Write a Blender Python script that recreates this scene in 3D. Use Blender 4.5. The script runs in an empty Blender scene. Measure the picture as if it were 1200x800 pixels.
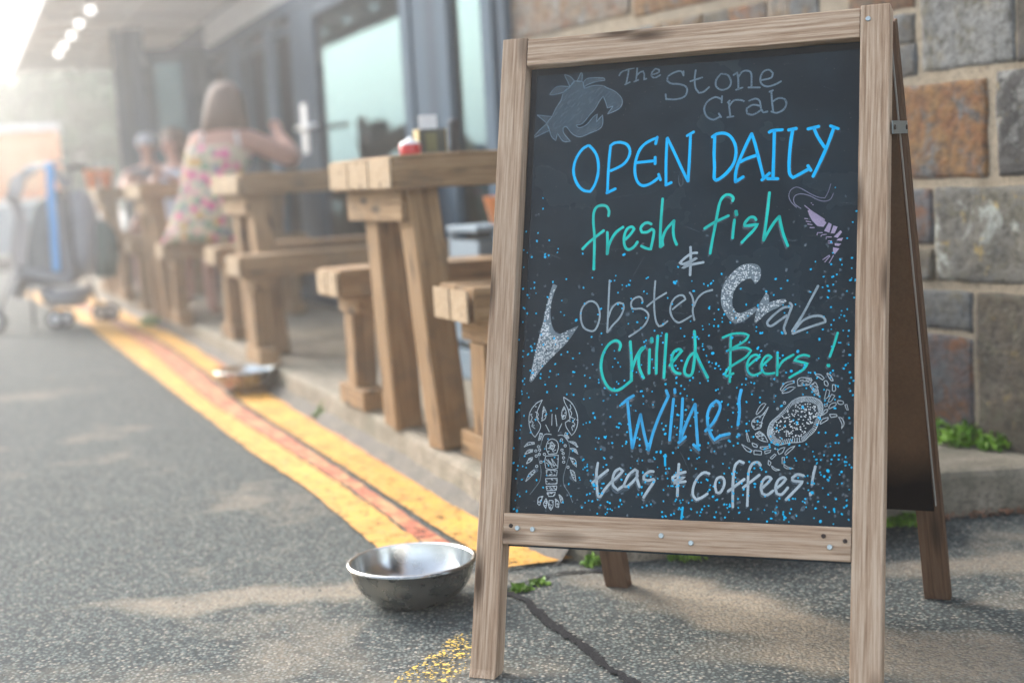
import bpy, bmesh, math, random
from mathutils import Vector, Matrix, noise, Euler

sc = bpy.context.scene
# ------------------------------------------------------------------ camera
CAM_H = 0.80
cam_d = bpy.data.cameras.new("camera")
cam = bpy.data.objects.new("camera", cam_d)
sc.collection.objects.link(cam)
sc.camera = cam
PITCH, ROLL, FPX = 0.1157, 0.0561, 1679.25
cam_d.sensor_width = 36.0
cam_d.lens = FPX / 1200.0 * 36.0
cam_d.clip_start = 0.05
cam_d.clip_end = 600.0
cp, sp = math.cos(PITCH), math.sin(PITCH)
fw = Vector((0, cp, -sp)); up0 = Vector((0, sp, cp)); r0 = Vector((1, 0, 0))
rr = math.cos(ROLL) * r0 - math.sin(ROLL) * up0
uu = math.sin(ROLL) * r0 + math.cos(ROLL) * up0
cam.matrix_world = Matrix(((rr.x, uu.x, -fw.x, 0), (rr.y, uu.y, -fw.y, 0), (rr.z, uu.z, -fw.z, CAM_H), (0, 0, 0, 1)))
cam_d.dof.use_dof = True
cam_d.dof.focus_distance = 2.29
cam_d.dof.aperture_fstop = 2.3

# ------------------------------------------------------------------ light
SUN_AZ = math.radians(-40)      # well left of the view direction
SUN_EL = math.radians(31)
world = bpy.data.worlds.new("World")
sc.world = world
world.use_nodes = True
wn = world.node_tree
for n in list(wn.nodes): wn.nodes.remove(n)
sky = wn.nodes.new("ShaderNodeTexSky")
sky.sky_type = 'NISHITA'
sky.sun_disc = False
sky.sun_elevation = SUN_EL
sky.sun_rotation = SUN_AZ
sky.air_density = 1.2
sky.dust_density = 2.5
sky.ozone_density = 1.0
hs = wn.nodes.new("ShaderNodeHueSaturation")
hs.inputs['Saturation'].default_value = 0.62
bg = wn.nodes.new("ShaderNodeBackground")
bg.inputs['Strength'].default_value = 0.15
wo = wn.nodes.new("ShaderNodeOutputWorld")
wn.links.new(sky.outputs[0], hs.inputs['Color'])
wn.links.new(hs.outputs[0], bg.inputs['Color'])
wn.links.new(bg.outputs[0], wo.inputs['Surface'])

sun_d = bpy.data.lights.new("sun", 'SUN')
sun_d.energy = 1.5
sun_d.angle = math.radians(28)
sun_d.color = (1.0, 0.975, 0.95)
sun = bpy.data.objects.new("sun", sun_d)
sc.collection.objects.link(sun)
sdir = Vector((math.sin(SUN_AZ) * math.cos(SUN_EL), math.cos(SUN_AZ) * math.cos(SUN_EL), math.sin(SUN_EL)))
sun.rotation_euler = sdir.to_track_quat('Z', 'Y').to_euler()
sun.location = sdir * 30

sc.view_settings.view_transform = 'Standard'
sc.view_settings.look = 'None'
sc.view_settings.exposure = 1.84
sc.view_settings.gamma = 1.0
sc.cycles.use_denoising = True
sc.cycles.max_bounces = 8
sc.cycles.diffuse_bounces = 3
sc.cycles.glossy_bounces = 4
sc.cycles.transparent_max_bounces = 12
sc.cycles.volume_bounces = 1
sc.cycles.sample_clamp_indirect = 6.0

# ------------------------------------------------------------------ helpers
WM = {}
def link(o): sc.collection.objects.link(o)
def tag(o, label=None, cat=None, group=None, kind=None):
    if label: o['label'] = label
    if cat: o['category'] = cat
    if group: o['group'] = group
    if kind: o['kind'] = kind
    return o
def thing(name, loc, label, cat, group=None):
    o = bpy.data.objects.new(name, None); link(o)
    o.empty_display_size = 0.1
    o.location = loc
    WM[o.name] = Matrix.Translation(Vector(loc))
    return tag(o, label, cat, group)
def put(name, me, M=None, parent=None, mat=None, smooth=False):
    o = bpy.data.objects.new(name, me); link(o)
    M = M if M is not None else Matrix.Identity(4)
    WM[o.name] = M.copy()
    if parent is not None:
        o.parent = parent
        o.matrix_local = WM[parent.name].inverted() @ M
    else:
        o.matrix_local = M
    if mat is not None and not me.materials: me.materials.append(mat)
    if smooth:
        for p in me.polygons: p.use_smooth = True
    return o
def bm_mesh(name, bm):
    me = bpy.data.meshes.new(name); bm.normal_update(); bm.to_mesh(me); bm.free(); return me
def box_bm(sx, sy, sz, bevel=0.0, cuts=0, wob=0.0, seed=0, bm=None, off=(0, 0, 0)):
    b = bmesh.new()
    bmesh.ops.create_cube(b, size=1.0)
    for v in b.verts: v.co = Vector((v.co.x * sx, v.co.y * sy, v.co.z * sz))
    if cuts:
        es = [e for e in b.edges if abs((e.verts[0].co - e.verts[1].co).x) > sx * 0.9]
        bmesh.ops.subdivide_edges(b, edges=es, cuts=cuts)
    if bevel:
        es = [e for e in b.edges if len(e.link_faces) == 2 and e.calc_face_angle(0) > 0.5]
        bmesh.ops.bevel(b, geom=es, offset=bevel, segments=2, affect='EDGES', profile=0.6)
    if wob:
        for v in b.verts:
            n = noise.noise_vector(Vector((v.co.x * 6 + seed * 3.1, seed * 1.7, 0.0)))
            n2 = noise.noise_vector(v.co * 25 + Vector((seed, seed, 0)))
            v.co.y += n.y * wob + n2.y * wob * .35; v.co.z += n.z * wob + n2.z * wob * .35
    for v in b.verts: v.co += Vector(off)
    return b
def join_bm(dst, src):
    me = bpy.data.meshes.new("tmp"); src.to_mesh(me); src.free(); dst.from_mesh(me); bpy.data.meshes.remove(me)
def frame(A, B, side):
    A = Vector(A); B = Vector(B); x = (B - A).normalized(); s = Vector(side)
    y = (s - x * s.dot(x)).normalized(); z = x.cross(y)
    c = (A + B) / 2
    return Matrix(((x.x, y.x, z.x, c.x), (x.y, y.y, z.y, c.y), (x.z, y.z, z.z, c.z), (0, 0, 0, 1))), (B - A).length
def plank(name, A, B, side, w, t, mat, parent=None, bevel=0.002, cuts=0, wob=0.0, seed=None):
    M, L = frame(A, B, side)
    if seed is None: seed = random.random() * 50
    me = bm_mesh(name, box_bm(L, w, t, bevel, cuts, wob, seed))
    return put(name, me, M, parent, mat)
def tube_bm(pts, r, n=8, bm=None, caps=True):
    b = bm or bmesh.new()
    pts = [Vector(p) for p in pts]; rings = []
    rs = r if isinstance(r, (list, tuple)) else [r] * len(pts)
    for i, p in enumerate(pts):
        d = (pts[min(i + 1, len(pts) - 1)] - pts[max(i - 1, 0)]).normalized()
        a = d.cross(Vector((0, 0, 1)))
        if a.length < .1: a = d.cross(Vector((1, 0, 0)))
        a.normalize(); c = d.cross(a)
        rings.append([b.verts.new(p + rs[i] * (math.cos(k * 2 * math.pi / n) * a + math.sin(k * 2 * math.pi / n) * c)) for k in range(n)])
    for i in range(len(rings) - 1):
        for k in range(n):
            b.faces.new((rings[i][k], rings[i][(k + 1) % n], rings[i + 1][(k + 1) % n], rings[i + 1][k]))
    if caps:
        b.faces.new(rings[0][::-1]); b.faces.new(rings[-1])
    return b
def lathe_bm(prof, n=48, bm=None, c=(0, 0, 0)):
    b = bm or bmesh.new(); rings = []
    for r, z in prof:
        if r < 1e-5: rings.append([b.verts.new((c[0], c[1], c[2] + z))])
        else: rings.append([b.verts.new((c[0] + r * math.cos(2 * math.pi * k / n), c[1] + r * math.sin(2 * math.pi * k / n), c[2] + z)) for k in range(n)])
    for i in range(len(rings) - 1):
        A, B = rings[i], rings[i + 1]
        for k in range(n):
            a0, a1 = A[k % len(A)], A[(k + 1) % len(A)]; b0, b1 = B[k % len(B)], B[(k + 1) % len(B)]
            f = [a0]
            if a1 is not a0: f.append(a1)
            if b1 is not b0: f.append(b1)
            f.append(b0)
            if len(f) > 2: b.faces.new(f)
    return b
def ribbon(name, pts, mat, width=None, z=0.0, parent=None):
    pass

# ------------------------------------------------------------------ materials
class NT:
    def __init__(s, name):
        s.m = bpy.data.materials.new(name); s.m.use_nodes = True
        s.t = s.m.node_tree; s.t.nodes.clear()
        s.out = s.n("ShaderNodeOutputMaterial")
    def n(s, ty, **kw):
        nd = s.t.nodes.new(ty)
        for k, v in kw.items():
            if k.startswith('i_'):
                nd.inputs[k[2:].replace('_', ' ')].default_value = v
            else: setattr(nd, k, v)
        return nd
    def l(s, a, b): s.t.links.new(a, b)
    def coord(s, scale=(1, 1, 1), rnd=False, kind='Object', loc=(0, 0, 0)):
        tc = s.n("ShaderNodeTexCoord"); mp = s.n("ShaderNodeMapping")
        mp.inputs['Scale'].default_value = scale; mp.inputs['Location'].default_value = loc
        src = tc.outputs[kind]
        if rnd:
            oi = s.n("ShaderNodeObjectInfo"); mu = s.n("ShaderNodeVectorMath", operation='SCALE')
            mu.inputs[0].default_value = (13.0, 7.0, 5.0); s.l(oi.outputs['Random'], mu.inputs['Scale'])
            ad = s.n("ShaderNodeVectorMath", operation='ADD'); s.l(src, ad.inputs[0]); s.l(mu.outputs[0], ad.inputs[1]); src = ad.outputs[0]
        s.l(src, mp.inputs[0]); return mp.outputs[0]
    def noise(s, vec, scale=5, detail=4, rough=.55, dist=0):
        nd = s.n("ShaderNodeTexNoise"); nd.inputs['Scale'].default_value = scale; nd.inputs['Detail'].default_value = detail
        nd.inputs['Roughness'].default_value = rough; nd.inputs['Distortion'].default_value = dist
        if vec is not None: s.l(vec, nd.inputs['Vector'])
        return nd.outputs['Fac']
    def vor(s, vec, scale=5, feature='F1', out='Distance', rnd=1.0):
        nd = s.n("ShaderNodeTexVoronoi"); nd.feature = feature; nd.inputs['Scale'].default_value = scale
        nd.inputs['Randomness'].default_value = rnd
        s.l(vec, nd.inputs['Vector']); return nd.outputs[out]
    def ramp(s, fac, stops, interp='LINEAR'):
        r = s.n("ShaderNodeValToRGB"); cr = r.color_ramp; cr.interpolation = interp
        while len(cr.elements) < len(stops): cr.elements.new(.5)
        for e, (p, c) in zip(cr.elements, stops):
            e.position = p; e.color = (c, c, c, 1) if isinstance(c, (int, float)) else (*c, 1)
        s.l(fac, r.inputs[0]); return r.outputs[0]
    def mix(s, fac, a, b, mode='MIX'):
        m = s.n("ShaderNodeMix", data_type='RGBA', blend_type=mode)
        for sock, v in ((m.inputs[0], fac), (m.inputs[6], a), (m.inputs[7], b)):
            if isinstance(v, (int, float)): sock.default_value = v
            elif isinstance(v, tuple): sock.default_value = (*v, 1) if len(v) == 3 else v
            else: s.l(v, sock)
        return m.outputs[2]
    def math(s, op, a, b=None, clamp=False):
        m = s.n("ShaderNodeMath", operation=op); m.use_clamp = clamp
        for i, v in enumerate((a, b)):
            if v is None: continue
            if isinstance(v, (int, float)): m.inputs[i].default_value = v
            else: s.l(v, m.inputs[i])
        return m.outputs[0]
    def bump(s, h, strength=.3, dist=.002, prev=None):
        b = s.n("ShaderNodeBump"); b.inputs['Strength'].default_value = strength; b.inputs['Distance'].default_value = dist
        s.l(h, b.inputs['Height'])
        if prev is not None: s.l(prev, b.inputs['Normal'])
        return b.outputs[0]
    def bsdf(s, col, rough=.6, metal=0.0, normal=None, spec=.5, alpha=None, coat=0.0, sheen=0.0):
        p = s.n("ShaderNodeBsdfPrincipled")
        for k, v in (('Base Color', col), ('Roughness', rough), ('Metallic', metal), ('Specular IOR Level', spec), ('Alpha', alpha), ('Coat Weight', coat), ('Sheen Weight', sheen), ('Normal', normal)):
            if v is None: continue
            if isinstance(v, (int, float)): p.inputs[k].default_value = v
            elif isinstance(v, tuple): p.inputs[k].default_value = (*v, 1)
            else: s.l(v, p.inputs[k])
        s.l(p.outputs[0], s.out.inputs[0]); s.p = p
        return s.m

def flat(name, col, rough=.6, metal=0.0, var=.12, scale=30, bump=.1, spec=.5):
    t = NT(name); v = t.coord(rnd=True)
    n = t.noise(v, scale, 4)
    c = t.mix(n, tuple(x * (1 - var) for x in col), tuple(min(1, x * (1 + var)) for x in col))
    return t.bsdf(c, rough, metal, t.bump(n, bump, .002), spec)

def wood(name, c_dark, c_mid, c_light, rough=.8, grain=1.0, bump=.5, knots=True, blotch=None):
    t = NT(name)
    v = t.coord((1.0, 1.0, 1.0), rnd=True)
    def sc_(a, b, c):
        mp = t.n("ShaderNodeMapping"); mp.inputs['Scale'].default_value = (a, b, c); t.l(v, mp.inputs[0]); return mp.outputs[0]
    fine = t.noise(sc_(9 * grain, 330 * grain, 330 * grain), 1, 5, .72)
    med = t.noise(sc_(1.6 * grain, 120 * grain, 120 * grain), 1, 4, .6, .05)
    # growth rings, bent by low noise
    wv = t.n("ShaderNodeTexWave"); wv.wave_type = 'BANDS'; wv.bands_direction = 'Y'
    wv.inputs['Scale'].default_value = 34 * grain; wv.inputs['Distortion'].default_value = 11.0; wv.inputs['Detail'].default_value = 2
    wv.inputs['Detail Scale'].default_value = 0.6
    t.l(sc_(.22, 1, 1), wv.inputs['Vector'])
    big = t.noise(v, 3.0, 3)
    g = t.math('ADD', t.math('MULTIPLY', fine, .60), t.math('ADD', t.math('MULTIPLY', med, .36), t.math('MULTIPLY', wv.outputs['Fac'], .04)))
    col = t.ramp(g, [(.36, c_dark), (.47, c_mid), (.58, c_light)])
    chk = t.ramp(t.noise(sc_(1.1 * grain, 130 * grain, 130 * grain), 1, 3, .5), [(.28, .6), (.34, 0.0)])
    col = t.mix(chk, col, tuple(x * .4 for x in c_dark))
    col = t.mix(t.ramp(big, [(.35, 0.0), (.7, .35)]), col, tuple(x * .78 for x in c_mid))
    if knots:
        kv = t.vor(sc_(4.5, 19, 19), 1, 'F1')
        k = t.ramp(kv, [(.07, 1.0), (.15, .6), (.26, 0.0)])
        col = t.mix(k, col, tuple(x * .45 for x in c_dark))
    if blotch:
        b2 = t.noise(v, 9, 4, .6)
        col = t.mix(t.ramp(b2, [(.52, 0.0), (.68, .6)]), col, blotch)
    h = t.math('ADD', t.math('MULTIPLY', fine, .7), t.math('MULTIPLY', med, .4))
    return t.bsdf(col, rough, 0, t.bump(h, bump, .0016), .25)

M = {}
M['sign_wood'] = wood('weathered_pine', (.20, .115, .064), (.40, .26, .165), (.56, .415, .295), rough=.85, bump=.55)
M['sign_dark'] = wood('shaded_fresh_pine', (.055, .028, .014), (.12, .062, .032), (.17, .10, .06), rough=.8, bump=.4)  # rear timber: less weathered, and its shade is put into the colour
M['sleeper'] = wood('oak_sleeper', (.085, .045, .02), (.24, .14, .062), (.37, .24, .125), rough=.85, grain=.6, bump=.5, blotch=(.13, .095, .06))
M['sleeper_end'] = wood('sleeper_end_grain', (.20, .13, .068), (.37, .26, .155), (.47, .355, .23), rough=.9, grain=.7, bump=.4, blotch=(.26, .22, .16))

def hardboard():
    t = NT('hardboard'); v = t.coord()
    n = t.noise(v, 180, 4, .7); b = t.noise(v, 5, 4)
    c = t.mix(n, (.095, .048, .024), (.21, .115, .06))
    c = t.mix(t.ramp(b, [(.4, 0.0), (.7, .5)]), c, (.05, .028, .018))
    # damp stain rising from the bottom edge of the sheet
    tc = t.n("ShaderNodeTexCoord"); sx = t.n("ShaderNodeSeparateXYZ"); t.l(tc.outputs['Object'], sx.inputs[0])
    edge = t.math('ADD', sx.outputs[0], t.math('MULTIPLY', t.noise(v, 12, 3), .06))
    c = t.mix(t.ramp(t.math('ADD', edge, .36), [(.07, .97), (.15, 0.0)]), c, (.006, .004, .004))
    return t.bsdf(c, .85, 0, t.bump(n, .25, .001), .05)
M['hardboard'] = hardboard()

def chalkboard():
    t = NT('chalkboard'); v = t.coord()
    n = t.noise(v, 7, 4, .5); sm = t.noise(v, 2.2, 2)
    mp = t.n("ShaderNodeMapping"); mp.inputs['Scale'].default_value = (6, 60, 1); t.l(v, mp.inputs[0])
    sc = t.noise(mp.outputs[0], 4, 5, .7)
    c = t.mix(t.ramp(n, [(.4, 0.0), (.65, 1.0)]), (.004, .010, .014), (.010, .021, .028))
    c = t.mix(t.ramp(sc, [(.62, 0.0), (.75, .35)]), c, (.06, .07, .075))
    dust = t.vor(v, 70, 'F1')
    c = t.mix(t.ramp(dust, [(.03, .6), (.06, 0.0)]), c, (.14, .12, .11))
    h = t.math('ADD', sm, t.math('MULTIPLY', n, .25))
    r = t.ramp(n, [(.3, .20), (.7, .30)])
    return t.bsdf(c, r, 0, t.bump(h, .25, .012), .19)
M['chalkboard'] = chalkboard()
def ink(name, col, rough=.6, alpha=1.0, streak=.25):
    t = NT(name); v = t.coord()
    n = t.noise(v, 620, 2, .5); b = t.noise(v, 25, 2)
    c = t.mix(t.ramp(b, [(.35, 0.0), (.7, 1.0)]), tuple(x * (1 - streak) for x in col), col)
    a = None
    if alpha < 1: a = t.ramp(n, [(.3, alpha * .82), (.65, min(1, alpha * 1.15))])
    return t.bsdf(c, rough, 0, None, .12, a)
M['blue'] = ink('blue_paint_pen', (.001, .47, .86), streak=.12)
M['teal'] = ink('teal_paint_pen', (.015, .58, .48))
M['sky'] = ink('light_blue_paint_pen', (.05, .42, .74))
M['grey'] = ink('white_chalk_pen', (.50, .57, .60), alpha=.92)
M['grey2'] = ink('grey_chalk', (.36, .43, .46), alpha=.85)
M['faint'] = ink('faded_chalk', (.20, .28, .34), alpha=.68)
M['smudge_and_reflection'] = ink('rubbed_chalk', (.15, .21, .25), alpha=.42)
M['smudge_and_reflection2'] = ink('rubbed_white_chalk', (.30, .36, .39), alpha=.62)
M['ghost'] = ink('reflection_and_old_chalk', (.17, .22, .26), alpha=.55)  # serves the painted letter reflections, faded dots and scratches
M['white'] = ink('white_paint_dots', (.74, .76, .75))
M['pale'] = ink('fine_white_pen', (.55, .61, .63), alpha=.95)
M['palefaint'] = ink('thin_grey_pen', (.22, .27, .30), alpha=.7)
M['lilac'] = ink('lilac_pen', (.45, .36, .50), alpha=.9)
M['lilacdim'] = ink('dim_lilac_pen', (.25, .24, .33), alpha=.8)
M['dot'] = ink('bright_blue_dots', (.004, .52, .88))
M['zinc'] = flat('zinc_plate', (.34, .39, .39), .42, .7, .15, 60)
M['screw'] = flat('screw_steel', (.45, .50, .50), .35, .9, .2, 200)
M['screw_dark'] = flat('rusty_screw', (.06, .04, .03), .7, .3, .3, 200)

def steel():
    t = NT('stainless_steel'); v = t.coord()
    mp = t.n("ShaderNodeMapping"); mp.inputs['Scale'].default_value = (1, 1, 9); t.l(v, mp.inputs[0])
    n = t.noise(mp.outputs[0], 70, 4, .6); g = t.noise(v, 16, 4)
    r = t.ramp(g, [(.35, .12), (.7, .3)])
    c = t.mix(t.ramp(g, [(.5, 0.0), (.75, .6)]), (.60, .60, .58), (.38, .36, .32))
    return t.bsdf(c, r, 1.0, t.bump(n, .12, .0005))
M['steel'] = steel()
def steel_out():
    t = NT('scuffed_steel'); v = t.coord()
    n = t.noise(v, 90, 4, .6); g = t.noise(v, 25, 4)
    c = t.mix(g, (.30, .28, .24), (.60, .57, .52))
    return t.bsdf(c, t.ramp(g, [(.3, .2), (.7, .36)]), 1.0, t.bump(n, .3, .001))
M['steel_out'] = steel_out()

def asphalt(name='asphalt'):
    t = NT(name); v = t.coord()
    chips = t.vor(v, 150, 'F1', 'Color'); d = t.vor(v, 150, 'F1', 'Distance')
    sx = t.n("ShaderNodeSeparateColor"); t.l(chips, sx.inputs[0])
    col = t.ramp(sx.outputs[0], [(.0, (.042, .052, .052)), (.3, (.092, .112, .108)), (.6, (.150, .170, .160)), (.85, (.225, .225, .195)), (1.0, (.37, .325, .265))])
    gap = t.ramp(d, [(.3, 0.0), (.62, .9)])
    col = t.mix(gap, col, (.034, .037, .036))
    # broad tone
    big = t.noise(v, 1.3, 4, .55)
    col = t.mix(t.ramp(big, [(.3, 0.0), (.7, .25)]), col, (.11, .12, .113))
    # sand lying in the texture: loose patches and two streaks beside the sign
    w = t.n("ShaderNodeVectorMath", operation='ADD'); t.l(v, w.inputs[0])
    wn_ = t.n("ShaderNodeTexNoise"); wn_.inputs['Scale'].default_value = 5; t.l(v, wn_.inputs['Vector'])
    ws = t.n("ShaderNodeVectorMath", operation='SCALE'); ws.inputs['Scale'].default_value = .25; t.l(wn_.outputs['Color'], ws.inputs[0])
    t.l(ws.outputs[0], w.inputs[1])
    mpn = t.n("ShaderNodeMapping"); mpn.inputs['Scale'].default_value = (1, 1, 1); t.l(w.outputs[0], mpn.inputs[0])
    s1 = t.ramp(t.noise(mpn.outputs[0], 2.6, 5, .6), [(.56, 0.0), (.74, .75)])
    def streak(cx, cy, ang, lx, ly):
        m = t.n("ShaderNodeMapping"); m.vector_type = 'TEXTURE'
        m.inputs['Location'].default_value = (cx + .125, cy + .125, .125); m.inputs['Rotation'].default_value = (0, 0, ang); m.inputs['Scale'].default_value = (lx, ly, 1)
        t.l(w.outputs[0], m.inputs[0])
        g = t.n("ShaderNodeTexGradient", gradient_type='SPHERICAL'); t.l(m.outputs[0], g.inputs[0])
        return t.ramp(g.outputs['Fac'], [(.05, 0.0), (.55, 1.0)])
    s2 = STREAKS and None
    tot = s1
    for st in STREAKS:
        k = streak(*st[:5]); k = t.math('MULTIPLY', k, st[5]); tot = t.math('MAXIMUM', tot, k)
    fine = t.noise(v, 320, 3, .7)
    keep = t.ramp(sx.outputs[0], [(.35, .92), (.75, .45)])
    keep = t.math('MULTIPLY', keep, t.ramp(fine, [(.3, .6), (.55, 1.0)]))
    col = t.mix(t.math('MULTIPLY', t.math('MULTIPLY', tot, keep), SAND_AMT, True), col, (.40, .325, .235))
    h = t.math('SUBTRACT', 1.0, t.ramp(d, [(.1, 0.0), (.7, 1.0)]))
    h = t.math('ADD', h, t.math('MULTIPLY', sx.outputs[0], .6))
    nrm = t.bump(h, .5, .003)
    return t.bsdf(col, .95, 0, nrm, .12)
SAND_AMT = .85
#          x     y     angle  length width amount
STREAKS = [(.42, 2.42, -.95, .60, .13, 1.0), (.62, 2.20, -.3, .40, .12, .9), (.05, 2.2, .3, .01, .01, 0), (.95, 2.72, .1, .40, .10, .7), (-.45, 2.75, .05, .55, .09, .75), (.30, 2.62, -.6, .22, .09, .8)]
M['asphalt'] = asphalt()

def paint_on_road(name, col, wear, col2=None, scale=28, lo=.44, hi=.52, amt=1.0):
    t = NT(name); v = t.coord()
    chips = t.vor(v, 150, 'F1', 'Distance'); n = t.noise(v, scale, 5, .65); b = t.noise(v, 6, 3)
    c = t.mix(t.ramp(b, [(.3, 0.0), (.7, 1.0)]), col, tuple(x * .72 for x in col)); c = t.mix(t.ramp(t.noise(v, 45, 5, .7), [(.5, 0.0), (.75, .55)]), c, (.30, .24, .16))
    if col2: c = t.mix(t.ramp(t.noise(v, 14, 4), [(.45, 0.0), (.6, 1.0)]), c, col2)
    a = t.math('ADD', n, t.math('MULTIPLY', chips, -.35 * wear))
    a = t.ramp(a, [(lo, 0.0), (hi, amt)])
    return t.bsdf(c, .7, 0, t.bump(chips, .4, .002), .3, a)
M['yellow'] = paint_on_road('yellow_road_paint', (.70, .35, .05), 1.0, lo=.13, hi=.24, amt=.97)
M['red'] = paint_on_road('worn_red_road_paint', (.52, .13, .06), .5, (.50, .28, .12), lo=.18, hi=.36, amt=.92)
M['yellow_worn'] = paint_on_road('worn_off_yellow_paint', (.75, .50, .06), 1.2, scale=60, lo=.33, hi=.42, amt=.95)
M['tar'] = flat('tar', (.016, .016, .018), .9, 0, .5, 160, .8, .1)

def concrete(name, a, b, c3, bumpd=.004):
    t = NT(name); v = t.coord()
    n = t.noise(v, 90, 6, .75); m = t.noise(v, 11, 6, .75); g = t.noise(v, 4.5, 4, .7)
    c = t.mix(t.ramp(m, [(.35, 0.0), (.65, 1.0)]), a, b); c = t.mix(t.ramp(n, [(.38, .7), (.52, 0.0)]), c, tuple(x * .45 for x in a)); c = t.mix(t.ramp(g, [(.42, 0.0), (.62, .7)]), c, c3)
    c = t.mix(t.ramp(t.vor(v, 140, 'F1'), [(.1, .5), (.25, 0.0)]), c, tuple(x * .5 for x in a))
    return t.bsdf(c, .9, 0, t.bump(t.math('ADD', n, m), .6, bumpd), .3)
M['concrete'] = concrete('patio_concrete', (.18, .155, .115), (.38, .325, .25), (.15, .14, .10))
M['mortar'] = concrete('lime_mortar', (.25, .20, .14), (.38, .315, .225), (.22, .19, .145))

def stone():
    t = NT('rubble_stone'); v = t.coord((1, 1, 1), rnd=True)
    def att(nm):
        a = t.n("ShaderNodeAttribute"); a.attribute_type = 'OBJECT'; a.attribute_name = nm; return a.outputs['Color']
    n1 = t.noise(v, 9, 6, .72, .8); n2 = t.noise(v, 40, 6, .75); n3 = t.noise(v, 15, 6, .7, .5)
    c = t.mix(t.ramp(n1, [(.36, 0.0), (.62, 1.0)]), att('ca'), att('cb'))
    c = t.mix(t.ramp(n3, [(.50, 0.0), (.63, .95)]), c, att('cc'))
    c = t.mix(t.ramp(n2, [(.34, .8), (.54, 0.0)]), c, (.035, .032, .028))
    # pale lichen
    lm = t.n("ShaderNodeAttribute"); lm.attribute_type = 'OBJECT'; lm.attribute_name = 'lich'
    li = t.math('ADD', t.noise(v, 8, 6, .7, .4), t.math('MULTIPLY', lm.outputs['Fac'], .16))
    c = t.mix(t.ramp(li, [(.715, 0.0), (.78, .8)]), c, (.36, .38, .34))
    yl = t.noise(v, 19, 4, .7)
    c = t.mix(t.math('MULTIPLY', t.ramp(yl, [(.60, 0.0), (.70, .7)]), lm.outputs['Fac']), c, (.40, .28, .07))
    return t.bsdf(c, .85, 0, t.bump(t.math('ADD', n2, t.math('MULTIPLY', n1, .8)), 1.0, .012), .3)
M['stone'] = stone()

M['frame'] = flat('painted_grey_frame', (.030, .055, .082), .75, 0, .08, 20, .1, .08)
M['frame_pale'] = flat('pale_grey_frame', (.050, .085, .120), .75, 0, .08, 20, .1, .08)
M['soffit'] = flat('canopy_soffit', (.66, .65, .63), .8, 0, .08, 3)
M['white'] = M['white']
M['white_plastic'] = flat('white_plastic', (.75, .75, .74), .4)
M['inner_wall'] = flat('inner_wall', (.42, .36, .28), .8, 0, .1, 3)
M['blind'] = flat('brown_blind', (.11, .075, .06), .8, 0, .1, 8)
M['dark'] = flat('dark_rubber', (.025, .025, .028), .7)
M['chrome'] = flat('handle_steel', (.6, .62, .63), .3, .8)
def glass():
    t = NT('window_glass')
    tr = t.n("ShaderNodeBsdfTransparent"); tr.inputs[0].default_value = (.60, .70, .69, 1)
    gl = t.n("ShaderNodeBsdfGlossy"); gl.inputs['Roughness'].default_value = .03; gl.inputs['Color'].default_value = (.125, .19, .21, 1)
    v = t.coord(); bp = t.bump(t.noise(v, 1.5, 2), .05, .02); t.l(bp, gl.inputs['Normal'])
    fr = t.n("ShaderNodeFresnel"); fr.inputs['IOR'].default_value = 1.9
    mx = t.n("ShaderNodeMixShader"); t.l(t.math('ADD', t.math('MULTIPLY', fr.outputs[0], 1.2), .30, True), mx.inputs[0]); t.l(tr.outputs[0], mx.inputs[1]); t.l(gl.outputs[0], mx.inputs[2])
    t.l(mx.outputs[0], t.out.inputs[0]); return t.m
M['glass'] = glass()
def leafmat(name, a, b, rnd_scale=40):
    t = NT(name); v = t.coord()
    n = t.noise(v, rnd_scale, 2)
    c = t.mix(t.ramp(n, [(.35, 0.0), (.65, 1.0)]), a, b)
    m = t.bsdf(c, .55, 0, None, .3)
    t.p.inputs['Transmission Weight'].default_value = 0.0
    return m
M['weed'] = leafmat('weed_leaf', (.08, .19, .012), (.22, .38, .035), 30)
M['tree_leaf'] = leafmat('tree_leaf', (.07, .12, .05), (.14, .19, .09), 1.2)
M['bark'] = flat('bark', (.09, .07, .05), .9, 0, .3, 12, .5)
M['grass_hill'] = flat('hillside', (.34, .33, .20), .95, 0, .35, .15)
M['dry_leaf'] = leafmat('dry_leaf', (.16, .07, .035), (.28, .15, .09), 60)

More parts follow.
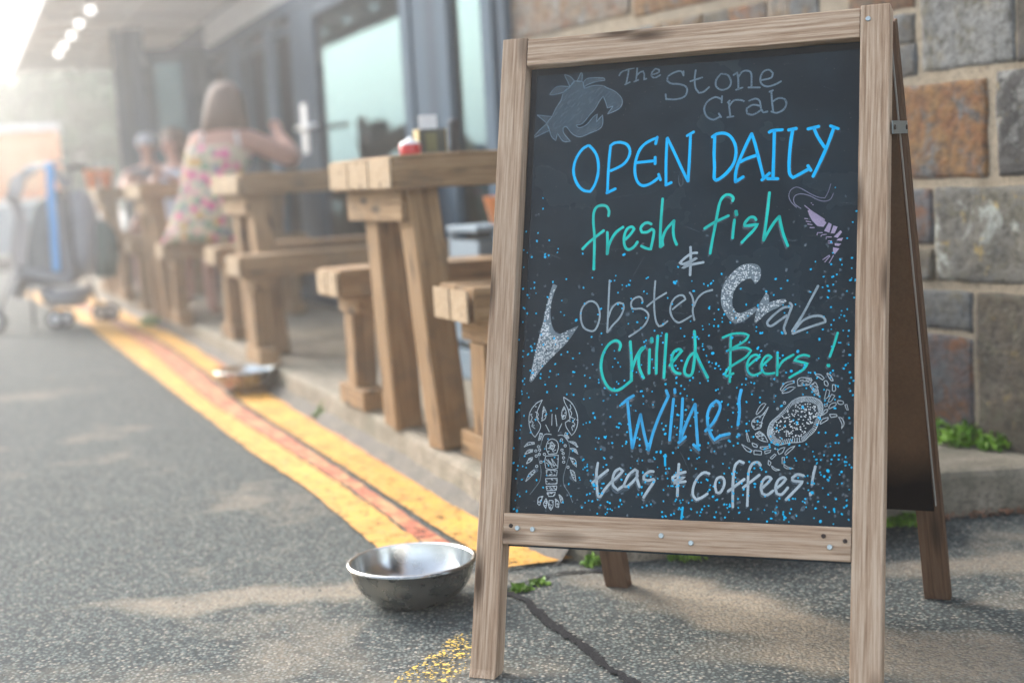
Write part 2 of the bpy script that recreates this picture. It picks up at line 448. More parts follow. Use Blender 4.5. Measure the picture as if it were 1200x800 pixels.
# pen strokes on the board, in tenths of a millimetre on the sheet
DATA = [
  dict(n='OPEN', m='blue', w=4.66,
   l=[[1563,8803,1452,8740,1356,8602,1311,8439,1325,8285,1401,8127,1507,8030,1626,8007,1695,8113,1744,8284,1747,8459,1711,8614,1646,8717,1563,8803],
    [1947,8764,1934,8558,1926,8318,1925,7971],
    [1914,7967,2063,8033],
    [1943,8765,2012,8811,2124,8815,2237,8768,2290,8656,2257,8528,2162,8425,1970,8342],
    [2749,8866,2725,8753],
    [2750,8851,2653,8823,2524,8751,2441,8637,2392,8466,2388,8293,2434,8140,2518,8065,2616,8071,2723,8125,2812,8196],
    [2795,8239,2831,8141],
    [2415,8454,2721,8469],
    [2725,8529,2729,8415],
    [2918,8834,2913,8437,2927,8055],
    [2921,8051,3016,8089],
    [2924,8840,3053,8579,3192,8293,3295,8096],
    [3295,8096,3305,8414,3311,8863],
    [3254,8856,3363,8913]],
   p=[]),
  dict(n='DAILY', m='blue', w=5.07,
   l=[[3716,8837,3712,8540,3726,8306,3725,8137,3754,8089],
    [3674,8807,3741,8852,3867,8859,3973,8799,4050,8667,4071,8518,4039,8352,3939,8210,3816,8111,3754,8089],
    [4316,8819,4248,8676,4160,8471,4093,8286,4072,8140,4079,8045],
    [4075,8045,4201,8123],
    [4316,8823,4372,8668,4441,8413,4527,8095],
    [4142,8367,4255,8419,4419,8466],
    [4502,8055,4622,8159],
    [4682,8848,4681,8461,4679,8071],
    [4600,8826,4655,8850,4808,8854],
    [4593,8071,4756,8062],
    [4976,8860,4945,8633,4928,8322,4941,8135,4995,8067,5078,8107,5237,8192],
    [4906,8844,5031,8860],
    [5225,8248,5273,8169],
    [5302,8859,5355,8731,5417,8624,5479,8528],
    [5213,8840,5382,8870],
    [5617,8838,5565,8677,5499,8495,5395,8255,5309,8071],
    [5565,8866,5685,8813]],
   p=[]),
  dict(n='The', m='faint', w=2.87,
   l=[[2048,9967,2092,10028,2221,10064,2304,10079],
    [2212,10055,2198,9937,2175,9810],
    [2157,9802,2239,9838],
    [2359,10089,2355,9961,2341,9843],
    [2314,9839,2387,9866],
    [2356,9942,2409,9993,2464,10007,2485,9950,2485,9859,2525,9874],
    [2613,9931,2727,9963,2741,10009,2675,10033,2620,9979,2613,9914,2671,9876,2761,9918]],
   p=[]),
  dict(n='S', m='faint', w=3.04,
   l=[[3157,9886,3113,9955,3015,9947,2903,9890,2883,9810,2957,9755,3088,9738,3203,9687,3229,9604,3177,9511,3032,9482,2884,9500],
    [3155,9951,3158,9876],
    [2865,9583,2878,9494]],
   p=[]),
  dict(n='tone Crab', m='faint', w=3.04,
   l=[[3362,9951,3348,9789,3372,9642,3429,9563,3509,9576,3596,9647],
    [3277,9769,3475,9818],
    [3899,9826,3787,9857,3711,9760,3714,9647,3811,9582,3921,9615,3956,9708,3899,9826],
    [4057,9835,4075,9731,4080,9571],
    [3994,9818,4056,9855],
    [4042,9567,4148,9597],
    [4068,9764,4135,9861,4228,9869,4286,9810,4293,9586],
    [4243,9590,4430,9575],
    [4445,9695,4606,9720,4635,9797,4571,9857,4479,9833,4435,9734,4453,9637,4547,9582,4670,9604,4768,9650],
    [3800,9432,3704,9471,3578,9409,3525,9291,3570,9159,3684,9094,3793,9144],
    [3815,9479,3812,9373],
    [3770,9193,3810,9127],
    [3928,9374,3961,9132],
    [3911,9120,4014,9128],
    [3913,9366,3944,9395],
    [3946,9309,4007,9391,4117,9392,4180,9365],
    [4258,9366,4366,9396,4436,9346,4458,9224,4497,9158,4564,9169],
    [4438,9273,4322,9297,4221,9241,4233,9161,4327,9132,4449,9193],
    [4617,9504,4631,9338,4657,9147],
    [4587,9493,4642,9511],
    [4646,9330,4738,9377,4830,9355,4863,9274,4819,9182,4713,9136,4626,9165]],
   p=[]),
  dict(n='claw', m='faint', w=1.52,
   l=[[1181,9842,1244,9930,1398,9918,1442,9793,1592,9828,1763,9815,1840,9772,1974,9706,2091,9596,2123,9502,2089,9413,1989,9356,1869,9318,1922,9388,1967,9449,1865,9420,1822,9542,1781,9629,1718,9550,1648,9426,1540,9305,1432,9183,1318,9163,1378,9113,1509,9159,1617,9281,1690,9331,1677,9194,1785,9306,1792,9158,1739,9070,1554,9000,1404,8954,1268,9009,1147,9146,1090,9132,1104,9038,1236,8885,1101,8899,988,9046,966,8917,885,8996,829,9149,786,9226,877,9341,938,9477,1028,9620,1070,9757,1181,9842],
    [1064,10066,1173,10020,1263,9928,1181,9842,1064,10066],
    [1302,9925,1371,10088,1393,10021,1388,9919,1302,9925],
    [1418,9898,1510,9965,1757,9950,1801,9904,1627,9890,1477,9846,1432,9803,1418,9898],
    [1181,9842,939,9861,810,9730,888,9724,1070,9757,1181,9842],
    [603,9389,877,9341,786,9236,603,9389],
    [786,9226,665,9122,536,8981,841,9102,786,9226]],
   p=[]),
  dict(n='claw_fill', m='smudge_and_reflection', w=1.01,
   l=[[1118,9413,1082,9371],
    [1294,9344,1257,9302],
    [1132,9706,1096,9664],
    [1623,9748,1587,9706],
    [1648,9071,1612,9029],
    [1405,9024,1369,8982],
    [2054,9447,2018,9406],
    [1614,9607,1578,9565],
    [1463,9538,1427,9496],
    [1268,9364,1232,9322],
    [1584,9042,1549,9000],
    [1666,9733,1630,9691],
    [1722,9683,1686,9642],
    [934,9182,897,9140],
    [1327,9771,1290,9729],
    [1202,9194,1166,9152],
    [1733,9570,1697,9528],
    [1191,9852,1155,9810],
    [1059,9547,1022,9504],
    [1587,9746,1551,9704],
    [1964,9509,1928,9467],
    [1408,9415,1372,9373],
    [1540,9311,1504,9270],
    [1379,9228,1342,9186],
    [1107,9645,1070,9603],
    [1352,9363,1315,9321],
    [1622,9451,1586,9409],
    [1684,9553,1648,9511],
    [1735,9187,1700,9146],
    [1132,9495,1095,9453],
    [1571,9592,1535,9550],
    [1273,9621,1237,9579],
    [1292,9352,1256,9310],
    [1193,9566,1156,9524],
    [1558,9202,1522,9160],
    [1198,9712,1162,9670],
    [1839,9649,1803,9607],
    [1047,9522,1011,9479],
    [1698,9788,1662,9747],
    [1219,9605,1183,9563],
    [1903,9709,1867,9667],
    [1252,9303,1216,9261],
    [1483,9721,1447,9679],
    [1255,9524,1218,9482],
    [1350,9524,1314,9482],
    [1393,9011,1357,8969],
    [1997,9652,1961,9611],
    [1176,9602,1140,9559],
    [1564,9624,1528,9582],
    [1365,9023,1329,8981],
    [1597,9570,1561,9528],
    [1252,9732,1216,9690],
    [1517,9128,1481,9086],
    [1042,9184,1006,9141],
    [1640,9077,1604,9035],
    [1158,9426,1121,9384],
    [1357,9463,1321,9421],
    [1210,9624,1174,9582],
    [1271,9305,1235,9263],
    [1564,9554,1528,9512],
    [1047,9623,1010,9581],
    [969,9413,932,9371],
    [1298,9343,1262,9301],
    [1364,9558,1328,9516],
    [1462,9239,1426,9197],
    [1364,9254,1327,9212],
    [1396,9676,1360,9634],
    [1379,9078,1342,9036],
    [2014,9508,1979,9467],
    [1147,9487,1110,9445],
    [980,9167,944,9125],
    [943,9384,907,9342],
    [1935,9697,1899,9656],
    [979,9138,943,9096],
    [1697,9098,1661,9056],
    [1720,9782,1684,9740],
    [1555,9115,1519,9073],
    [1107,9760,1071,9718],
    [1137,9343,1101,9301],
    [1281,9541,1245,9499],
    [1260,9522,1223,9480],
    [2062,9469,2027,9427],
    [1764,9728,1728,9686],
    [1715,9172,1680,9130],
    [1443,9297,1407,9255],
    [941,9232,905,9189],
    [1394,9228,1358,9187],
    [1069,9377,1033,9335],
    [1205,9703,1169,9661],
    [1202,9254,1165,9212],
    [1361,9104,1325,9062],
    [1558,9643,1522,9601],
    [1427,9544,1390,9502],
    [1024,9594,987,9552],
    [1239,9187,1203,9145],
    [1436,9339,1400,9297],
    [1431,9117,1395,9075],
    [1444,9223,1407,9182],
    [1913,9491,1878,9450],
    [1404,9690,1368,9648],
    [1122,9248,1086,9206],
    [1903,9640,1868,9599],
    [1059,9265,1023,9223],
    [1212,9521,1175,9479],
    [1737,9800,1701,9759],
    [941,9150,904,9108],
    [1181,9586,1144,9544],
    [1375,9450,1339,9408],
    [1084,9377,1047,9334],
    [2039,9491,2003,9449]],
   p=[[1181,9842,1244,9930,1398,9918,1442,9793,1592,9828,1763,9815,1840,9772,1974,9706,2091,9596,2123,9502,2089,9413,1989,9356,1869,9318,1922,9388,1967,9449,1865,9420,1822,9542,1781,9629,1718,9550,1648,9426,1540,9305,1432,9183,1318,9163,1378,9113,1509,9159,1617,9281,1690,9331,1677,9194,1785,9306,1792,9158,1739,9070,1554,9000,1404,8954,1268,9009,1147,9146,1090,9132,1104,9038,1236,8885,1101,8899,988,9046,966,8917,885,8996,829,9149,786,9226,877,9341,938,9477,1028,9620,1070,9757],
    [1064,10066,1173,10020,1263,9928,1181,9842],
    [1302,9925,1371,10088,1393,10021,1388,9919],
    [1418,9898,1510,9965,1757,9950,1801,9904,1627,9890,1477,9846,1432,9803],
    [1181,9842,939,9861,810,9730,888,9724,1070,9757],
    [603,9389,877,9341,786,9236],
    [786,9226,665,9122,536,8981,841,9102]]),
  dict(n='fresh', m='teal', w=4.46,
   l=[[1961,7580,1967,7659,1923,7740,1840,7763,1749,7738,1702,7640,1703,7472,1729,7273,1739,7036,1744,6691],
    [1534,7038,1652,7157,1889,7336],
    [1952,7304,1962,7166,1964,6940],
    [1971,6949,1983,7067,2038,7203,2114,7308,2222,7382],
    [2271,7175,2349,7250,2415,7346,2373,7381,2294,7350,2249,7234,2254,7097,2298,7017,2358,7006,2427,7052,2480,7125],
    [2702,7413,2641,7439,2572,7418,2525,7351,2548,7282,2637,7283,2715,7330,2752,7294,2741,7178,2708,6994,2628,7016,2547,7054],
    [2879,7825,2866,7523,2861,7232,2869,7028],
    [2869,7028,2913,7056,2900,7153,2953,7306,3085,7456],
    [3085,7456,3075,7301,3096,7165,3142,7058]],
   p=[]),
  dict(n='ampersand upper', m='grey', w=4.09,
   l=[[3374,7011,3384,6829,3382,6552],
    [3484,6912,3397,6905,3283,6832,3204,6754,3267,6737,3382,6781,3486,6832,3363,6753,3250,6664,3364,6715,3595,6756]],
   p=[]),
  dict(n='fish', m='teal', w=4.46,
   l=[[4042,7737,4049,7789,3991,7839,3908,7831,3838,7736,3802,7559,3767,7331,3723,7061,3701,6895],
    [3596,7306,3744,7394,3981,7499],
    [4095,7568,4107,7509],
    [4107,7567,4119,7508],
    [4080,7427,4065,7257,4058,7133],
    [4427,7413,4395,7455,4323,7454,4253,7374,4244,7323,4347,7329,4459,7345,4390,7245,4291,7145,4207,7055],
    [4630,7844,4607,7546,4574,7238,4554,7078],
    [4554,7078,4616,7195,4713,7356,4796,7455],
    [4796,7455,4836,7269,4880,7124,4940,6979]],
   p=[]),
  dict(n='shrimp', m='lilac', w=1.3,
   l=[[5190,7610,5283,7531,5394,7451,5504,7372],
    [5587,6808,5489,6743],
    [5596,6795,5521,6705],
    [5650,6803,5589,6690],
    [5194,7404,5240,7396],
    [5217,7360,5290,7344],
    [5242,7314,5311,7300],
    [5280,7255,5347,7254],
    [5391,7135,5399,7172,5472,7169],
    [5451,7109,5463,7132,5536,7139],
    [5532,7065,5536,7098,5614,7096],
    [5565,7031,5619,7034],
    [5565,6999,5634,6995],
    [5289,7647,5299,7643],
    [5314,7619,5323,7615]],
   p=[[5237,7533,5283,7540,5375,7462,5486,7373,5532,7325,5488,7261,5397,7274,5314,7361,5266,7447],
    [5568,7323,5614,7294,5580,7165,5498,7196],
    [5641,7274,5704,7253,5661,7153,5598,7152],
    [5750,7196,5774,7167,5707,7077,5650,7098],
    [5793,7078,5771,7029,5687,7041,5726,7068],
    [5664,6996,5766,6983,5728,6951,5668,6959],
    [5642,6932,5737,6910,5668,6820,5640,6858]]),
  dict(n='shrimp feelers', m='lilacdim', w=1.3,
   l=[[5062,7587,4977,7676,4938,7772,4963,7865,5045,7912,5138,7881,5277,7793,5406,7731,5501,7717,5549,7809,5588,7937],
    [5132,7566,5042,7635,5013,7712,5039,7777,5130,7800,5259,7766,5388,7695,5498,7665,5588,7695,5631,7786]],
   p=[]),
  dict(n='L fill', m='smudge_and_reflection2', w=1.32,
   l=[[1040,6456,1108,6431,1059,6315,1014,6129,1008,5943,1050,5756,1116,5651,1204,5616,1335,5672,1514,5751,1320,5476,1087,5247,900,5051,751,4842,701,4842,758,5178,827,5526,898,5828,946,6107,997,6316,1040,6456]],
   p=[[1040,6456,1108,6431,1059,6315,1014,6129,1008,5943,1050,5756,1116,5651,1204,5616,1335,5672,1514,5751,1320,5476,1087,5247,900,5051,751,4842,701,4842,758,5178,827,5526,898,5828,946,6107,997,6316]]),
  dict(n='L dots', m='white', w=1.76,
   l=[[907,5379,915,5382],
    [776,4936,784,4937],
    [926,5364,934,5363],
    [1239,5584,1247,5588],
    [1223,5433,1231,5436],
    [798,4950,806,4954],
    [960,5292,969,5291],
    [1147,5408,1155,5408],
    [1309,5575,1317,5573],
    [948,6025,956,6026],
    [936,5803,944,5803],
    [776,5199,785,5197],
    [1035,5256,1044,5253],
    [1308,5494,1316,5498],
    [976,6143,984,6142],
    [895,5191,903,5196],
    [1139,5512,1148,5511],
    [1082,5484,1091,5481],
    [1262,5584,1270,5584],
    [977,6166,986,6162],
    [979,5600,987,5599],
    [860,5189,868,5193],
    [978,6181,986,6186],
    [808,5449,817,5451],
    [928,5477,937,5472],
    [980,5916,988,5914],
    [993,6086,1001,6083],
    [821,5292,829,5291],
    [889,5094,897,5093],
    [1219,5505,1227,5509],
    [851,5546,860,5547],
    [1338,5585,1346,5588],
    [715,4895,723,4898],
    [779,5107,788,5107],
    [954,5670,962,5674],
    [1033,5408,1042,5407],
    [912,5616,920,5615],
    [889,5756,897,5757],
    [908,5789,916,5793],
    [810,5225,818,5223],
    [899,5709,908,5705],
    [891,5151,899,5155],
    [894,5160,903,5161],
    [1037,5442,1046,5440],
    [829,5353,838,5349],
    [956,5721,965,5718],
    [915,5311,923,5308],
    [978,5625,987,5621],
    [978,5998,986,6001],
    [814,4993,822,4996],
    [736,4906,744,4905],
    [1091,5318,1099,5319],
    [837,5498,845,5493],
    [1009,6219,1017,6218],
    [936,5636,944,5637],
    [919,5877,928,5876],
    [1107,5271,1115,5273],
    [1047,5454,1055,5458],
    [845,5571,854,5567],
    [916,5638,925,5639],
    [990,5404,999,5400],
    [1211,5388,1219,5388],
    [1058,5240,1066,5236],
    [936,5779,944,5778],
    [854,5048,862,5051],
    [793,4981,802,4982],
    [1043,5540,1051,5543],
    [1243,5467,1251,5470],
    [1129,5489,1138,5487],
    [1086,5517,1094,5519],
    [874,5138,882,5133],
    [1293,5508,1302,5512],
    [1072,5584,1080,5581],
    [957,5681,966,5681],
    [888,5329,896,5328],
    [972,6138,981,6139],
    [794,4926,802,4926],
    [1106,5344,1114,5345],
    [1132,5507,1141,5508],
    [1309,5637,1318,5634],
    [1094,5261,1102,5264],
    [1139,5375,1147,5374],
    [990,5720,999,5715],
    [916,5325,924,5328],
    [768,5160,777,5161],
    [1154,5572,1162,5571],
    [831,5535,840,5538],
    [917,5690,926,5692],
    [1105,5433,1114,5437],
    [1238,5622,1246,5626],
    [1273,5546,1282,5547],
    [1066,5480,1074,5484],
    [940,5262,948,5264],
    [977,5405,986,5403],
    [1169,5465,1177,5467],
    [988,5282,997,5284],
    [835,5478,843,5476],
    [983,5641,992,5642],
    [798,5204,806,5200],
    [1004,6219,1012,6222],
    [924,5741,933,5737],
    [928,5964,936,5967],
    [1129,5548,1137,5549],
    [738,4994,746,4997],
    [938,5379,947,5383],
    [967,5398,975,5397],
    [928,5986,936,5986],
    [969,5870,978,5871],
    [1081,5298,1089,5301],
    [769,5236,778,5236],
    [758,5015,766,5019],
    [757,5114,765,5116],
    [856,5297,864,5302],
    [858,5318,866,5316],
    [1120,5371,1128,5375],
    [994,5614,1003,5612],
    [918,5913,926,5911],
    [755,4959,763,4957],
    [968,5484,976,5485],
    [1065,5388,1073,5387],
    [1147,5520,1155,5524],
    [919,5391,928,5388],
    [920,5445,928,5445],
    [973,5587,981,5588],
    [879,5308,888,5307],
    [901,5065,909,5062],
    [1043,5319,1051,5323],
    [969,5762,977,5760],
    [965,5635,973,5633],
    [972,5461,981,5463],
    [830,5534,839,5535],
    [971,6123,980,6121],
    [859,5233,868,5232],
    [843,5276,851,5273],
    [1229,5518,1237,5515],
    [1200,5508,1208,5510],
    [991,5607,999,5610],
    [953,5140,962,5141],
    [762,4886,770,4890],
    [897,5209,905,5212],
    [1166,5440,1174,5442],
    [824,5217,832,5220],
    [858,5187,867,5187],
    [1267,5545,1275,5547],
    [872,5413,881,5416],
    [774,5194,783,5191],
    [1262,5551,1270,5552],
    [869,5709,877,5713],
    [789,5166,797,5162],
    [746,4936,754,4938],
    [968,6047,977,6050],
    [1159,5571,1168,5570],
    [1110,5515,1118,5515],
    [796,5321,805,5319],
    [994,5316,1003,5315],
    [1277,5477,1286,5475],
    [878,5703,886,5707],
    [883,5104,892,5102],
    [1101,5306,1109,5307],
    [1298,5508,1306,5509],
    [1114,5464,1122,5465],
    [993,5361,1001,5362],
    [1220,5405,1228,5405],
    [850,5306,859,5301],
    [976,6211,985,6208],
    [786,5068,794,5071],
    [931,5734,939,5734],
    [948,5687,957,5684],
    [965,5915,973,5919],
    [882,5043,890,5047],
    [1144,5445,1153,5444],
    [848,5132,856,5128],
    [814,5446,822,5443],
    [750,5080,759,5081],
    [927,5967,936,5965],
    [1254,5518,1263,5518],
    [1010,6245,1018,6249],
    [902,5449,911,5447],
    [982,5636,990,5638],
    [885,5246,893,5245],
    [897,5225,906,5225],
    [936,5122,944,5122],
    [989,5422,998,5426],
    [1007,5480,1016,5482],
    [1059,5426,1068,5431],
    [897,5124,906,5126],
    [945,5933,953,5935],
    [1100,5483,1108,5487],
    [785,5330,794,5332],
    [783,5044,791,5040],
    [1134,5500,1143,5502],
    [1251,5588,1259,5586],
    [850,5150,858,5153],
    [1055,5263,1063,5262],
    [759,5086,767,5087],
    [1120,5506,1129,5503],
    [953,5210,962,5214],
    [851,5236,859,5232],
    [790,5205,799,5201],
    [907,5194,915,5196],
    [899,5501,907,5503],
    [967,5621,975,5620],
    [954,5439,962,5440],
    [880,5274,889,5270],
    [1001,5234,1009,5236],
    [1165,5562,1173,5564],
    [1111,5378,1120,5379],
    [1307,5571,1315,5571],
    [932,5122,940,5118],
    [831,5404,840,5404],
    [1126,5309,1134,5305],
    [832,5273,840,5275],
    [895,5624,903,5622],
    [910,5231,918,5234],
    [867,5618,875,5617],
    [891,5596,900,5595],
    [750,4907,758,4907],
    [998,6299,1006,6294],
    [1049,5578,1057,5575],
    [919,5627,928,5627],
    [901,5444,909,5448],
    [1055,5506,1064,5507],
    [918,5228,927,5226],
    [1177,5498,1186,5498],
    [902,5406,911,5404],
    [932,5564,940,5564],
    [843,5232,852,5231],
    [973,5376,981,5380],
    [815,5090,824,5086],
    [959,6035,967,6033],
    [1000,5297,1008,5294],
    [922,5578,930,5582],
    [740,4897,748,4900],
    [815,4988,824,4985],
    [989,5205,997,5206],
    [935,5768,943,5766],
    [934,5550,943,5549],
    [1024,5557,1032,5557],
    [1184,5428,1192,5424],
    [851,5586,859,5588],
    [1012,5288,1020,5290],
    [805,5245,814,5248],
    [743,4916,752,4919],
    [761,4951,770,4951],
    [913,5396,922,5394],
    [1060,6360,1069,6358],
    [1067,5279,1075,5282],
    [1009,6168,1018,6170],
    [901,5639,910,5643],
    [1102,5290,1110,5287],
    [1445,5686,1454,5689],
    [928,5171,937,5172],
    [947,5354,956,5355],
    [993,5726,1002,5721],
    [1048,6339,1057,6338],
    [985,6185,994,6185],
    [886,5629,895,5629],
    [996,5309,1005,5310],
    [846,5220,855,5223],
    [1236,5573,1244,5577],
    [1175,5395,1184,5397],
    [1048,5428,1057,5423],
    [791,5027,799,5027],
    [1017,5215,1025,5211],
    [825,5411,833,5414],
    [1259,5587,1267,5591],
    [1159,5395,1168,5399],
    [1110,5537,1119,5536],
    [888,5690,897,5690],
    [769,5187,777,5183],
    [972,5721,980,5723],
    [949,6112,958,6111],
    [1018,5627,1027,5628],
    [920,5298,928,5294],
    [993,5749,1001,5748],
    [876,5602,884,5604],
    [790,4974,798,4976],
    [726,4886,735,4886],
    [1073,5471,1081,5470],
    [1071,5477,1079,5479],
    [852,5395,861,5392],
    [732,4866,741,4864],
    [912,5258,920,5258],
    [974,5932,982,5929],
    [1300,5633,1309,5630],
    [1096,5400,1104,5402],
    [1040,5579,1049,5578],
    [1334,5502,1342,5505],
    [978,5500,987,5502],
    [938,5763,946,5761],
    [1108,5425,1116,5427],
    [1154,5499,1163,5495],
    [984,5162,992,5164],
    [902,5699,910,5697],
    [1011,5290,1019,5294],
    [788,5123,796,5128],
    [1030,5582,1039,5578],
    [1015,5416,1023,5419],
    [1037,5533,1046,5537],
    [861,5526,869,5528],
    [1005,5573,1014,5568],
    [902,5810,910,5808],
    [967,5888,976,5888],
    [923,5621,931,5623],
    [1026,5465,1035,5466],
    [837,5210,846,5208],
    [812,5087,820,5085],
    [970,5684,978,5688],
    [978,5947,986,5951],
    [1311,5496,1319,5497],
    [921,5851,929,5847],
    [1278,5473,1286,5470],
    [878,5616,886,5616],
    [872,5214,881,5217],
    [939,5990,948,5992],
    [903,5239,912,5236],
    [1014,5795,1022,5798],
    [995,5681,1003,5684],
    [850,5092,859,5090],
    [756,5029,764,5029],
    [1001,5408,1009,5405],
    [807,5050,815,5051],
    [783,4942,792,4945],
    [858,5404,866,5407],
    [871,5241,880,5239],
    [841,5187,849,5191],
    [950,5146,959,5142],
    [1055,5314,1063,5317],
    [933,5674,941,5673],
    [966,5603,974,5608],
    [1227,5409,1235,5407],
    [904,5545,912,5541],
    [1198,5509,1206,5510],
    [864,5444,872,5447],
    [796,5208,804,5210],
    [920,5425,928,5428],
    [987,5232,996,5229],
    [969,5285,978,5284],
    [743,5059,752,5058],
    [981,6182,989,6186],
    [952,5455,960,5450],
    [1155,5378,1163,5383],
    [1258,5590,1267,5588],
    [970,5415,978,5415],
    [865,5676,873,5672],
    [979,5908,988,5905],
    [910,5167,918,5171],
    [799,5021,808,5022],
    [1311,5509,1320,5507],
    [1324,5667,1332,5670],
    [823,5148,831,5148],
    [740,5030,748,5033],
    [1110,5585,1118,5582],
    [935,5542,943,5543],
    [1007,6066,1015,6068],
    [839,5296,848,5299],
    [926,5558,935,5558],
    [1101,5536,1109,5541],
    [939,5336,947,5336],
    [1111,5305,1119,5305],
    [955,5684,964,5682],
    [940,5186,948,5187],
    [943,5160,951,5163],
    [1024,5300,1032,5303],
    [922,5988,930,5990],
    [1132,5471,1140,5473],
    [1167,5426,1175,5422],
    [1112,5287,1120,5286],
    [764,5093,772,5096],
    [1045,5485,1053,5487],
    [793,5275,801,5279],
    [1308,5590,1316,5588],
    [848,5274,857,5277],
    [1001,5506,1010,5507],
    [940,5448,948,5451],
    [960,5129,969,5131],
    [847,5605,856,5605],
    [947,5597,955,5592],
    [798,5383,807,5387],
    [950,5755,959,5758],
    [1083,5283,1092,5283],
    [1291,5537,1299,5534],
    [978,5708,986,5704],
    [836,5512,845,5515],
    [880,5687,888,5685],
    [990,5213,999,5216],
    [865,5657,873,5661],
    [1002,6141,1011,6143],
    [853,5067,862,5068],
    [946,5366,954,5367],
    [1039,5377,1048,5378],
    [926,5691,934,5688],
    [947,5354,955,5355],
    [1008,6291,1017,6291],
    [958,5702,967,5705],
    [943,6111,952,6111],
    [1214,5463,1223,5459],
    [1401,5676,1409,5674],
    [912,5076,920,5081],
    [874,5525,882,5527]],
   p=[]),
  dict(n='ob', m='grey2', w=3.08,
   l=[[1749,6158,1653,6141,1562,6027,1557,5866,1612,5727,1723,5668,1806,5679,1866,5793,1883,5953,1836,6092,1749,6158],
    [2027,6503,2025,6204,2025,5883,2023,5643],
    [2029,5883,2089,6042,2181,6121,2276,6108,2291,6027,2227,5880,2102,5745,2030,5643]],
   p=[]),
  dict(n='ster', m='grey2', w=3.04,
   l=[[2609,6132,2580,6202,2515,6214,2430,6163,2412,6079,2457,6022,2587,6024,2693,5959,2712,5875,2652,5751,2526,5648,2400,5569],
    [2807,6470,2798,6250,2808,5999,2843,5811,2895,5731,2952,5747,3035,5813],
    [2683,6058,2819,6166,2997,6272],
    [3113,6005,3226,6097,3319,6161,3285,6220,3211,6226,3128,6171,3079,6068,3078,5954,3129,5849,3205,5790,3278,5806,3423,5891],
    [3385,6270,3422,6217,3453,6113,3445,5969,3477,5824],
    [3460,6041,3518,6174,3620,6265,3754,6304]],
   p=[]),
  dict(n='Cr fill', m='smudge_and_reflection2', w=1.67,
   l=[[4520,6548,4508,6632,4451,6690,4338,6706,4208,6678,4060,6559,3951,6411,3908,6261,3914,6073,3985,5922,4073,5808,4159,5773,4270,5806,4389,5897,4479,5980,4451,6017,4322,5954,4211,5915,4145,5938,4085,6033,4073,6145,4097,6276,4178,6397,4289,6469,4382,6476,4440,6391,4504,6464,4520,6548],
    [4621,6232,4654,6190,4662,6079,4817,6122,4918,6130,4931,6102,4820,6020,4638,5931,4467,5770,4448,5785,4488,5989,4559,6136,4621,6232]],
   p=[[4520,6548,4508,6632,4451,6690,4338,6706,4208,6678,4060,6559,3951,6411,3908,6261,3914,6073,3985,5922,4073,5808,4159,5773,4270,5806,4389,5897,4479,5980,4451,6017,4322,5954,4211,5915,4145,5938,4085,6033,4073,6145,4097,6276,4178,6397,4289,6469,4382,6476,4440,6391,4504,6464],
    [4621,6232,4654,6190,4662,6079,4817,6122,4918,6130,4931,6102,4820,6020,4638,5931,4467,5770,4448,5785,4488,5989,4559,6136]]),
  dict(n='Cr dots', m='white', w=1.67,
   l=[[4209,5821,4217,5821],
    [4255,6664,4262,6668],
    [4304,6522,4312,6524],
    [4209,5868,4217,5866],
    [4119,6340,4127,6343],
    [4325,6684,4333,6684],
    [4235,5808,4243,5806],
    [4073,6516,4081,6512],
    [4238,6466,4246,6470],
    [4431,6556,4439,6554],
    [4435,6433,4443,6432],
    [4172,5881,4180,5883],
    [4105,6357,4113,6358],
    [3934,6202,3942,6201],
    [4054,6466,4062,6469],
    [4183,6492,4191,6494],
    [3998,6068,4006,6064],
    [4255,5869,4263,5872],
    [4382,6601,4390,6603],
    [4072,5905,4080,5908],
    [4228,5834,4236,5831],
    [4158,6427,4166,6427],
    [4260,5903,4268,5905],
    [4245,6449,4253,6449],
    [3938,6207,3946,6206],
    [4283,5895,4291,5894],
    [4090,5821,4098,5821],
    [4027,6237,4035,6235],
    [4064,6492,4072,6496],
    [4390,6556,4398,6554],
    [3980,6109,3988,6107],
    [4082,6486,4090,6481],
    [4410,6655,4418,6653],
    [3935,6165,3943,6167],
    [4259,6455,4267,6457],
    [4227,5868,4235,5870],
    [4382,5911,4390,5913],
    [4430,6633,4438,6633],
    [4328,6663,4336,6661],
    [4415,6572,4423,6574],
    [4187,5833,4195,5829],
    [4017,6341,4024,6344],
    [4033,6129,4041,6127],
    [4193,5914,4201,5918],
    [4175,6629,4183,6626],
    [4001,5926,4009,5927],
    [4189,5889,4197,5894],
    [4124,5947,4132,5948],
    [4047,6250,4055,6251],
    [4206,6641,4214,6637],
    [4021,6120,4029,6117],
    [4236,6615,4244,6618],
    [4192,5815,4200,5819],
    [4106,6409,4114,6409],
    [4357,6679,4365,6680],
    [4044,6321,4052,6319],
    [4137,6379,4145,6380],
    [4019,6450,4027,6450],
    [4177,6652,4185,6656],
    [3920,6276,3928,6275],
    [4003,6075,4011,6072],
    [4140,6478,4148,6473],
    [3955,6045,3963,6041],
    [3981,6271,3989,6272],
    [4256,6561,4264,6560],
    [4323,6620,4331,6617],
    [4169,5919,4177,5919],
    [4180,6538,4187,6541],
    [4009,6381,4017,6377],
    [4218,6449,4225,6449],
    [3994,6254,4002,6258],
    [4129,6448,4137,6445],
    [4511,6523,4519,6523],
    [3950,6099,3958,6099],
    [4041,6530,4049,6533],
    [4009,6157,4017,6160],
    [3949,6076,3957,6075],
    [4095,5833,4103,5837],
    [4264,6541,4271,6543],
    [4273,6678,4280,6679],
    [3967,6318,3975,6319],
    [4176,5795,4184,5793],
    [4449,6550,4457,6548],
    [4452,6488,4460,6491],
    [4247,6503,4255,6498],
    [4434,6499,4442,6494],
    [4127,6583,4135,6584],
    [4205,5866,4213,5864],
    [4132,6398,4140,6398],
    [4297,6538,4305,6534],
    [3994,6291,4002,6287],
    [4069,6413,4077,6411],
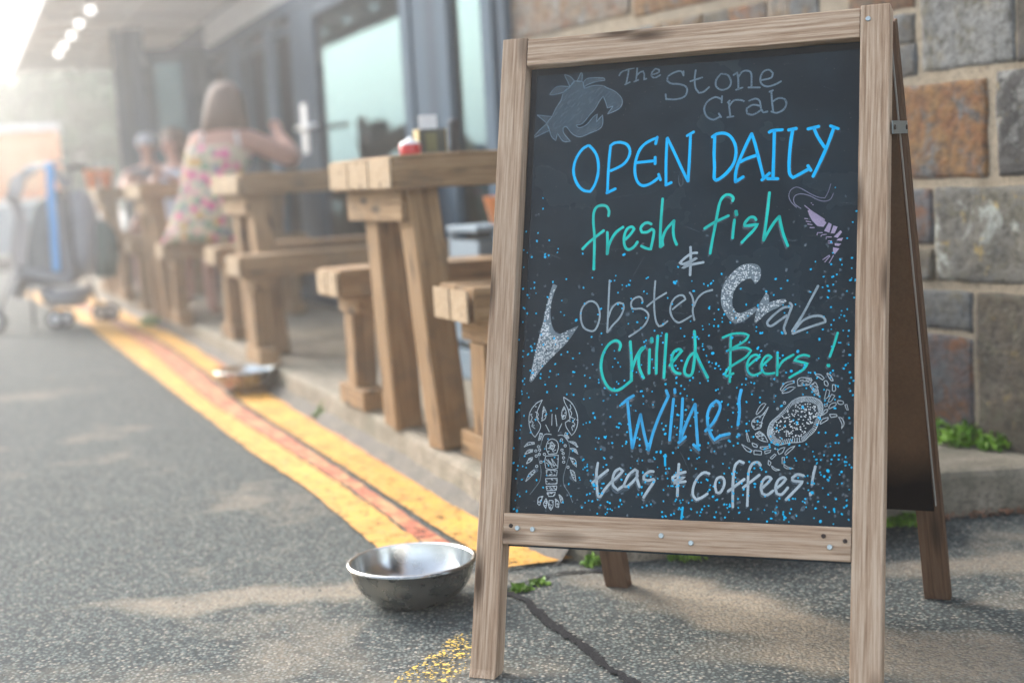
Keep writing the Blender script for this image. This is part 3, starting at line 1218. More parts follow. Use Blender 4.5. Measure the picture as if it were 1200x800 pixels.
    [4374,5927,4381,5928],
    [4353,6488,4361,6492],
    [4327,6486,4335,6483],
    [4103,6394,4111,6390],
    [4104,6595,4112,6597],
    [4441,6555,4448,6560],
    [3979,6273,3987,6275],
    [3954,6237,3962,6239],
    [4186,6462,4194,6459],
    [4097,5971,4105,5966],
    [4401,5914,4409,5911],
    [4146,5894,4154,5892],
    [3973,6308,3981,6313],
    [4137,6550,4145,6554],
    [4497,6562,4505,6558],
    [4136,6360,4144,6362],
    [4253,6584,4261,6583],
    [4203,6535,4211,6531],
    [3946,6187,3954,6184],
    [3943,6076,3951,6075],
    [4461,6484,4468,6489],
    [4109,6309,4117,6307],
    [4105,5990,4113,5987],
    [3965,5965,3973,5961],
    [4074,6181,4082,6176],
    [4204,5852,4212,5849],
    [3946,6345,3954,6342],
    [4024,6005,4032,6007],
    [4226,5832,4233,5831],
    [4321,6645,4329,6645],
    [4192,6649,4200,6647],
    [4076,5857,4084,5857],
    [4080,6302,4087,6304],
    [3943,6327,3951,6331],
    [4243,6684,4251,6684],
    [3983,6397,3991,6393],
    [4047,6365,4055,6362],
    [4026,6501,4034,6501],
    [4279,6513,4287,6515],
    [4153,5871,4161,5874],
    [4120,6594,4128,6594],
    [4165,6493,4173,6495],
    [4304,5926,4312,5929],
    [4055,6046,4063,6048],
    [4113,6521,4121,6517],
    [4045,6238,4052,6238],
    [4014,6057,4022,6059],
    [4436,6472,4444,6471],
    [3910,6160,3918,6161],
    [3983,6374,3991,6374],
    [4110,6594,4118,6595],
    [4060,6263,4068,6260],
    [4396,5973,4404,5969],
    [4248,6560,4256,6557],
    [4110,6308,4118,6308],
    [4035,6318,4043,6314],
    [4040,6202,4048,6199],
    [3943,6073,3951,6075],
    [3993,6237,4001,6241],
    [4093,6305,4100,6306],
    [4212,6567,4220,6569],
    [4241,5862,4249,5864],
    [4464,6637,4472,6638],
    [4100,5844,4108,5839],
    [4388,6655,4395,6653],
    [4180,6405,4188,6404],
    [4149,5870,4157,5873],
    [4069,6267,4077,6270],
    [3983,6078,3991,6080],
    [3994,6056,4002,6052],
    [4093,5859,4101,5856],
    [4048,6269,4056,6270],
    [4283,6574,4291,6577],
    [4239,6577,4247,6580],
    [4149,5894,4157,5894],
    [4054,6322,4062,6318],
    [4073,6477,4081,6478],
    [4157,6576,4165,6577],
    [4321,6693,4329,6688],
    [3915,6295,3922,6297],
    [4232,6464,4240,6462],
    [4329,6579,4337,6577],
    [4099,6584,4107,6587],
    [4326,5888,4334,5888],
    [4441,6529,4448,6531],
    [4164,6539,4172,6534],
    [4292,6567,4299,6569],
    [4082,5903,4089,5905],
    [4439,6443,4447,6439],
    [4225,5869,4233,5865],
    [4392,6570,4400,6570],
    [4035,6273,4043,6277],
    [3956,6159,3963,6164],
    [4153,6415,4161,6412],
    [4292,6550,4300,6550],
    [4024,6339,4032,6336],
    [4389,6666,4397,6666],
    [4130,6357,4138,6358],
    [4261,6657,4269,6655],
    [4467,6433,4475,6432],
    [3945,6115,3953,6111],
    [4088,6515,4096,6515],
    [4132,6425,4140,6420],
    [4045,6349,4053,6346],
    [4285,6586,4293,6590],
    [4225,6634,4233,6636],
    [3919,6168,3927,6167],
    [3957,6371,3965,6372],
    [4167,6497,4175,6494],
    [4172,5813,4180,5817],
    [4097,5828,4105,5825],
    [4012,6382,4020,6384],
    [4028,6419,4036,6423],
    [4120,6413,4128,6413],
    [4242,5869,4250,5868],
    [4320,6567,4328,6564],
    [4341,5924,4349,5928],
    [4015,6345,4023,6349],
    [4326,6614,4334,6615],
    [4053,6197,4060,6202],
    [4084,6324,4092,6328],
    [3925,6293,3933,6297],
    [4043,5933,4051,5933],
    [4020,6031,4028,6027],
    [4208,6495,4216,6492],
    [4456,6571,4464,6568],
    [4013,6288,4021,6287],
    [4048,6230,4055,6232],
    [4094,6497,4102,6498],
    [4025,6122,4033,6121],
    [4285,6492,4293,6493],
    [3978,5968,3986,5964],
    [4259,6633,4267,6636],
    [4259,5887,4266,5889],
    [3970,6443,3978,6441],
    [4268,5859,4275,5859],
    [4225,6634,4233,6632],
    [4280,5836,4288,5840],
    [4561,5882,4568,5879],
    [4511,5846,4519,5843],
    [4557,5974,4564,5977],
    [4559,6060,4566,6060],
    [4809,6080,4817,6082],
    [4485,5979,4493,5980],
    [4715,6036,4723,6035],
    [4811,6034,4819,6034],
    [4589,6027,4596,6027],
    [4580,5900,4588,5899],
    [4738,6097,4746,6100],
    [4815,6101,4822,6099],
    [4550,5945,4557,5942],
    [4501,5983,4508,5979],
    [4788,6093,4795,6090],
    [4694,6035,4701,6039],
    [4645,5942,4653,5942],
    [4740,6064,4748,6062],
    [4461,5859,4468,5855],
    [4597,6165,4605,6164],
    [4910,6110,4917,6113],
    [4593,6025,4600,6023],
    [4614,5951,4621,5952],
    [4638,6150,4646,6146],
    [4854,6096,4862,6092],
    [4830,6119,4838,6120],
    [4515,5904,4522,5905],
    [4756,6037,4764,6037],
    [4495,5964,4503,5960],
    [4923,6105,4931,6101],
    [4732,6037,4739,6039],
    [4641,6012,4648,6014],
    [4569,5987,4577,5991],
    [4468,5798,4476,5796],
    [4529,5835,4537,5831],
    [4587,5970,4594,5975],
    [4607,6140,4615,6136],
    [4796,6114,4803,6111],
    [4892,6087,4899,6088],
    [4655,6051,4662,6049],
    [4576,5972,4583,5976],
    [4588,6002,4595,6001],
    [4622,5980,4630,5977],
    [4701,6021,4708,6024],
    [4543,6066,4551,6069],
    [4809,6105,4817,6107],
    [4655,5985,4662,5980],
    [4484,5834,4491,5838],
    [4615,6227,4622,6228],
    [4640,6145,4648,6148],
    [4591,6018,4598,6020],
    [4506,5863,4513,5866],
    [4546,5949,4553,5949],
    [4870,6090,4878,6094],
    [4786,6040,4793,6040],
    [4820,6113,4827,6114],
    [4541,6010,4549,6009],
    [4566,5963,4573,5961],
    [4629,5971,4636,5967],
    [4486,5813,4494,5812]],
   p=[]),
  dict(n='ab', m='grey2', w=3.72,
   l=[[4985,6009,4894,6001,4750,5892,4651,5782,4662,5727,4717,5717,4826,5790,4951,5880],
    [4992,6073,5030,6035,4987,5907,4927,5742,4911,5669,4940,5595],
    [5425,6332,5327,6141,5188,5868,5039,5631],
    [5049,5594,5282,5683,5550,5771,5531,5826,5458,5864,5333,5856,5190,5785,5066,5631]],
   p=[]),
  dict(n='Chilled', m='teal', w=4.51,
   l=[[2242,5350,2262,5434,2210,5499,2123,5490,2030,5407,1958,5249,1943,5062,1994,4876,2088,4738,2196,4692,2310,4730,2468,4856],
    [2423,5488,2454,5210,2468,4850],
    [2467,5025,2539,5247,2620,5376,2667,5385],
    [2658,5385,2585,5284,2582,5118,2615,5007,2673,4897],
    [2754,5357,2756,5173,2759,4971],
    [2776,5538,2780,5477],
    [2787,5538,2791,5477],
    [2883,5577,2874,5301,2879,4971],
    [3026,5604,3015,5209,3008,4902],
    [3099,5099,3185,5209,3292,5336,3236,5358,3162,5318,3128,5227,3132,5117,3153,5035,3211,4980,3277,4968],
    [3483,5645,3502,5481,3507,5317,3495,5135,3469,4968,3409,4935,3352,4972,3349,5063,3408,5226,3507,5321,3597,5135,3724,4904]],
   p=[]),
  dict(n='Beers', m='teal', w=3.64,
   l=[[4078,5566,4078,5364,4081,5077,4080,4839],
    [3947,5538,4100,5598,4274,5602,4361,5573,4315,5497,4183,5412,4012,5322,4165,5368,4318,5378,4406,5334,4323,5230,4172,5135,4058,5058,4003,4963,4024,4925,4134,4973],
    [4365,5087,4458,5172,4548,5233,4474,5267,4390,5220,4349,5115,4367,5001,4436,4945,4511,4960,4568,4987],
    [4593,5096,4667,5172,4732,5229,4674,5257,4618,5219,4574,5115,4595,5011,4653,4968,4781,4979],
    [4820,5304,4825,5115,4823,4946],
    [4839,5059,4912,5172,5069,5265],
    [5311,5242,5227,5261,5135,5228,5084,5175,5174,5156,5286,5124,5232,5040,5104,4965,5015,4909],
    [5736,5598,5685,5412,5624,5230],
    [5595,5105,5605,5087],
    [5614,5105,5618,5087]],
   p=[]),
  dict(n='Wine', m='sky', w=4.69,
   l=[[2321,4472,2423,4556,2513,4611],
    [2414,4537,2455,4235,2527,3772],
    [2527,3772,2586,4055,2643,4311],
    [2643,4311,2711,4021,2797,3742],
    [2797,3742,2862,4023,2964,4315,3094,4607],
    [3094,4607,3053,4698],
    [3180,4562,3155,4209,3138,3911],
    [3193,4717,3200,4662],
    [3328,4573,3322,4212,3310,3924],
    [3288,3873,3396,3970],
    [3310,3924,3415,4213,3535,4484],
    [3535,4484,3569,4126,3605,3778],
    [3529,3847,3623,3769],
    [3714,4065,3838,4201,3932,4399,3929,4497,3873,4542,3793,4469,3742,4343,3747,4182,3798,4022,3865,3926,3953,3990,4101,4028],
    [4266,4714,4235,4545,4249,4367,4228,4168],
    [4241,4021,4251,4004]],
   p=[]),
  dict(n='teas', m='grey', w=4.26,
   l=[[1957,3518,1940,3365,1956,3158,1980,3000,2020,2978,2091,3099,2211,3238],
    [1875,3196,1997,3303,2131,3411],
    [2211,3238,2259,3271,2332,3345,2383,3402,2328,3440,2254,3390,2217,3278,2230,3167,2309,3098,2406,3173],
    [2406,3173,2482,3341,2586,3431,2629,3401],
    [2409,3165,2464,3159,2553,3233,2632,3330],
    [2625,3409,2625,3290,2672,3158],
    [2892,3408,2827,3406,2747,3349,2733,3286,2799,3264,2897,3290,2906,3252,2821,3123,2744,2998],
    [3303,3537,3296,3295,3297,3038],
    [3412,3415,3316,3389,3205,3323,3224,3269,3304,3295,3399,3337,3304,3279,3225,3238,3418,3267]],
   p=[]),
  dict(n='drips', m='dot', w=3.47,
   l=[[3071,3655,3080,3508],
    [3055,3655,3088,3656],
    [3388,2863,3373,2684]],
   p=[]),
  dict(n='coffees', m='grey', w=4.02,
   l=[[3797,3400,3719,3417,3624,3348,3552,3195,3547,3063,3607,2990,3693,3031,3778,3090],
    [4000,3359,3925,3329,3895,3225,3922,3113,3979,3115,4034,3211,4040,3304,4000,3359],
    [4337,3583,4270,3610,4205,3543,4181,3383,4179,3122,4186,2899],
    [4103,3138,4354,3332],
    [4602,3553,4554,3598,4470,3568,4417,3427,4415,3167,4412,2926],
    [4338,3202,4587,3404],
    [4630,3202,4712,3279,4776,3354,4719,3380,4646,3323,4617,3211,4642,3119,4717,3104,4805,3171],
    [4854,3209,4936,3276,4999,3352,4952,3378,4879,3330,4841,3218,4865,3127,4940,3120,5030,3224],
    [5265,3411,5172,3431,5091,3373,5120,3328,5258,3323,5195,3248,5006,3040],
    [5441,3557,5411,3419,5396,3282],
    [5371,3153,5377,3126]],
   p=[]),
  dict(n='lobster', m='pale', w=1.22,
   l=[[945,4528,834,4462,735,4319,729,4136,783,3982,847,3912,911,4012,936,4111,878,4194,857,4307,896,4420,945,4528],
    [972,4421,1022,4323,1012,4224,954,4181,962,4308,972,4421],
    [1315,4579,1462,4482,1559,4315,1581,4149,1543,4023,1487,3952,1392,4076,1365,4159,1445,4216,1408,4369,1337,4495,1315,4579],
    [1331,4425,1297,4326,1312,4214,1361,4229,1375,4327,1331,4425],
    [910,3858,933,3984,979,3971,939,3872,910,3858],
    [1381,4006,1445,3910,1416,3895,1363,3950,1381,4006],
    [1148,3890,1240,3850,1265,3753,1240,3655,1101,3638,1051,3735,1076,3847,1148,3890],
    [1141,3848,1198,3780,1172,3709,1117,3736,1122,3820,1141,3848],
    [1052,3609,1271,3628,1270,3420,1173,3390,1062,3409,1038,3525,1052,3609],
    [1069,3381,1262,3387,1258,3295,1088,3290,1069,3381],
    [1067,3242,1269,3254,1267,3165,1080,3154,1067,3242],
    [1082,3118,1269,3130,1263,3060,1100,3049,1082,3118],
    [1102,3016,1250,3027,1224,2962,1135,2954,1102,3016],
    [1031,2956,957,2925,947,2828,984,2807,1031,2956],
    [1092,2922,1052,2832,1094,2756,1110,2862,1092,2922],
    [1147,2891,1143,2794,1185,2732,1217,2797,1212,2893,1147,2891],
    [1255,2922,1261,2798,1313,2781,1317,2869,1255,2922],
    [1311,2993,1373,2940,1385,2872,1356,2857,1311,2993],
    [659,3746,730,3820,836,3828,843,3800,747,3784,659,3746],
    [680,3628,737,3700,818,3710,814,3673,680,3628],
    [718,3475,759,3560,824,3581,806,3525,718,3475],
    [718,3182,772,3309,859,3381,868,3331,718,3182],
    [1447,3854,1551,3843,1599,3761,1547,3801,1447,3854],
    [1462,3744,1556,3737,1610,3650,1528,3709,1462,3744],
    [1474,3597,1571,3553,1594,3443,1523,3510,1474,3597],
    [1484,3398,1559,3359,1596,3209,1534,3276,1484,3398],
    [1060,3554,1170,3445,1090,3554,1216,3433,1149,3570,1259,3448],
    [1130,3960,1100,3968,1010,3958,970,3859],
    [1250,3948,1339,3950,1433,3854],
    [1128,4296,1131,4114],
    [1189,4283,1222,4101],
    [1026,4118,1092,4007],
    [1306,4144,1252,4018],
    [752,4277,785,4235,763,4192,804,4151,780,4094,839,4053],
    [865,4321,888,4279,869,4250,895,4208],
    [1434,4454,1454,4398,1432,4370,1470,4314,1449,4258,1504,4231],
    [1533,4231,1500,4175,1538,4134,1481,4091,1498,4036],
    [936,3760,930,3746,916,3740,901,3745,894,3759,899,3773,914,3779,929,3774,936,3760],
    [894,3689,889,3675,874,3669,859,3675,852,3688,858,3702,872,3708,887,3703,894,3689],
    [960,3705,954,3691,940,3685,925,3690,918,3704,923,3718,938,3724,953,3718,960,3705],
    [905,3606,899,3592,885,3586,869,3591,862,3605,868,3619,883,3625,898,3619,905,3606],
    [957,3635,952,3621,937,3615,922,3620,915,3634,921,3648,935,3654,950,3648,957,3635],
    [1047,3637,1042,3623,1027,3617,1012,3622,1005,3636,1011,3650,1025,3656,1040,3651,1047,3637],
    [922,3439,917,3425,902,3418,887,3424,880,3437,886,3451,900,3457,915,3452,922,3439],
    [994,3510,988,3496,974,3490,958,3495,952,3509,957,3523,972,3529,987,3524,994,3510],
    [1334,3880,1328,3866,1314,3860,1299,3865,1292,3879,1297,3893,1312,3899,1327,3894,1334,3880],
    [1403,3784,1398,3770,1384,3764,1369,3770,1362,3783,1367,3797,1382,3803,1397,3798,1403,3784],
    [1350,3713,1345,3700,1331,3694,1316,3699,1309,3713,1314,3726,1329,3732,1344,3727,1350,3713],
    [1374,3658,1368,3645,1354,3639,1339,3644,1332,3658,1338,3671,1352,3677,1367,3672,1374,3658],
    [1383,3589,1378,3576,1363,3569,1348,3575,1342,3588,1347,3602,1361,3608,1376,3603,1383,3589],
    [1389,3520,1384,3506,1370,3500,1355,3506,1348,3519,1353,3533,1368,3539,1383,3534,1389,3520],
    [1467,3439,1462,3426,1447,3419,1433,3425,1426,3438,1431,3452,1446,3458,1460,3453,1467,3439],
    [750,4286,774,4290],
    [820,4207,845,4198],
    [845,4239,869,4234],
    [832,4327,857,4321],
    [737,4164,761,4173],
    [823,4416,847,4416],
    [801,4101,825,4107],
    [741,4153,765,4156],
    [992,4262,1016,4275],
    [1005,4285,1029,4283],
    [956,4345,980,4354],
    [970,4369,995,4359],
    [949,4183,973,4192],
    [954,4312,978,4317],
    [946,4225,969,4237],
    [967,4344,992,4331],
    [1560,4210,1584,4205],
    [1501,4106,1525,4094],
    [1454,4472,1478,4468],
    [1484,4166,1507,4174],
    [1434,4258,1458,4245],
    [1497,4118,1521,4105],
    [1428,4185,1452,4184],
    [1419,4377,1443,4381],
    [1309,4245,1332,4249],
    [1321,4379,1345,4382],
    [1292,4279,1317,4269],
    [1346,4314,1369,4327],
    [1304,4255,1328,4258],
    [1324,4277,1348,4280],
    [1304,4370,1328,4359],
    [1323,4270,1347,4266],
    [920,3933,944,3934],
    [934,3905,958,3914],
    [930,3887,953,3894],
    [929,3889,953,3885],
    [936,3974,960,3970],
    [948,3965,972,3974],
    [913,3897,937,3897],
    [952,3964,976,3969],
    [1383,3948,1407,3952],
    [1371,3955,1395,3956],
    [1403,3930,1426,3926],
    [1381,3919,1404,3927],
    [1392,3964,1416,3953],
    [1378,3946,1402,3937],
    [1413,3939,1437,3929],
    [1405,3916,1429,3912],
    [1084,3739,1108,3733],
    [1186,3777,1209,3790],
    [1167,3692,1191,3682],
    [1168,3764,1191,3772],
    [1084,3678,1107,3691],
    [1129,3816,1153,3819],
    [1199,3703,1222,3715],
    [1078,3813,1102,3822],
    [1137,3742,1162,3730],
    [1150,3787,1174,3785],
    [1129,3768,1153,3774],
    [1144,3788,1168,3787],
    [1151,3763,1175,3765],
    [1132,3793,1156,3793],
    [1108,3760,1132,3757],
    [1161,3730,1185,3733],
    [1252,3568,1276,3568],
    [1152,3553,1176,3555],
    [1248,3626,1272,3621],
    [1064,3498,1089,3494],
    [1154,3433,1178,3426],
    [1204,3460,1228,3461],
    [1103,3505,1127,3500],
    [1088,3473,1112,3470],
    [1133,3301,1157,3309],
    [1208,3367,1232,3361],
    [1145,3358,1170,3350],
    [1133,3311,1157,3312],
    [1071,3350,1095,3358],
    [1083,3381,1107,3380],
    [1157,3319,1181,3323],
    [1206,3307,1229,3310],
    [1112,3156,1135,3168],
    [1166,3237,1190,3243],
    [1248,3170,1272,3171],
    [1073,3205,1098,3195],
    [1229,3244,1252,3251],
    [1154,3244,1178,3248],
    [1170,3230,1195,3223],
    [1248,3228,1272,3229],
    [1205,3115,1228,3116],
    [1180,3065,1204,3064],
    [1238,3070,1261,3081],
    [1214,3092,1238,3091],
    [1163,3082,1187,3085],
    [1153,3057,1176,3066],
    [1140,3091,1164,3105],
    [1089,3095,1113,3083],
    [1175,3001,1198,3014],
    [1135,2955,1159,2961],
    [1218,2978,1241,2990],
    [1182,3017,1206,3020],
    [1154,3010,1178,3008],
    [1219,2976,1243,2985],
    [1104,2992,1128,2995],
    [1115,3003,1139,2998],
    [948,2849,971,2858],
    [988,2879,1012,2878],
    [952,2860,976,2866],
    [1014,2945,1038,2953],
    [995,2943,1020,2940],
    [965,2860,989,2857],
    [970,2806,993,2815],
    [996,2893,1020,2894],
    [1093,2878,1117,2876],
    [1097,2867,1121,2856],
    [1062,2865,1085,2874],
    [1062,2800,1085,2808],
    [1077,2781,1101,2782],
    [1084,2806,1108,2808],
    [1095,2848,1119,2848],
    [1072,2851,1096,2840],
    [1135,2828,1159,2817],
    [1171,2825,1195,2815],
    [1199,2866,1223,2874],
    [1133,2836,1157,2836],
    [1158,2781,1181,2794],
    [1132,2816,1156,2822],
    [1162,2790,1186,2789],
    [1166,2769,1190,2768],
    [1248,2914,1272,2908],
    [1279,2829,1302,2833],
    [1261,2891,1285,2892],
    [1275,2844,1299,2846],
    [1270,2878,1293,2892],
    [1285,2847,1309,2837],
    [1260,2884,1284,2879],
    [1296,2810,1320,2800],
    [1338,2907,1362,2897],
    [1333,2948,1356,2960],
    [1314,2978,1337,2980],
    [1322,2949,1345,2958],
    [1339,2923,1362,2931],
    [1357,2918,1380,2923],
    [1346,2925,1369,2935],
    [1354,2859,1377,2872],
    [751,3796,776,3791],
    [713,3780,737,3784],
    [700,3791,724,3795],
    [672,3768,697,3762],
    [662,3756,685,3764],
    [808,3800,832,3802],
    [818,3819,842,3816],
    [784,3813,808,3811],
    [760,3695,784,3690],
    [684,3646,708,3650],
    [775,3679,799,3679],
    [733,3676,757,3670],
    [780,3681,804,3687],
    [757,3664,781,3660],
    [787,3694,811,3696],
    [768,3677,792,3679],
    [778,3515,802,3522],
    [758,3555,782,3559],
    [742,3533,766,3536],
    [781,3526,805,3533],
    [788,3562,812,3552],
    [787,3547,812,3539],
    [749,3558,773,3556],
    [750,3546,774,3551],
    [772,3302,796,3303],
    [840,3340,864,3345],
    [786,3327,811,3323],
    [821,3311,846,3302],
    [803,3297,827,3307],
    [806,3292,830,3298],
    [797,3301,821,3305],
    [753,3260,777,3267],
    [1543,3837,1567,3828],
    [1501,3838,1525,3834],
    [1556,3811,1579,3813],
    [1581,3766,1604,3776],
    [1523,3829,1546,3828],
    [1503,3830,1527,3822],
    [1540,3827,1563,3834],
    [1515,3817,1539,3806],
    [1553,3684,1576,3693],
    [1542,3696,1566,3688],
    [1564,3700,1588,3706],
    [1485,3732,1509,3724],
    [1547,3729,1571,3732],
    [1546,3716,1569,3723],
    [1526,3729,1550,3719],
    [1521,3716,1545,3705],
    [1553,3494,1577,3486],
    [1511,3539,1535,3535],
    [1468,3598,1492,3589],
    [1511,3522,1534,3529],
    [1547,3507,1570,3514],
    [1487,3578,1511,3576],
    [1518,3565,1541,3575],
    [1531,3487,1554,3496],
    [1507,3328,1531,3322],
    [1539,3311,1563,3308],
    [1508,3314,1532,3310],
    [1540,3276,1564,3277],
    [1517,3327,1541,3329],
    [1543,3350,1566,3359],
    [1500,3362,1523,3366],
    [1494,3349,1518,3339]],
   p=[]),
  dict(n='lobster feelers', m='palefaint', w=1.08,
   l=[[970,3859,939,3690,934,3550,979,3384,972,3217,903,3104,805,2976],
    [1433,3854,1469,3702,1421,3480,1377,3285,1392,3147,1487,3013,1553,2872]],
   p=[]),
  dict(n='crab', m='pale', w=1.1,
   l=[[4878,4727,4950,4824,5089,4864,5096,4831,4983,4792,4900,4702,4878,4727],
    [4907,4684,5016,4760,5112,4761,5018,4689,4907,4667,4907,4684],
    [5146,4879,5205,4911,5353,4897,5358,4869,5313,4798,5229,4793,5148,4776,5142,4836,5146,4879],
    [5330,4783,5407,4841,5440,4795,5475,4625,5400,4688,5330,4783],
    [4509,4347,4561,4455,4618,4506,4661,4500,4595,4402,4521,4330,4509,4347],
    [4458,4239,4532,4298,4607,4327,4701,4457,4691,4425,4609,4252,4591,4133,4494,4099,4449,4163,4458,4239],
    [4507,4035,4571,4075,4648,4016,4709,3911,4607,3930,4530,3982,4507,4035],
    [5411,4969,5489,4955,5547,4901,5523,4876,5411,4954,5411,4969],
    [5588,4983,5647,4940,5684,4864,5649,4870,5588,4965,5588,4983],
    [5548,4859,5582,4863,5608,4817,5598,4778,5555,4806,5548,4859],
    [5675,4806,5713,4800,5724,4732,5704,4700,5673,4711,5675,4806],
    [5588,4732,5635,4711,5612,4615,5554,4579,5588,4732],
    [5663,4658,5712,4637,5655,4546,5609,4541,5663,4658],
    [5759,4563,5832,4554,5847,4518,5801,4501,5759,4525,5759,4563],
    [5864,4497,5895,4506,5917,4418,5896,4422,5864,4497],
    [5619,4446,5656,4510,5728,4531,5729,4489,5636,4435,5619,4446],
    [5555,4498,5597,4509,5604,4477,5562,4466,5555,4498],
    [5523,4332,5563,4413,5611,4425,5595,4382,5523,4332],
    [5638,4351,5732,4352,5753,4321,5660,4305,5638,4351],
    [5494,4212,5535,4276,5618,4304,5608,4266,5505,4201,5494,4212],
    [5774,4311,5826,4290,5859,4207,5819,4133,5828,4206,5774,4311],
    [4376,4050,4424,3905,4391,3915,4366,4033,4376,4050],
    [4294,3870,4371,3829,4464,3777,4443,3745,4373,3775,4294,3870],
    [4457,3895,4533,3864,4541,3826,4480,3842,4457,3895],
    [4492,3778,4611,3770,4609,3712,4494,3718,4492,3778],
    [4588,3833,4696,3842,4742,3869,4728,3826,4643,3798,4589,3812,4588,3833],
    [4659,3771,4757,3790,4745,3758,4666,3729,4659,3771],
    [4858,3776,4911,3819,4974,3838,4933,3756,4881,3727,4858,3776],
    [4972,3746,5038,3822,5127,3862,5081,3808,4981,3715,4972,3746],
    [4747,3667,4816,3732,4838,3718,4776,3652,4747,3667],
    [4722,3634,4762,3597,4746,3550,4720,3570,4722,3634],
    [4931,3682,4967,3683,4963,3587,4933,3586,4931,3682],
    [4772,3550,4833,3505,4908,3490,4834,3478,4779,3519,4772,3550],
    [4963,3577,5024,3536,5120,3517,5024,3511,4964,3534,4963,3577],
    [5275,4617,5402,4603,5508,4540,5536,4434,5493,4286,5433,4115,5330,4008,5237,3928,5036,3907,4867,3865,4780,3902,4709,3996,4696,4082,4740,4211,4855,4319,4960,4428,5064,4546,5169,4601,5275,4617],
    [5275,4617,5253,4543],
    [5300,4614,5274,4541],
    [5326,4611,5295,4539],
    [5351,4608,5317,4536],
    [5377,4605,5338,4534],
    [5402,4603,5360,4532],
    [5423,4590,5377,4522],
    [5445,4578,5395,4512],
    [5466,4565,5413,4502],
    [5487,4552,5431,4492],
    [5508,4540,5449,4482],
    [5514,4519,5454,4465],
    [5519,4498,5458,4448],
    [5525,4476,5463,4431],
    [5530,4455,5467,4414],
    [5536,4434,5472,4397],
    [5527,4404,5465,4374],
    [5518,4375,5457,4350],
    [5510,4345,5450,4326],
    [5501,4315,5443,4302],
    [5493,4286,5436,4278],
    [5481,4252,5426,4251],
    [5469,4218,5416,4224],
    [5457,4184,5406,4197],
    [5445,4150,5396,4169],
    [5433,4115,5386,4142],
    [5413,4094,5368,4125],
    [5392,4073,5351,4108],
    [5371,4051,5334,4091],
    [5351,4030,5316,4073],
    [5330,4008,5299,4056],
    [5312,3992,5283,4043],
    [5293,3976,5268,4030],
    [5274,3960,5252,4018],
    [5256,3944,5236,4005],
    [5237,3928,5221,3992],
    [5197,3924,5187,3989],
    [5157,3920,5153,3985],
    [5117,3915,5119,3982],
    [5077,3911,5086,3978],
    [5036,3907,5052,3975],
    [5002,3899,5023,3968],
    [4969,3890,4995,3962],
    [4935,3882,4966,3955],
    [4901,3873,4938,3948],
    [4867,3865,4909,3942],
    [4849,3872,4895,3948],
    [4832,3880,4880,3953],
    [4815,3887,4866,3959],
    [4797,3894,4851,3965],
    [4780,3902,4837,3971],
    [4766,3920,4825,3986],
    [4752,3939,4813,4001],
    [4737,3958,4801,4016],
    [4723,3977,4789,4031],
    [4709,3996,4777,4047],
    [4706,4013,4775,4060],
    [4704,4030,4773,4074],
    [4701,4047,4771,4088],
    [4698,4064,4768,4101],
    [4696,4082,4766,4115],
    [4705,4107,4774,4135],
    [4714,4133,4781,4156],
    [4722,4159,4789,4177],
    [4731,4185,4796,4197],
    [4740,4211,4803,4218],
    [4763,4232,4823,4235],
    [4786,4254,4842,4253],
    [4809,4276,4862,4270],
    [4832,4298,4881,4288],
    [4855,4319,4900,4305],
    [4876,4341,4918,4322],
    [4897,4363,4936,4340],
    [4918,4384,4953,4357],
    [4939,4406,4971,4374],
    [4960,4428,4988,4392],
    [4981,4451,5006,4411],
    [5002,4475,5023,4430],
    [5022,4499,5041,4449],
    [5043,4523,5058,4468],
    [5064,4546,5076,4487],
    [5085,4557,5093,4495],
    [5106,4568,5111,4504],
    [5127,4579,5129,4513],
    [5148,4590,5146,4522],
    [5169,4601,5164,4530],
    [5190,4604,5182,4533],
    [5211,4607,5199,4535],
    [5233,4610,5217,4538],
    [5254,4613,5235,4540],
    [5158,4794,5184,4780],
    [5301,4886,5326,4885],
    [5299,4840,5324,4847],
    [5267,4814,5292,4809],
    [5197,4815,5223,4815],
    [5342,4880,5368,4870],
    [5140,4874,5165,4888],
    [5206,4866,5231,4878],
    [5177,4859,5203,4870],
    [5255,4849,5280,4863],
    [5283,4852,5308,4855],
    [5317,4875,5343,4866],
    [5162,4777,5187,4789],
    [5205,4836,5231,4832],
    [5312,4877,5337,4870],
    [5227,4857,5252,4856],
    [5306,4800,5331,4815],
    [5268,4884,5293,4882],
    [5421,4763,5447,4766],
    [5438,4677,5463,4671],
    [5426,4723,5451,4730],
    [5369,4718,5394,4724],
    [5344,4772,5369,4774],
    [5421,4760,5446,4768],
    [5424,4697,5449,4710],
    [5394,4709,5420,4698],
    [5438,4657,5463,4642],
    [5416,4702,5442,4695],
    [5405,4711,5431,4706],
    [5432,4755,5457,4768],
    [5372,4722,5398,4715],
    [5369,4801,5394,4812],
    [5395,4778,5421,4781],
    [5445,4661,5470,4675],
    [5398,4727,5424,4735],
    [5369,4760,5394,4746],
    [4576,4168,4602,4184],
    [4521,4175,4547,4178],
    [4623,4359,4649,4357],
    [4479,4225,4505,4219],
    [4521,4242,4547,4241],
    [4623,4333,4649,4338],
    [4563,4212,4589,4214],
    [4530,4127,4556,4131],
    [4571,4170,4596,4177],
    [4523,4226,4549,4223],
    [4462,4130,4488,4138],
    [4468,4219,4494,4213],
    [4556,4287,4582,4294],
    [4460,4160,4486,4149],
    [4470,4234,4496,4248],
    [4570,4146,4595,4160],
    [4589,4213,4615,4200],
    [4619,4334,4645,4335],
    [4505,4028,4531,4042],
    [4576,4037,4601,4052],
    [4536,4045,4562,4057],
    [4560,3991,4586,4004],
    [4615,3955,4640,3965],
    [4559,4008,4584,4011],
    [4604,3934,4629,3945],
    [4595,4032,4621,4036],
    [4596,4002,4622,4003],
    [4632,3926,4658,3920],
    [4602,4009,4628,4021],
    [4526,3996,4551,4009],
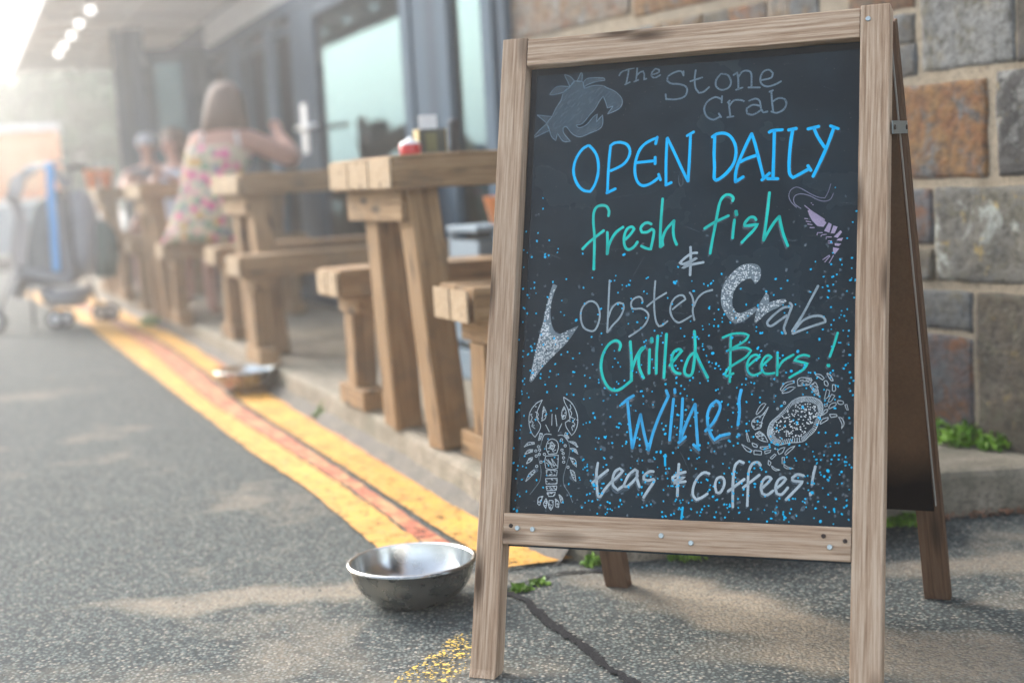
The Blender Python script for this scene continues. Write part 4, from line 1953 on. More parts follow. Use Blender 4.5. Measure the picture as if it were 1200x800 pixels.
    [4613,4024,4639,4031],
    [4537,4036,4563,4029],
    [4554,4057,4580,4050],
    [4618,4020,4644,4007],
    [4599,3974,4625,3973],
    [4530,3988,4556,3983],
    [4966,4518,4961,4504,4948,4498,4934,4504,4928,4517,4933,4531,4947,4537,4960,4531,4966,4518],
    [4855,4426,4851,4416,4840,4411,4830,4416,4825,4426,4829,4437,4840,4441,4850,4437,4855,4426],
    [4832,3813,4829,3806,4821,3802,4814,3805,4810,3813,4813,3820,4821,3824,4828,3821,4832,3813]],
   p=[]),
  dict(n='crab dots', m='white', w=1.54,
   l=[[5334,4361,5343,4357],
    [5132,4225,5140,4227],
    [5203,4433,5211,4435],
    [5164,4194,5172,4193],
    [4864,4065,4872,4066],
    [4800,4045,4809,4041],
    [4943,4283,4952,4282],
    [5199,4153,5208,4148],
    [4825,4220,4833,4222],
    [4886,4222,4894,4223],
    [5411,4312,5419,4309],
    [5273,4071,5282,4075],
    [5228,4082,5236,4084],
    [5022,4044,5031,4039],
    [4889,4241,4897,4243],
    [4954,4225,4963,4227],
    [5012,4070,5020,4074],
    [4919,4117,4928,4117],
    [5082,4401,5090,4402],
    [5126,4011,5135,4008],
    [5293,4221,5301,4220],
    [5306,4208,5315,4209],
    [5086,4000,5095,3996],
    [4886,3985,4894,3989],
    [5341,4419,5349,4422],
    [4984,4092,4992,4088],
    [5329,4351,5338,4349],
    [5031,4012,5039,4011],
    [5229,4199,5237,4201],
    [5209,4011,5217,4014],
    [5275,4134,5284,4134],
    [5027,4308,5036,4311],
    [5415,4463,5424,4467],
    [5252,4054,5260,4059],
    [4985,4015,4994,4010],
    [5239,4258,5247,4259],
    [5144,4136,5152,4132],
    [5347,4274,5356,4279],
    [5250,4168,5258,4172],
    [5349,4347,5357,4346],
    [5326,4367,5335,4369],
    [5413,4405,5421,4408],
    [5064,4351,5072,4349],
    [5051,4150,5059,4153],
    [4962,4242,4971,4238],
    [4971,4283,4979,4283],
    [4985,4293,4994,4292],
    [4767,4098,4776,4097],
    [5400,4433,5408,4430],
    [5151,4115,5159,4114],
    [5313,4266,5322,4269],
    [5338,4503,5346,4505],
    [5352,4354,5361,4355],
    [5206,4107,5214,4109],
    [5214,4034,5223,4038],
    [5033,4230,5041,4234],
    [5342,4299,5351,4301],
    [5080,4132,5089,4135],
    [4899,4233,4908,4228],
    [5318,4422,5326,4426],
    [5208,4536,5216,4537],
    [4838,4182,4846,4182],
    [5130,4112,5138,4114],
    [5012,4336,5020,4341],
    [4776,4115,4785,4112],
    [5003,4293,5011,4292],
    [5196,4119,5204,4124],
    [5012,4072,5021,4070],
    [5058,4238,5066,4241],
    [5263,4081,5271,4084],
    [4979,4295,4988,4292],
    [5209,4309,5217,4306],
    [5209,4392,5217,4394],
    [4824,4076,4833,4073],
    [5150,4519,5158,4516],
    [5278,4332,5286,4336],
    [4996,4376,5005,4379],
    [5108,4343,5117,4347],
    [5161,4335,5170,4332],
    [5140,4184,5148,4186],
    [4984,4064,4993,4063],
    [5156,4222,5164,4225],
    [4788,4076,4797,4075],
    [5026,4051,5035,4056],
    [5339,4245,5347,4242],
    [5421,4314,5430,4318],
    [5350,4232,5359,4228],
    [5228,4387,5236,4392],
    [5174,4271,5182,4272],
    [5253,4317,5261,4314],
    [5443,4372,5451,4369],
    [5300,4468,5309,4464],
    [5393,4322,5401,4323],
    [4997,4400,5006,4395],
    [5379,4221,5387,4224],
    [5367,4361,5375,4361],
    [5260,4381,5268,4382],
    [5303,4205,5311,4207],
    [5212,4471,5221,4470],
    [5138,4397,5147,4395],
    [5004,4084,5012,4083],
    [4885,4157,4893,4161],
    [4921,4308,4930,4305],
    [5393,4300,5401,4297],
    [5030,4183,5038,4181],
    [5281,4405,5289,4409],
    [5152,4392,5161,4388],
    [5174,4434,5182,4437],
    [5377,4453,5386,4453],
    [5077,4331,5086,4326],
    [5395,4475,5404,4471],
    [5153,4459,5161,4456],
    [5027,4266,5035,4269],
    [5122,4377,5131,4372],
    [5071,4048,5080,4048],
    [5259,4416,5268,4414],
    [5167,4021,5176,4017],
    [5038,4193,5046,4191],
    [5413,4452,5421,4452],
    [5343,4457,5351,4453],
    [5192,4152,5200,4157],
    [5082,4241,5090,4244],
    [5044,4053,5052,4049],
    [5356,4215,5365,4211],
    [4968,4146,4976,4150],
    [5120,4483,5129,4481],
    [5106,4205,5114,4204],
    [5121,4490,5129,4491],
    [5186,4011,5194,4009],
    [4942,4142,4950,4139],
    [4918,3964,4927,3966],
    [5301,4504,5309,4509],
    [5275,4427,5284,4427],
    [5207,4380,5216,4379],
    [4801,4138,4809,4136],
    [5099,4318,5107,4313],
    [4986,4042,4995,4038],
    [5063,4159,5072,4155],
    [4861,4211,4870,4210],
    [5324,4205,5332,4200],
    [4841,4165,4850,4164],
    [4955,4076,4964,4074],
    [5134,4188,5142,4185],
    [5264,4501,5272,4498],
    [4840,4088,4849,4093],
    [5427,4349,5435,4352],
    [5271,4305,5279,4307],
    [5221,4388,5229,4391],
    [5228,4477,5236,4476],
    [5046,4157,5055,4158],
    [5198,4309,5207,4310],
    [5326,4383,5335,4379],
    [5119,4404,5128,4406],
    [4889,4102,4898,4103],
    [5336,4308,5344,4313],
    [5050,4227,5059,4225],
    [5111,4138,5119,4134],
    [5114,4460,5123,4461],
    [5242,4433,5251,4435],
    [5181,4489,5190,4491],
    [5058,4073,5067,4072],
    [5161,4266,5169,4268],
    [5130,4023,5139,4025],
    [5082,4093,5091,4094],
    [5429,4326,5437,4322]],
   p=[]),
  dict(n='old zero', m='smudge_and_reflection', w=1.62,
   l=[[3174,8123,3174,8122,3172,8121,3171,8122,3170,8124,3170,8125,3172,8126,3173,8125,3174,8123],
    [3168,8241,3207,8164,3210,8068,3176,8017,3139,8083,3136,8179,3168,8241]],
   p=[]),
]
# ------------------------------------------------------------------ ground
random.seed(11)
def sheet(name, poly, z, mat, parent=None, kind='structure'):
    me = bpy.data.meshes.new(name)
    me.from_pydata([(x, y, z) for x, y in poly], [], [list(range(len(poly)))])
    if me.polygons[0].normal.z < 0: me.flip_normals()
    o = put(name, me, None, parent, mat)
    if kind: o['kind'] = kind
    return o
g = sheet('ground', [(-250, -120), (250, -120), (250, 350), (-250, 350)], 0.0, M['asphalt'])
g['label'] = 'worn grey asphalt road dusted with sand'

def strip(name, A, B, z, mat, step=.05, jit=.004):
    """quad strip between two polylines, resampled and slightly ragged"""
    def resamp(P, n):
        P = [Vector((*p, 0)) for p in P]; L = [0]
        for i in range(1, len(P)): L.append(L[-1] + (P[i] - P[i - 1]).length)
        o = []
        for k in range(n + 1):
            d = L[-1] * k / n; i = 1
            while i < len(P) - 1 and L[i] < d: i += 1
            t = (d - L[i - 1]) / max(1e-6, L[i] - L[i - 1]); o.append(P[i - 1].lerp(P[i], t))
        return o
    LA = sum((Vector(A[i]) - Vector(A[i - 1])).length for i in range(1, len(A)))
    n = int(LA / step); a = resamp(A, n); b = resamp(B, n); vs = []
    for i, (p, q) in enumerate(zip(a, b)):
        w = (q - p).normalized()
        vs.append(p + w * noise.noise(Vector((i * .9, z * 900, 0))) * jit * 2.2)
        vs.append(q + w * noise.noise(Vector((i * .9, z * 900, 7))) * jit * 2.2)
    fs = [(2 * i, 2 * i + 1, 2 * i + 3, 2 * i + 2) for i in range(n)]
    me = bpy.data.meshes.new(name); me.from_pydata([(v.x, v.y, z) for v in vs], [], fs)
    if me.polygons[0].normal.z < 0: me.flip_normals()
    o = put(name, me, None, None, mat); o['kind'] = 'structure'; return o
OA = [(-4.3, 12.6), (-2.624, 8.898), (-1.67, 6.481), (-1.183, 5.242), (-0.824, 4.332), (-0.564, 3.727), (-0.434, 3.375), (-0.328, 3.09), (-0.30, 2.99)]
OB = [(-4.17, 12.7), (-2.50, 8.98), (-1.83, 7.25), (-1.459, 6.204), (-1.152, 5.37), (-0.863, 4.682), (-0.611, 4.077), (-0.442, 3.665), (-0.24, 3.122), (-0.20, 3.02)]
SA = [(-4.0, 12.8), (-2.364, 8.86), (-2.014, 8.03), (-1.678, 7.177), (-1.34, 6.249), (-1.021, 5.323), (-0.654, 4.393), (-0.482, 3.958), (-0.297, 3.475), (-0.143, 3.079), (-0.045, 2.845), (0.022, 2.866), (.052, 2.873), (.105, 2.896)]
SB = [(-3.86, 12.9), (-2.22, 8.95), (-1.733, 7.647), (-1.325, 6.453), (-0.933, 5.458), (-0.721, 4.884), (-0.357, 3.924), (-0.105, 3.281), (-0.025, 3.082), (0.048, 2.98), (0.111, 2.899)]
RA = [(x + .012, y + .004) for x, y in OB]; RB = [(x - .016, y - .004) for x, y in SA[:-4]]
tag(strip('red_marking', RA, RB, .004, M['red']), 'worn red band between the two yellow lines')
R2A = [(x - .02, y) for x, y in SB[:-2]]; R2B = [(x + .06 + .012 * math.sin(i * 2.1), y + .02) for i, (x, y) in enumerate(SB[:-2])]
tag(strip('red_marking', R2A, R2B, .004, M['red']), 'thin worn red edge on the kerb side of the yellow lines')
tag(strip('yellow_line', OA, OB, .008, M['yellow']), 'yellow line on the road side')
tag(strip('yellow_line', SA, SB, .008, M['yellow']), 'yellow line on the kerb side, ending in a point under the sign')
tar = [(-0.045, 2.70), (-0.031, 2.677), (0.001, 2.621), (0.033, 2.501), (0.065, 2.414), (0.1, 2.331), (0.124, 2.231), (0.162, 2.155), (0.185, 2.055), (.24, 1.9)]
strip('tar_seam', [(x - .010 - .006 * math.sin(i * 3), y) for i, (x, y) in enumerate(tar)], [(x + .006, y + .010) for x, y in tar], .004, M['tar'], .007, .0045)
tl = [(-.06, 2.68), (.0, 2.74), (.06, 2.79), (.13, 2.80), (.17, 2.785)]
strip('tar_seam', [(x, y) for x, y in tl], [(x, y + .014) for x, y in tl], .0035, M['tar'], .02, .006)
sheet('worn_yellow_paint', [(-.25, 2.16), (-0.223, 2.228), (-0.173, 2.334), (-0.134, 2.435), (-0.09, 2.475), (-.06, 2.40), (-0.085, 2.31), (-0.14, 2.19), (-.2, 2.1)], .004, M['yellow_worn'])

# patio with kerb edge
kerb = [(-4.9, 15.5), (-3.9, 13.0), (-2.669, 9.994), (-1.998, 8.377), (-1.39, 6.847), (-0.909, 5.535), (-0.597, 4.709), (-0.32, 3.98), (-0.15, 3.495), (-.03, 3.16), (0.07, 2.93), (0.13, 2.865), (0.25, 2.862), (0.52, 2.95), (0.815, 3.058), (0.944, 3.083), (1.105, 3.085), (1.6, 3.02)]
def patio():
    bm = bmesh.new(); P = []
    for i in range(len(kerb) - 1):
        a, b = Vector(kerb[i]), Vector(kerb[i + 1]); n = max(1, int((b - a).length / .05)) if i > 3 else max(1, int((b - a).length / .3))
        for k in range(n): P.append(a.lerp(b, k / n))
    P.append(Vector(kerb[-1]))
    rows = []
    for i, p in enumerate(P):
        d = (P[min(i + 1, len(P) - 1)] - P[max(0, i - 1)]).normalized(); nrm = Vector((-d.y, d.x))  # inward (towards building)
        if nrm.x + nrm.y * .2 < 0: nrm = -nrm
        j = noise.noise(Vector((p.x * 7, p.y * 7, 0))) * .007
        col = []
        for off, z in ((0, -.02), (.000, .03), (.004, .083), (.010, .096), (.025, .1005), (.13, .1)):
            col.append(bm.verts.new((p.x + nrm.x * (off + j), p.y + nrm.y * (off + j), z + (noise.noise(Vector((p.x * 9, p.y * 9, 3))) * .003 if z > .05 else 0))))
        rows.append(col)
    for i in range(len(rows) - 1):
        for k in range(5): bm.faces.new((rows[i][k], rows[i + 1][k], rows[i + 1][k + 1], rows[i][k + 1]))
    top = [r[5] for r in rows] + [bm.verts.new(v) for v in ((3.5, 3.2, .1), (7, 9, .1), (3, 18, .1), (-3.5, 18, .1))]
    bm.faces.new(top)
    bmesh.ops.recalc_face_normals(bm, faces=bm.faces)
    return bm_mesh('patio', bm)
pm = patio()
o = put('patio', pm, None, None, M['concrete']); o['kind'] = 'structure'; o['label'] = 'raised concrete patio with a rough kerb edge'

# dirt and asphalt packed up against the foot of the kerb
def fillet():
    bm = bmesh.new(); rows = []; P = []
    K = kerb[1:12]
    for i in range(len(K) - 1):
        a, b = Vector(K[i]), Vector(K[i + 1]); n = max(2, int((b - a).length / .06))
        for k in range(n): P.append(a.lerp(b, k / n))
    for i, q_ in enumerate(P):
        d = (P[min(i + 1, len(P) - 1)] - P[max(0, i - 1)]).normalized(); nrm = Vector((-d.y, d.x))
        if nrm.x + nrm.y * .2 < 0: nrm = -nrm
        j = noise.noise(Vector((q_.x * 5, q_.y * 5, 4)))
        rows.append([bm.verts.new((q_.x + nrm.x * o_, q_.y + nrm.y * o_, max(.0015, z_ + j * .006))) for o_, z_ in ((-.048 - j * .012, -.004), (-.030, .010), (-.012, .026), (.012, .040))])
    for i in range(len(rows) - 1):
        for k in range(3): bm.faces.new((rows[i][k], rows[i + 1][k], rows[i + 1][k + 1], rows[i][k + 1]))
    bmesh.ops.recalc_face_normals(bm, faces=bm.faces)
    o = put('kerb_gutter', bm_mesh('kerb_gutter', bm), None, None, M['gutter'], True); o['kind'] = 'structure'; o['label'] = 'dirty asphalt packed against the foot of the kerb'
M['gutter'] = concrete('gutter_dirt', (.10, .095, .08), (.20, .175, .14), (.12, .11, .10))
fillet()

# ------------------------------------------------------------------ the pavement sign
U = Vector((0.92102205, -0.38951045, 0)); V = Vector((0.10524544, 0.24885949, 0.96280442)); NB = Vector((0.37502238, 0.8867641, -0.27019928))
O0 = Vector((-0.0988, 2.2349, 0)); SW, SL, LW = 0.6487, 1.0677, 0.0450
def SP(a, b, c): return O0 + a * U + b * V + c * NB
sign = thing('pavement_sign', (.3, 2.3, 0), 'weathered wooden A-frame pavement sign with a black menu board', 'sign')
def flat_foot(o):
    Mw = WM[o.name]; Mi = Mw.inverted()
    for v in o.data.vertices:
        w = Mw @ v.co
        if w.z < .0008: w.z = .0008 + random.random() * .001; v.co = Mi @ w
T = .034
for a, lb in ((LW / 2, 'left front leg'), (SW - LW / 2, 'right front leg')):
    o = plank('leg', SP(a, -.012, T / 2), SP(a, SL + .002, T / 2), U, LW, T, M['sign_wood'], sign, .0022, 40, .0009)
    flat_foot(o)
rt = .0225
plank('rail', SP(LW + .0012, 1.0425, rt / 2), SP(SW - LW - .0012, 1.0425, rt / 2), V, .047, rt, M['sign_wood'], sign, .0018, 30, .0007)
plank('rail', SP(LW + .0006, .2408, rt / 2), SP(SW - LW - .0006, .2408, rt / 2), V, .0505, rt, M['sign_wood'], sign, .0018, 30, .0007)
# panel: x = along V (so the damp stain material runs up the sheet), here a plain frame u,v
BZ = .0235
def panelM(d): 
    c = SP(0, 0, d); z = -NB
    return Matrix(((U.x, V.x, z.x, c.x), (U.y, V.y, z.y, c.y), (U.z, V.z, z.z, c.z), (0, 0, 0, 1)))
bmb = box_bm(SW - 2 * LW - .003, .8505, .004, 0, off=(SW / 2, .6377, -.002))
board = put('chalkboard', bm_mesh('chalkboard', bmb), panelM(BZ), sign, M['chalkboard'])
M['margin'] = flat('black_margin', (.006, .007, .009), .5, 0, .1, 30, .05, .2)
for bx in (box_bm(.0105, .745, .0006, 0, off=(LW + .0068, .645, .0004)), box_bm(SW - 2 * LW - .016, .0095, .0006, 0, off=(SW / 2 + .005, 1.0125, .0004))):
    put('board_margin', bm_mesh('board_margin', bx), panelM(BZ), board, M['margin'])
# the two matte black strips run along the left and top of the sheet
def smooth(P, n=3):
    if len(P) < 3: return P
    closed = (P[0] - P[-1]).length < 1e-6; out = []
    m = len(P)
    for i in range(m - 1):
        p0 = P[i - 1] if i > 0 else (P[-2] if closed else P[0]); p1, p2 = P[i], P[i + 1]
        p3 = P[i + 2] if i + 2 < m else (P[1] if closed else P[-1])
        # keep sharp corners sharp
        k = n if (p2 - p1).length > .0035 else 1
        for j in range(k):
            t = j / k
            a1 = 1.0
            d1 = (p1 - p0); d2 = (p2 - p1); d3 = (p3 - p2)
            c1 = d1.length > 0 and d1.angle(d2, 0) > 1.1; c2 = d3.length > 0 and d2.angle(d3, 0) > 1.1
            m1 = (p2 - p0) * .5 if not c1 else (p2 - p1); m2 = (p3 - p1) * .5 if not c2 else (p2 - p1)
            t2, t3 = t * t, t * t * t
            out.append(p1 * (2 * t3 - 3 * t2 + 1) + m1 * (t3 - 2 * t2 + t) + p2 * (-2 * t3 + 3 * t2) + m2 * (t3 - t2))
    out.append(P[-1]); return out
def stroke_geo(bm, P, w, z, sm=True):
    P = [Vector((x / 1e4, y / 1e4)) for x, y in zip(P[::2], P[1::2])]
    if sm: P = smooth(P)
    if len(P) < 2: return
    sd = random.random() * 99
    n = len(P); L = []; R = []
    # round start and end caps
    d0 = (P[1] - P[0]).normalized(); d1 = (P[-1] - P[-2]).normalized()
    closed = (P[0] - P[-1]).length < 1e-6
    for i in range(n):
        t = (P[min(i + 1, n - 1)] - P[max(i - 1, 0)])
        if t.length < 1e-9: t = d0
        t.normalize(); q = Vector((-t.y, t.x))
        ww = w * .5 * (1 + .16 * noise.noise(Vector((sd, i * .6, 0))))
        L.append(P[i] + q * ww); R.append(P[i] - q * ww)
    vl = [bm.verts.new((p.x, p.y, z)) for p in L]; vr = [bm.verts.new((p.x, p.y, z)) for p in R]
    for i in range(n - 1):
        bm.faces.new((vr[i], vr[i + 1], vl[i + 1], vl[i]))
    if not closed:
        for (c, d, a, b) in ((P[0], -d0, vl[0], vr[0]), (P[-1], d1, vr[-1], vl[-1])):
            q = Vector((-d.y, d.x)); h = w * .5
            c1 = bm.verts.new((c.x + d.x * h * .6 - q.x * h * .75, c.y + d.y * h * .6 - q.y * h * .75, z)); c2 = bm.verts.new((c.x + d.x * h * .6 + q.x * h * .75, c.y + d.y * h * .6 + q.y * h * .75, z))
            c0 = bm.verts.new((c.x + d.x * h * .92, c.y + d.y * h * .92, z))
            bm.faces.new((a, c2 if (Vector(a.co[:2]) - Vector(c2.co[:2])).length < (Vector(a.co[:2]) - Vector(c1.co[:2])).length else c1, c0, c1 if (Vector(b.co[:2]) - Vector(c1.co[:2])).length < (Vector(b.co[:2]) - Vector(c2.co[:2])).length else c2, b))
LABELS = {'OPEN': 'OPEN in bright blue', 'DAILY': 'DAILY in bright blue', 'The': 'The in faded grey', 'S': 'S of Stone in faded grey', 'tone Crab': 'rest of Stone Crab in faded grey',
          'fresh': 'fresh in teal', 'fish': 'fish in teal', 'ampersand upper': 'small grey ampersand', 'ob': 'ob of Lobster in grey', 'ster': 'ster of Lobster in grey', 'ab': 'ab of Crab in grey',
          'Chilled': 'Chilled in teal', 'Beers': 'Beers with exclamation mark in teal', 'Wine': 'Wine with exclamation mark in light blue', 'teas': 'teas and ampersand in white', 'coffees': 'coffees with exclamation mark in white',
          'claw': 'outline of a faded crab claw', 'claw_fill': 'rubbed-in fill of the faded crab claw', 'shrimp': 'lilac shrimp', 'shrimp feelers': 'two long feelers of the shrimp',
          'L fill': 'grey body of the claw-shaped letter L', 'L dots': 'white stipple in the letter L', 'Cr fill': 'grey bodies of the letters C and r', 'Cr dots': 'white stipple in the letters C and r',
          'lobster': 'white line drawing of a lobster', 'lobster feelers': 'long feelers of the lobster', 'crab': 'white line drawing of a crab', 'crab dots': 'white stipple on the crab shell', 'drips': 'two blue paint drips', 'old zero': 'rubbed-out mark under the word OPEN'}
KIND = {'claw': 'drawing', 'claw_fill': 'drawing_fill', 'shrimp': 'drawing', 'shrimp feelers': 'drawing', 'lobster': 'drawing', 'lobster feelers': 'drawing', 'crab': 'drawing', 'crab dots': 'paint_dots', 'L dots': 'paint_dots', 'Cr dots': 'paint_dots', 'L fill': 'letter_fill', 'Cr fill': 'letter_fill', 'drips': 'paint_drip', 'old zero': 'smudge_and_reflection'}
GHOST = {'OPEN': (.0012, -.0004), 'DAILY': (.0016, -.0012), 'fresh': (.0010, -.0012), 'fish': (-.0020, -.0035), 'Beers': (-.0024, -.0032), 'Chilled': (-.0020, -.0022), 'Wine': (-.0004, -.0052), 'teas': (-.0012, -.0052), 'coffees': (-.0010, -.0030)}  # letters mirrored in the glossy sheet, painted as dim offset strokes
zl = .0003
for G in DATA:
    bm = bmesh.new(); random.seed(hash(len(G['n'])) % 97)
    zz = zl + (.00045 if G['m'] in ('white',) else .0003 if G['n'] not in ('L fill', 'Cr fill', 'claw_fill', 'old zero') else 0)
    for P in G['p']:
        vs = [bm.verts.new((x / 1e4, y / 1e4, zz - .0001)) for x, y in zip(P[::2], P[1::2])]
        try: bm.faces.new(vs)
        except ValueError: pass
    for P in G['l']: stroke_geo(bm, P, G['w'] / 1e3, zz, G['m'] != 'white')
    for f in bm.faces:
        if f.normal.z < 0: f.normal_flip()
    bmesh.ops.recalc_face_normals(bm, faces=bm.faces)
    o = put(KIND.get(G['n'], 'lettering'), bm_mesh('lettering', bm), panelM(BZ), board, M[G['m']])
    o['label'] = LABELS[G['n']]
    if KIND.get(G['n']) == 'paint_dots': o['kind'] = 'stuff'
    if G['n'] in GHOST:
        bm = bmesh.new(); dx, dy = GHOST[G['n']]
        for P in G['l']:
            Q = list(P); Q[::2] = [x + dx * 1e4 for x in Q[::2]]; Q[1::2] = [y + dy * 1e4 for y in Q[1::2]]
            stroke_geo(bm, Q, G['w'] / 1e3 * .9, .00015)
        o = put('smudge_and_reflection', bm_mesh('smudge_and_reflection', bm), panelM(BZ), board, M['ghost']); o['label'] = 'painted-on faint reflection of ' + LABELS[G['n']]
# splashed dots, denser towards the bottom and the two side edges
random.seed(5)
def dots(N, rmin, rmax, mat, label, z, dens):
    bm = bmesh.new(); c = 0
    while c < N:
        a, b = random.uniform(.047, .600), random.uniform(.27, .80)
        if random.random() > dens(a, b): continue
        c += 1; r = random.uniform(rmin, rmax) * (1.45 if random.random() < .06 else 1)
        ang = random.uniform(0, 3.14); e = random.choice((1, 1, 1.25, 1.5)); n = 7
        vs = []
        for k in range(n):
            t = 2 * math.pi * k / n; x = r * math.cos(t) * e; y = r * math.sin(t)
            vs.append(bm.verts.new((a + x * math.cos(ang) - y * math.sin(ang), b + x * math.sin(ang) + y * math.cos(ang), z)))
        bm.faces.new(vs)
    o = put('paint_dots', bm_mesh('paint_dots', bm), panelM(BZ), board, mat); o['label'] = label; o['kind'] = 'stuff'
def den(a, b):
    d = max(0, (.80 - b) / .53); e = max(0, (.105 - a) / .06) * .3 + max(0, (a - .535) / .065) * .5
    if b > .74: return e * .45
    if b > .66 and .12 < a < .50: return .03 if b < .70 else 0
    clear = 0.35 if (.06 < a < .165 and .27 < b < .47) else 1.0
    return (.10 + .78 * d ** 1.5 + e * .7) * clear
dots(820, .0010, .0017, M['dot'], 'bright blue splashed dots', .0009, den)
dots(560, .0013, .0024, M['ghost'], 'faded grey dots', .0002, lambda a, b: den(a, b) * .9 + .01)
# thin scratches and wipes
bm = bmesh.new()
for k in range(26):
    a, b = random.uniform(.06, .59), random.uniform(.3, 1.0); an = random.gauss(0, .6); L = random.uniform(.01, .05)
    stroke_geo(bm, [a * 1e4, b * 1e4, (a + L * math.cos(an)) * 1e4, (b + L * math.sin(an)) * 1e4], .0006, .00012)
o = put('scratches', bm_mesh('scratches', bm), panelM(BZ), board, M['ghost'])

# rear frame
TR = SP(SW + .001, SL - .012, T + .012); TL = SP(.002, SL - .012, T + .012)
BR = Vector((.757, 2.488, 0)); BL = Vector((.153, 2.692, 0))
def rear_leg(Tp, Bp, sgn):
    ax = (Tp - Bp).normalized(); side = (TR - TL).normalized(); nr = side.cross(ax)
    if nr.y < 0: nr = -nr
    off = -side * LW / 2 * sgn + nr * .015
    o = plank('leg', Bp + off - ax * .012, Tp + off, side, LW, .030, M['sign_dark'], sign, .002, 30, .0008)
    o['label'] = 'less weathered rear leg with shade in its colour'
    flat_foot(o); return ax, side, nr
axr, sider, nr = rear_leg(TR, BR, 1)
rear_leg(TL, BL, -1)
for t_ in (.035, .80):
    A = TL.lerp(BL, t_) + sider * LW; B = TR.lerp(BR, t_) - sider * LW
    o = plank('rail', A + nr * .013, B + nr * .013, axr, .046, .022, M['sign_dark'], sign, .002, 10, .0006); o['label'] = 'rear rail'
# rear sheet: local x runs up the sheet
def rp(s, t):  # s across 0..1 (left to right), t down 0..1
    return TL.lerp(BL, t).lerp(TR.lerp(BR, t), s)
bm = bmesh.new()
t0, t1 = .03, .815
q = [rp(.02, t1), rp(.985, t1), rp(.985, t0), rp(.02, t0)]
z = -nr; x = axr; y = z.cross(x).normalized(); z = x.cross(y)
c = (q[0] + q[1]) / 2 + x * .35 - nr * .0025
MR = Matrix(((x.x, y.x, z.x, c.x), (x.y, y.y, z.y, c.y), (x.z, y.z, z.z, c.z), (0, 0, 0, 1)))
Mi = MR.inverted()
loc = [Mi @ p for p in q]
fr = [bm.verts.new((p.x, p.y, .004)) for p in loc]; bk = [bm.verts.new((p.x, p.y, .0005)) for p in loc]
bm.faces.new(fr); bm.faces.new(bk[::-1])
for i in range(4): bm.faces.new((fr[i], bk[i], bk[(i + 1) % 4], fr[(i + 1) % 4]))
bmesh.ops.recalc_face_normals(bm, faces=bm.faces)
M['hardboard_edge'] = flat('hardboard_edge', (.30, .27, .23), .8)
o = put('rear_board', bm_mesh('rear_board', bm), MR, sign, M['hardboard']); o['label'] = 'brown hardboard back with a black damp stain'
# grey tape edge
e0, e1 = rp(.985, t1), rp(.985, t0)
plank('edge_strip', e0 - nr * .004 + sider * .001, e1 - nr * .004 + sider * .001, sider, .003, .006, M['hardboard_edge'], sign)
# hinge strap on the right-hand side
pA = SP(SW + .0022, .875, .012)
dirn = (rp(1, .155) - pA); pB = pA + dirn.normalized() * (dirn.length + .012) ; pB.z = pA.z + .001
st = plank('hinge_strap', pA + U * .0015, pB + U * .0015, Vector((0, 0, 1)), .020, .0015, M['zinc'], sign, .0004)
def screw(p, nrm, r=.0042, mat='screw', lb=None):
    bm = lathe_bm([(0, .0009), (r * .3, .0007), (r * .32, .0016), (r * .8, .0016), (r, .0004), (r, -.001)], 12)
    zq = Vector(nrm).to_track_quat('Z', 'Y').to_matrix().to_4x4()
    o = put('screw', bm_mesh('screw', bm), Matrix.Translation(p) @ zq, sign, M[mat])
    if lb: o['label'] = lb
for a, b, m_ in ((71.0, 242.0, 'screw'), (97.4, 241.2, 'screw'), (312.7, 240.7, 'screw'), (360.5, 231.7, 'screw'), (562.7, 251.4, 'screw_dark'), (572.4, 235.6, 'screw'), (594.5, 245.6, 'screw_dark'), (615.4, 1046.5, 'screw'), (59.4, 245.3, 'screw_dark')):
    screw(SP(a / 1e3, b / 1e3, -.0012), -NB, .0042 if m_ == 'screw' else .0034, m_)
for s_, t_, m_ in ((.95, .72, 'screw'), (.93, .59, 'screw_dark'), (.955, .225, 'screw_dark')):
    screw(rp(s_, t_) - nr * .0075, -nr, .0042, m_)
screw(pA + U * .003 + (pB - pA) * .1, U, .004, 'screw_dark'); screw(pA + U * .003 + (pB - pA) * .9, U, .004, 'screw_dark')

# ------------------------------------------------------------------ steel dog bowls
def bowl(cx, cy, z0, R, label, twist=0.0):
    t = thing('steel_bowl', (cx, cy, z0), label, 'bowl', 'stainless steel bowls on the road')
    H = R * .67
    inner = [(0, .004), (R * .30, .004), (R * .42, .010), (R * .62, .028 * R / .125), (R * .80, .050 * R / .125), (R * .90, .066 * R / .125), (R * .935, H)]
    outer0 = [(R * .935, H), (R * .96, H + .0025), (R * 1.0, H + .001), (R * 1.002, H - .003), (R * .965, H - .0035), (R * .93, .062 * R / .125), (R * .83, .046 * R / .125), (R * .66, .024 * R / .125), (R * .46, .005), (R * .36, .0006), (0, .0006)]
    k_ = R / .125
    inner = [(0, .005), (R * .40, .005), (R * .56, .011 * k_), (R * .72, .024 * k_), (R * .83, .040 * k_), (R * .90, .058 * k_), (R * .935, H)]
    outer = outer0[:4] + [(R * .975, H - .0035), (R * .935, .060 * k_), (R * .87, .041 * k_), (R * .76, .024 * k_), (R * .61, .009 * k_), (R * .46, .001), (0, .0006)]
    Mx = Matrix.Translation((cx, cy, z0))
    a = put('inside', bm_mesh('inside', lathe_bm(inner, 72)), Mx, t, M['steel'], True)
    b = put('outside', bm_mesh('outside', lathe_bm(outer[2:], 72)), Mx, t, M['steel_out'], True)
    c = put('rim', bm_mesh('rim', lathe_bm(outer[:4], 72)), Mx, t, M['steel'], True)
    wat = lathe_bm([(0, .022 * R / .125), (R * .585, .022 * R / .125)], 48)
    return t
bowl(-.214, 2.668, 0, .124, 'wide stainless steel bowl by the left foot of the sign')
bowl(-1.05, 5.62, .008, .132, 'stainless steel bowl far down on the yellow lines')

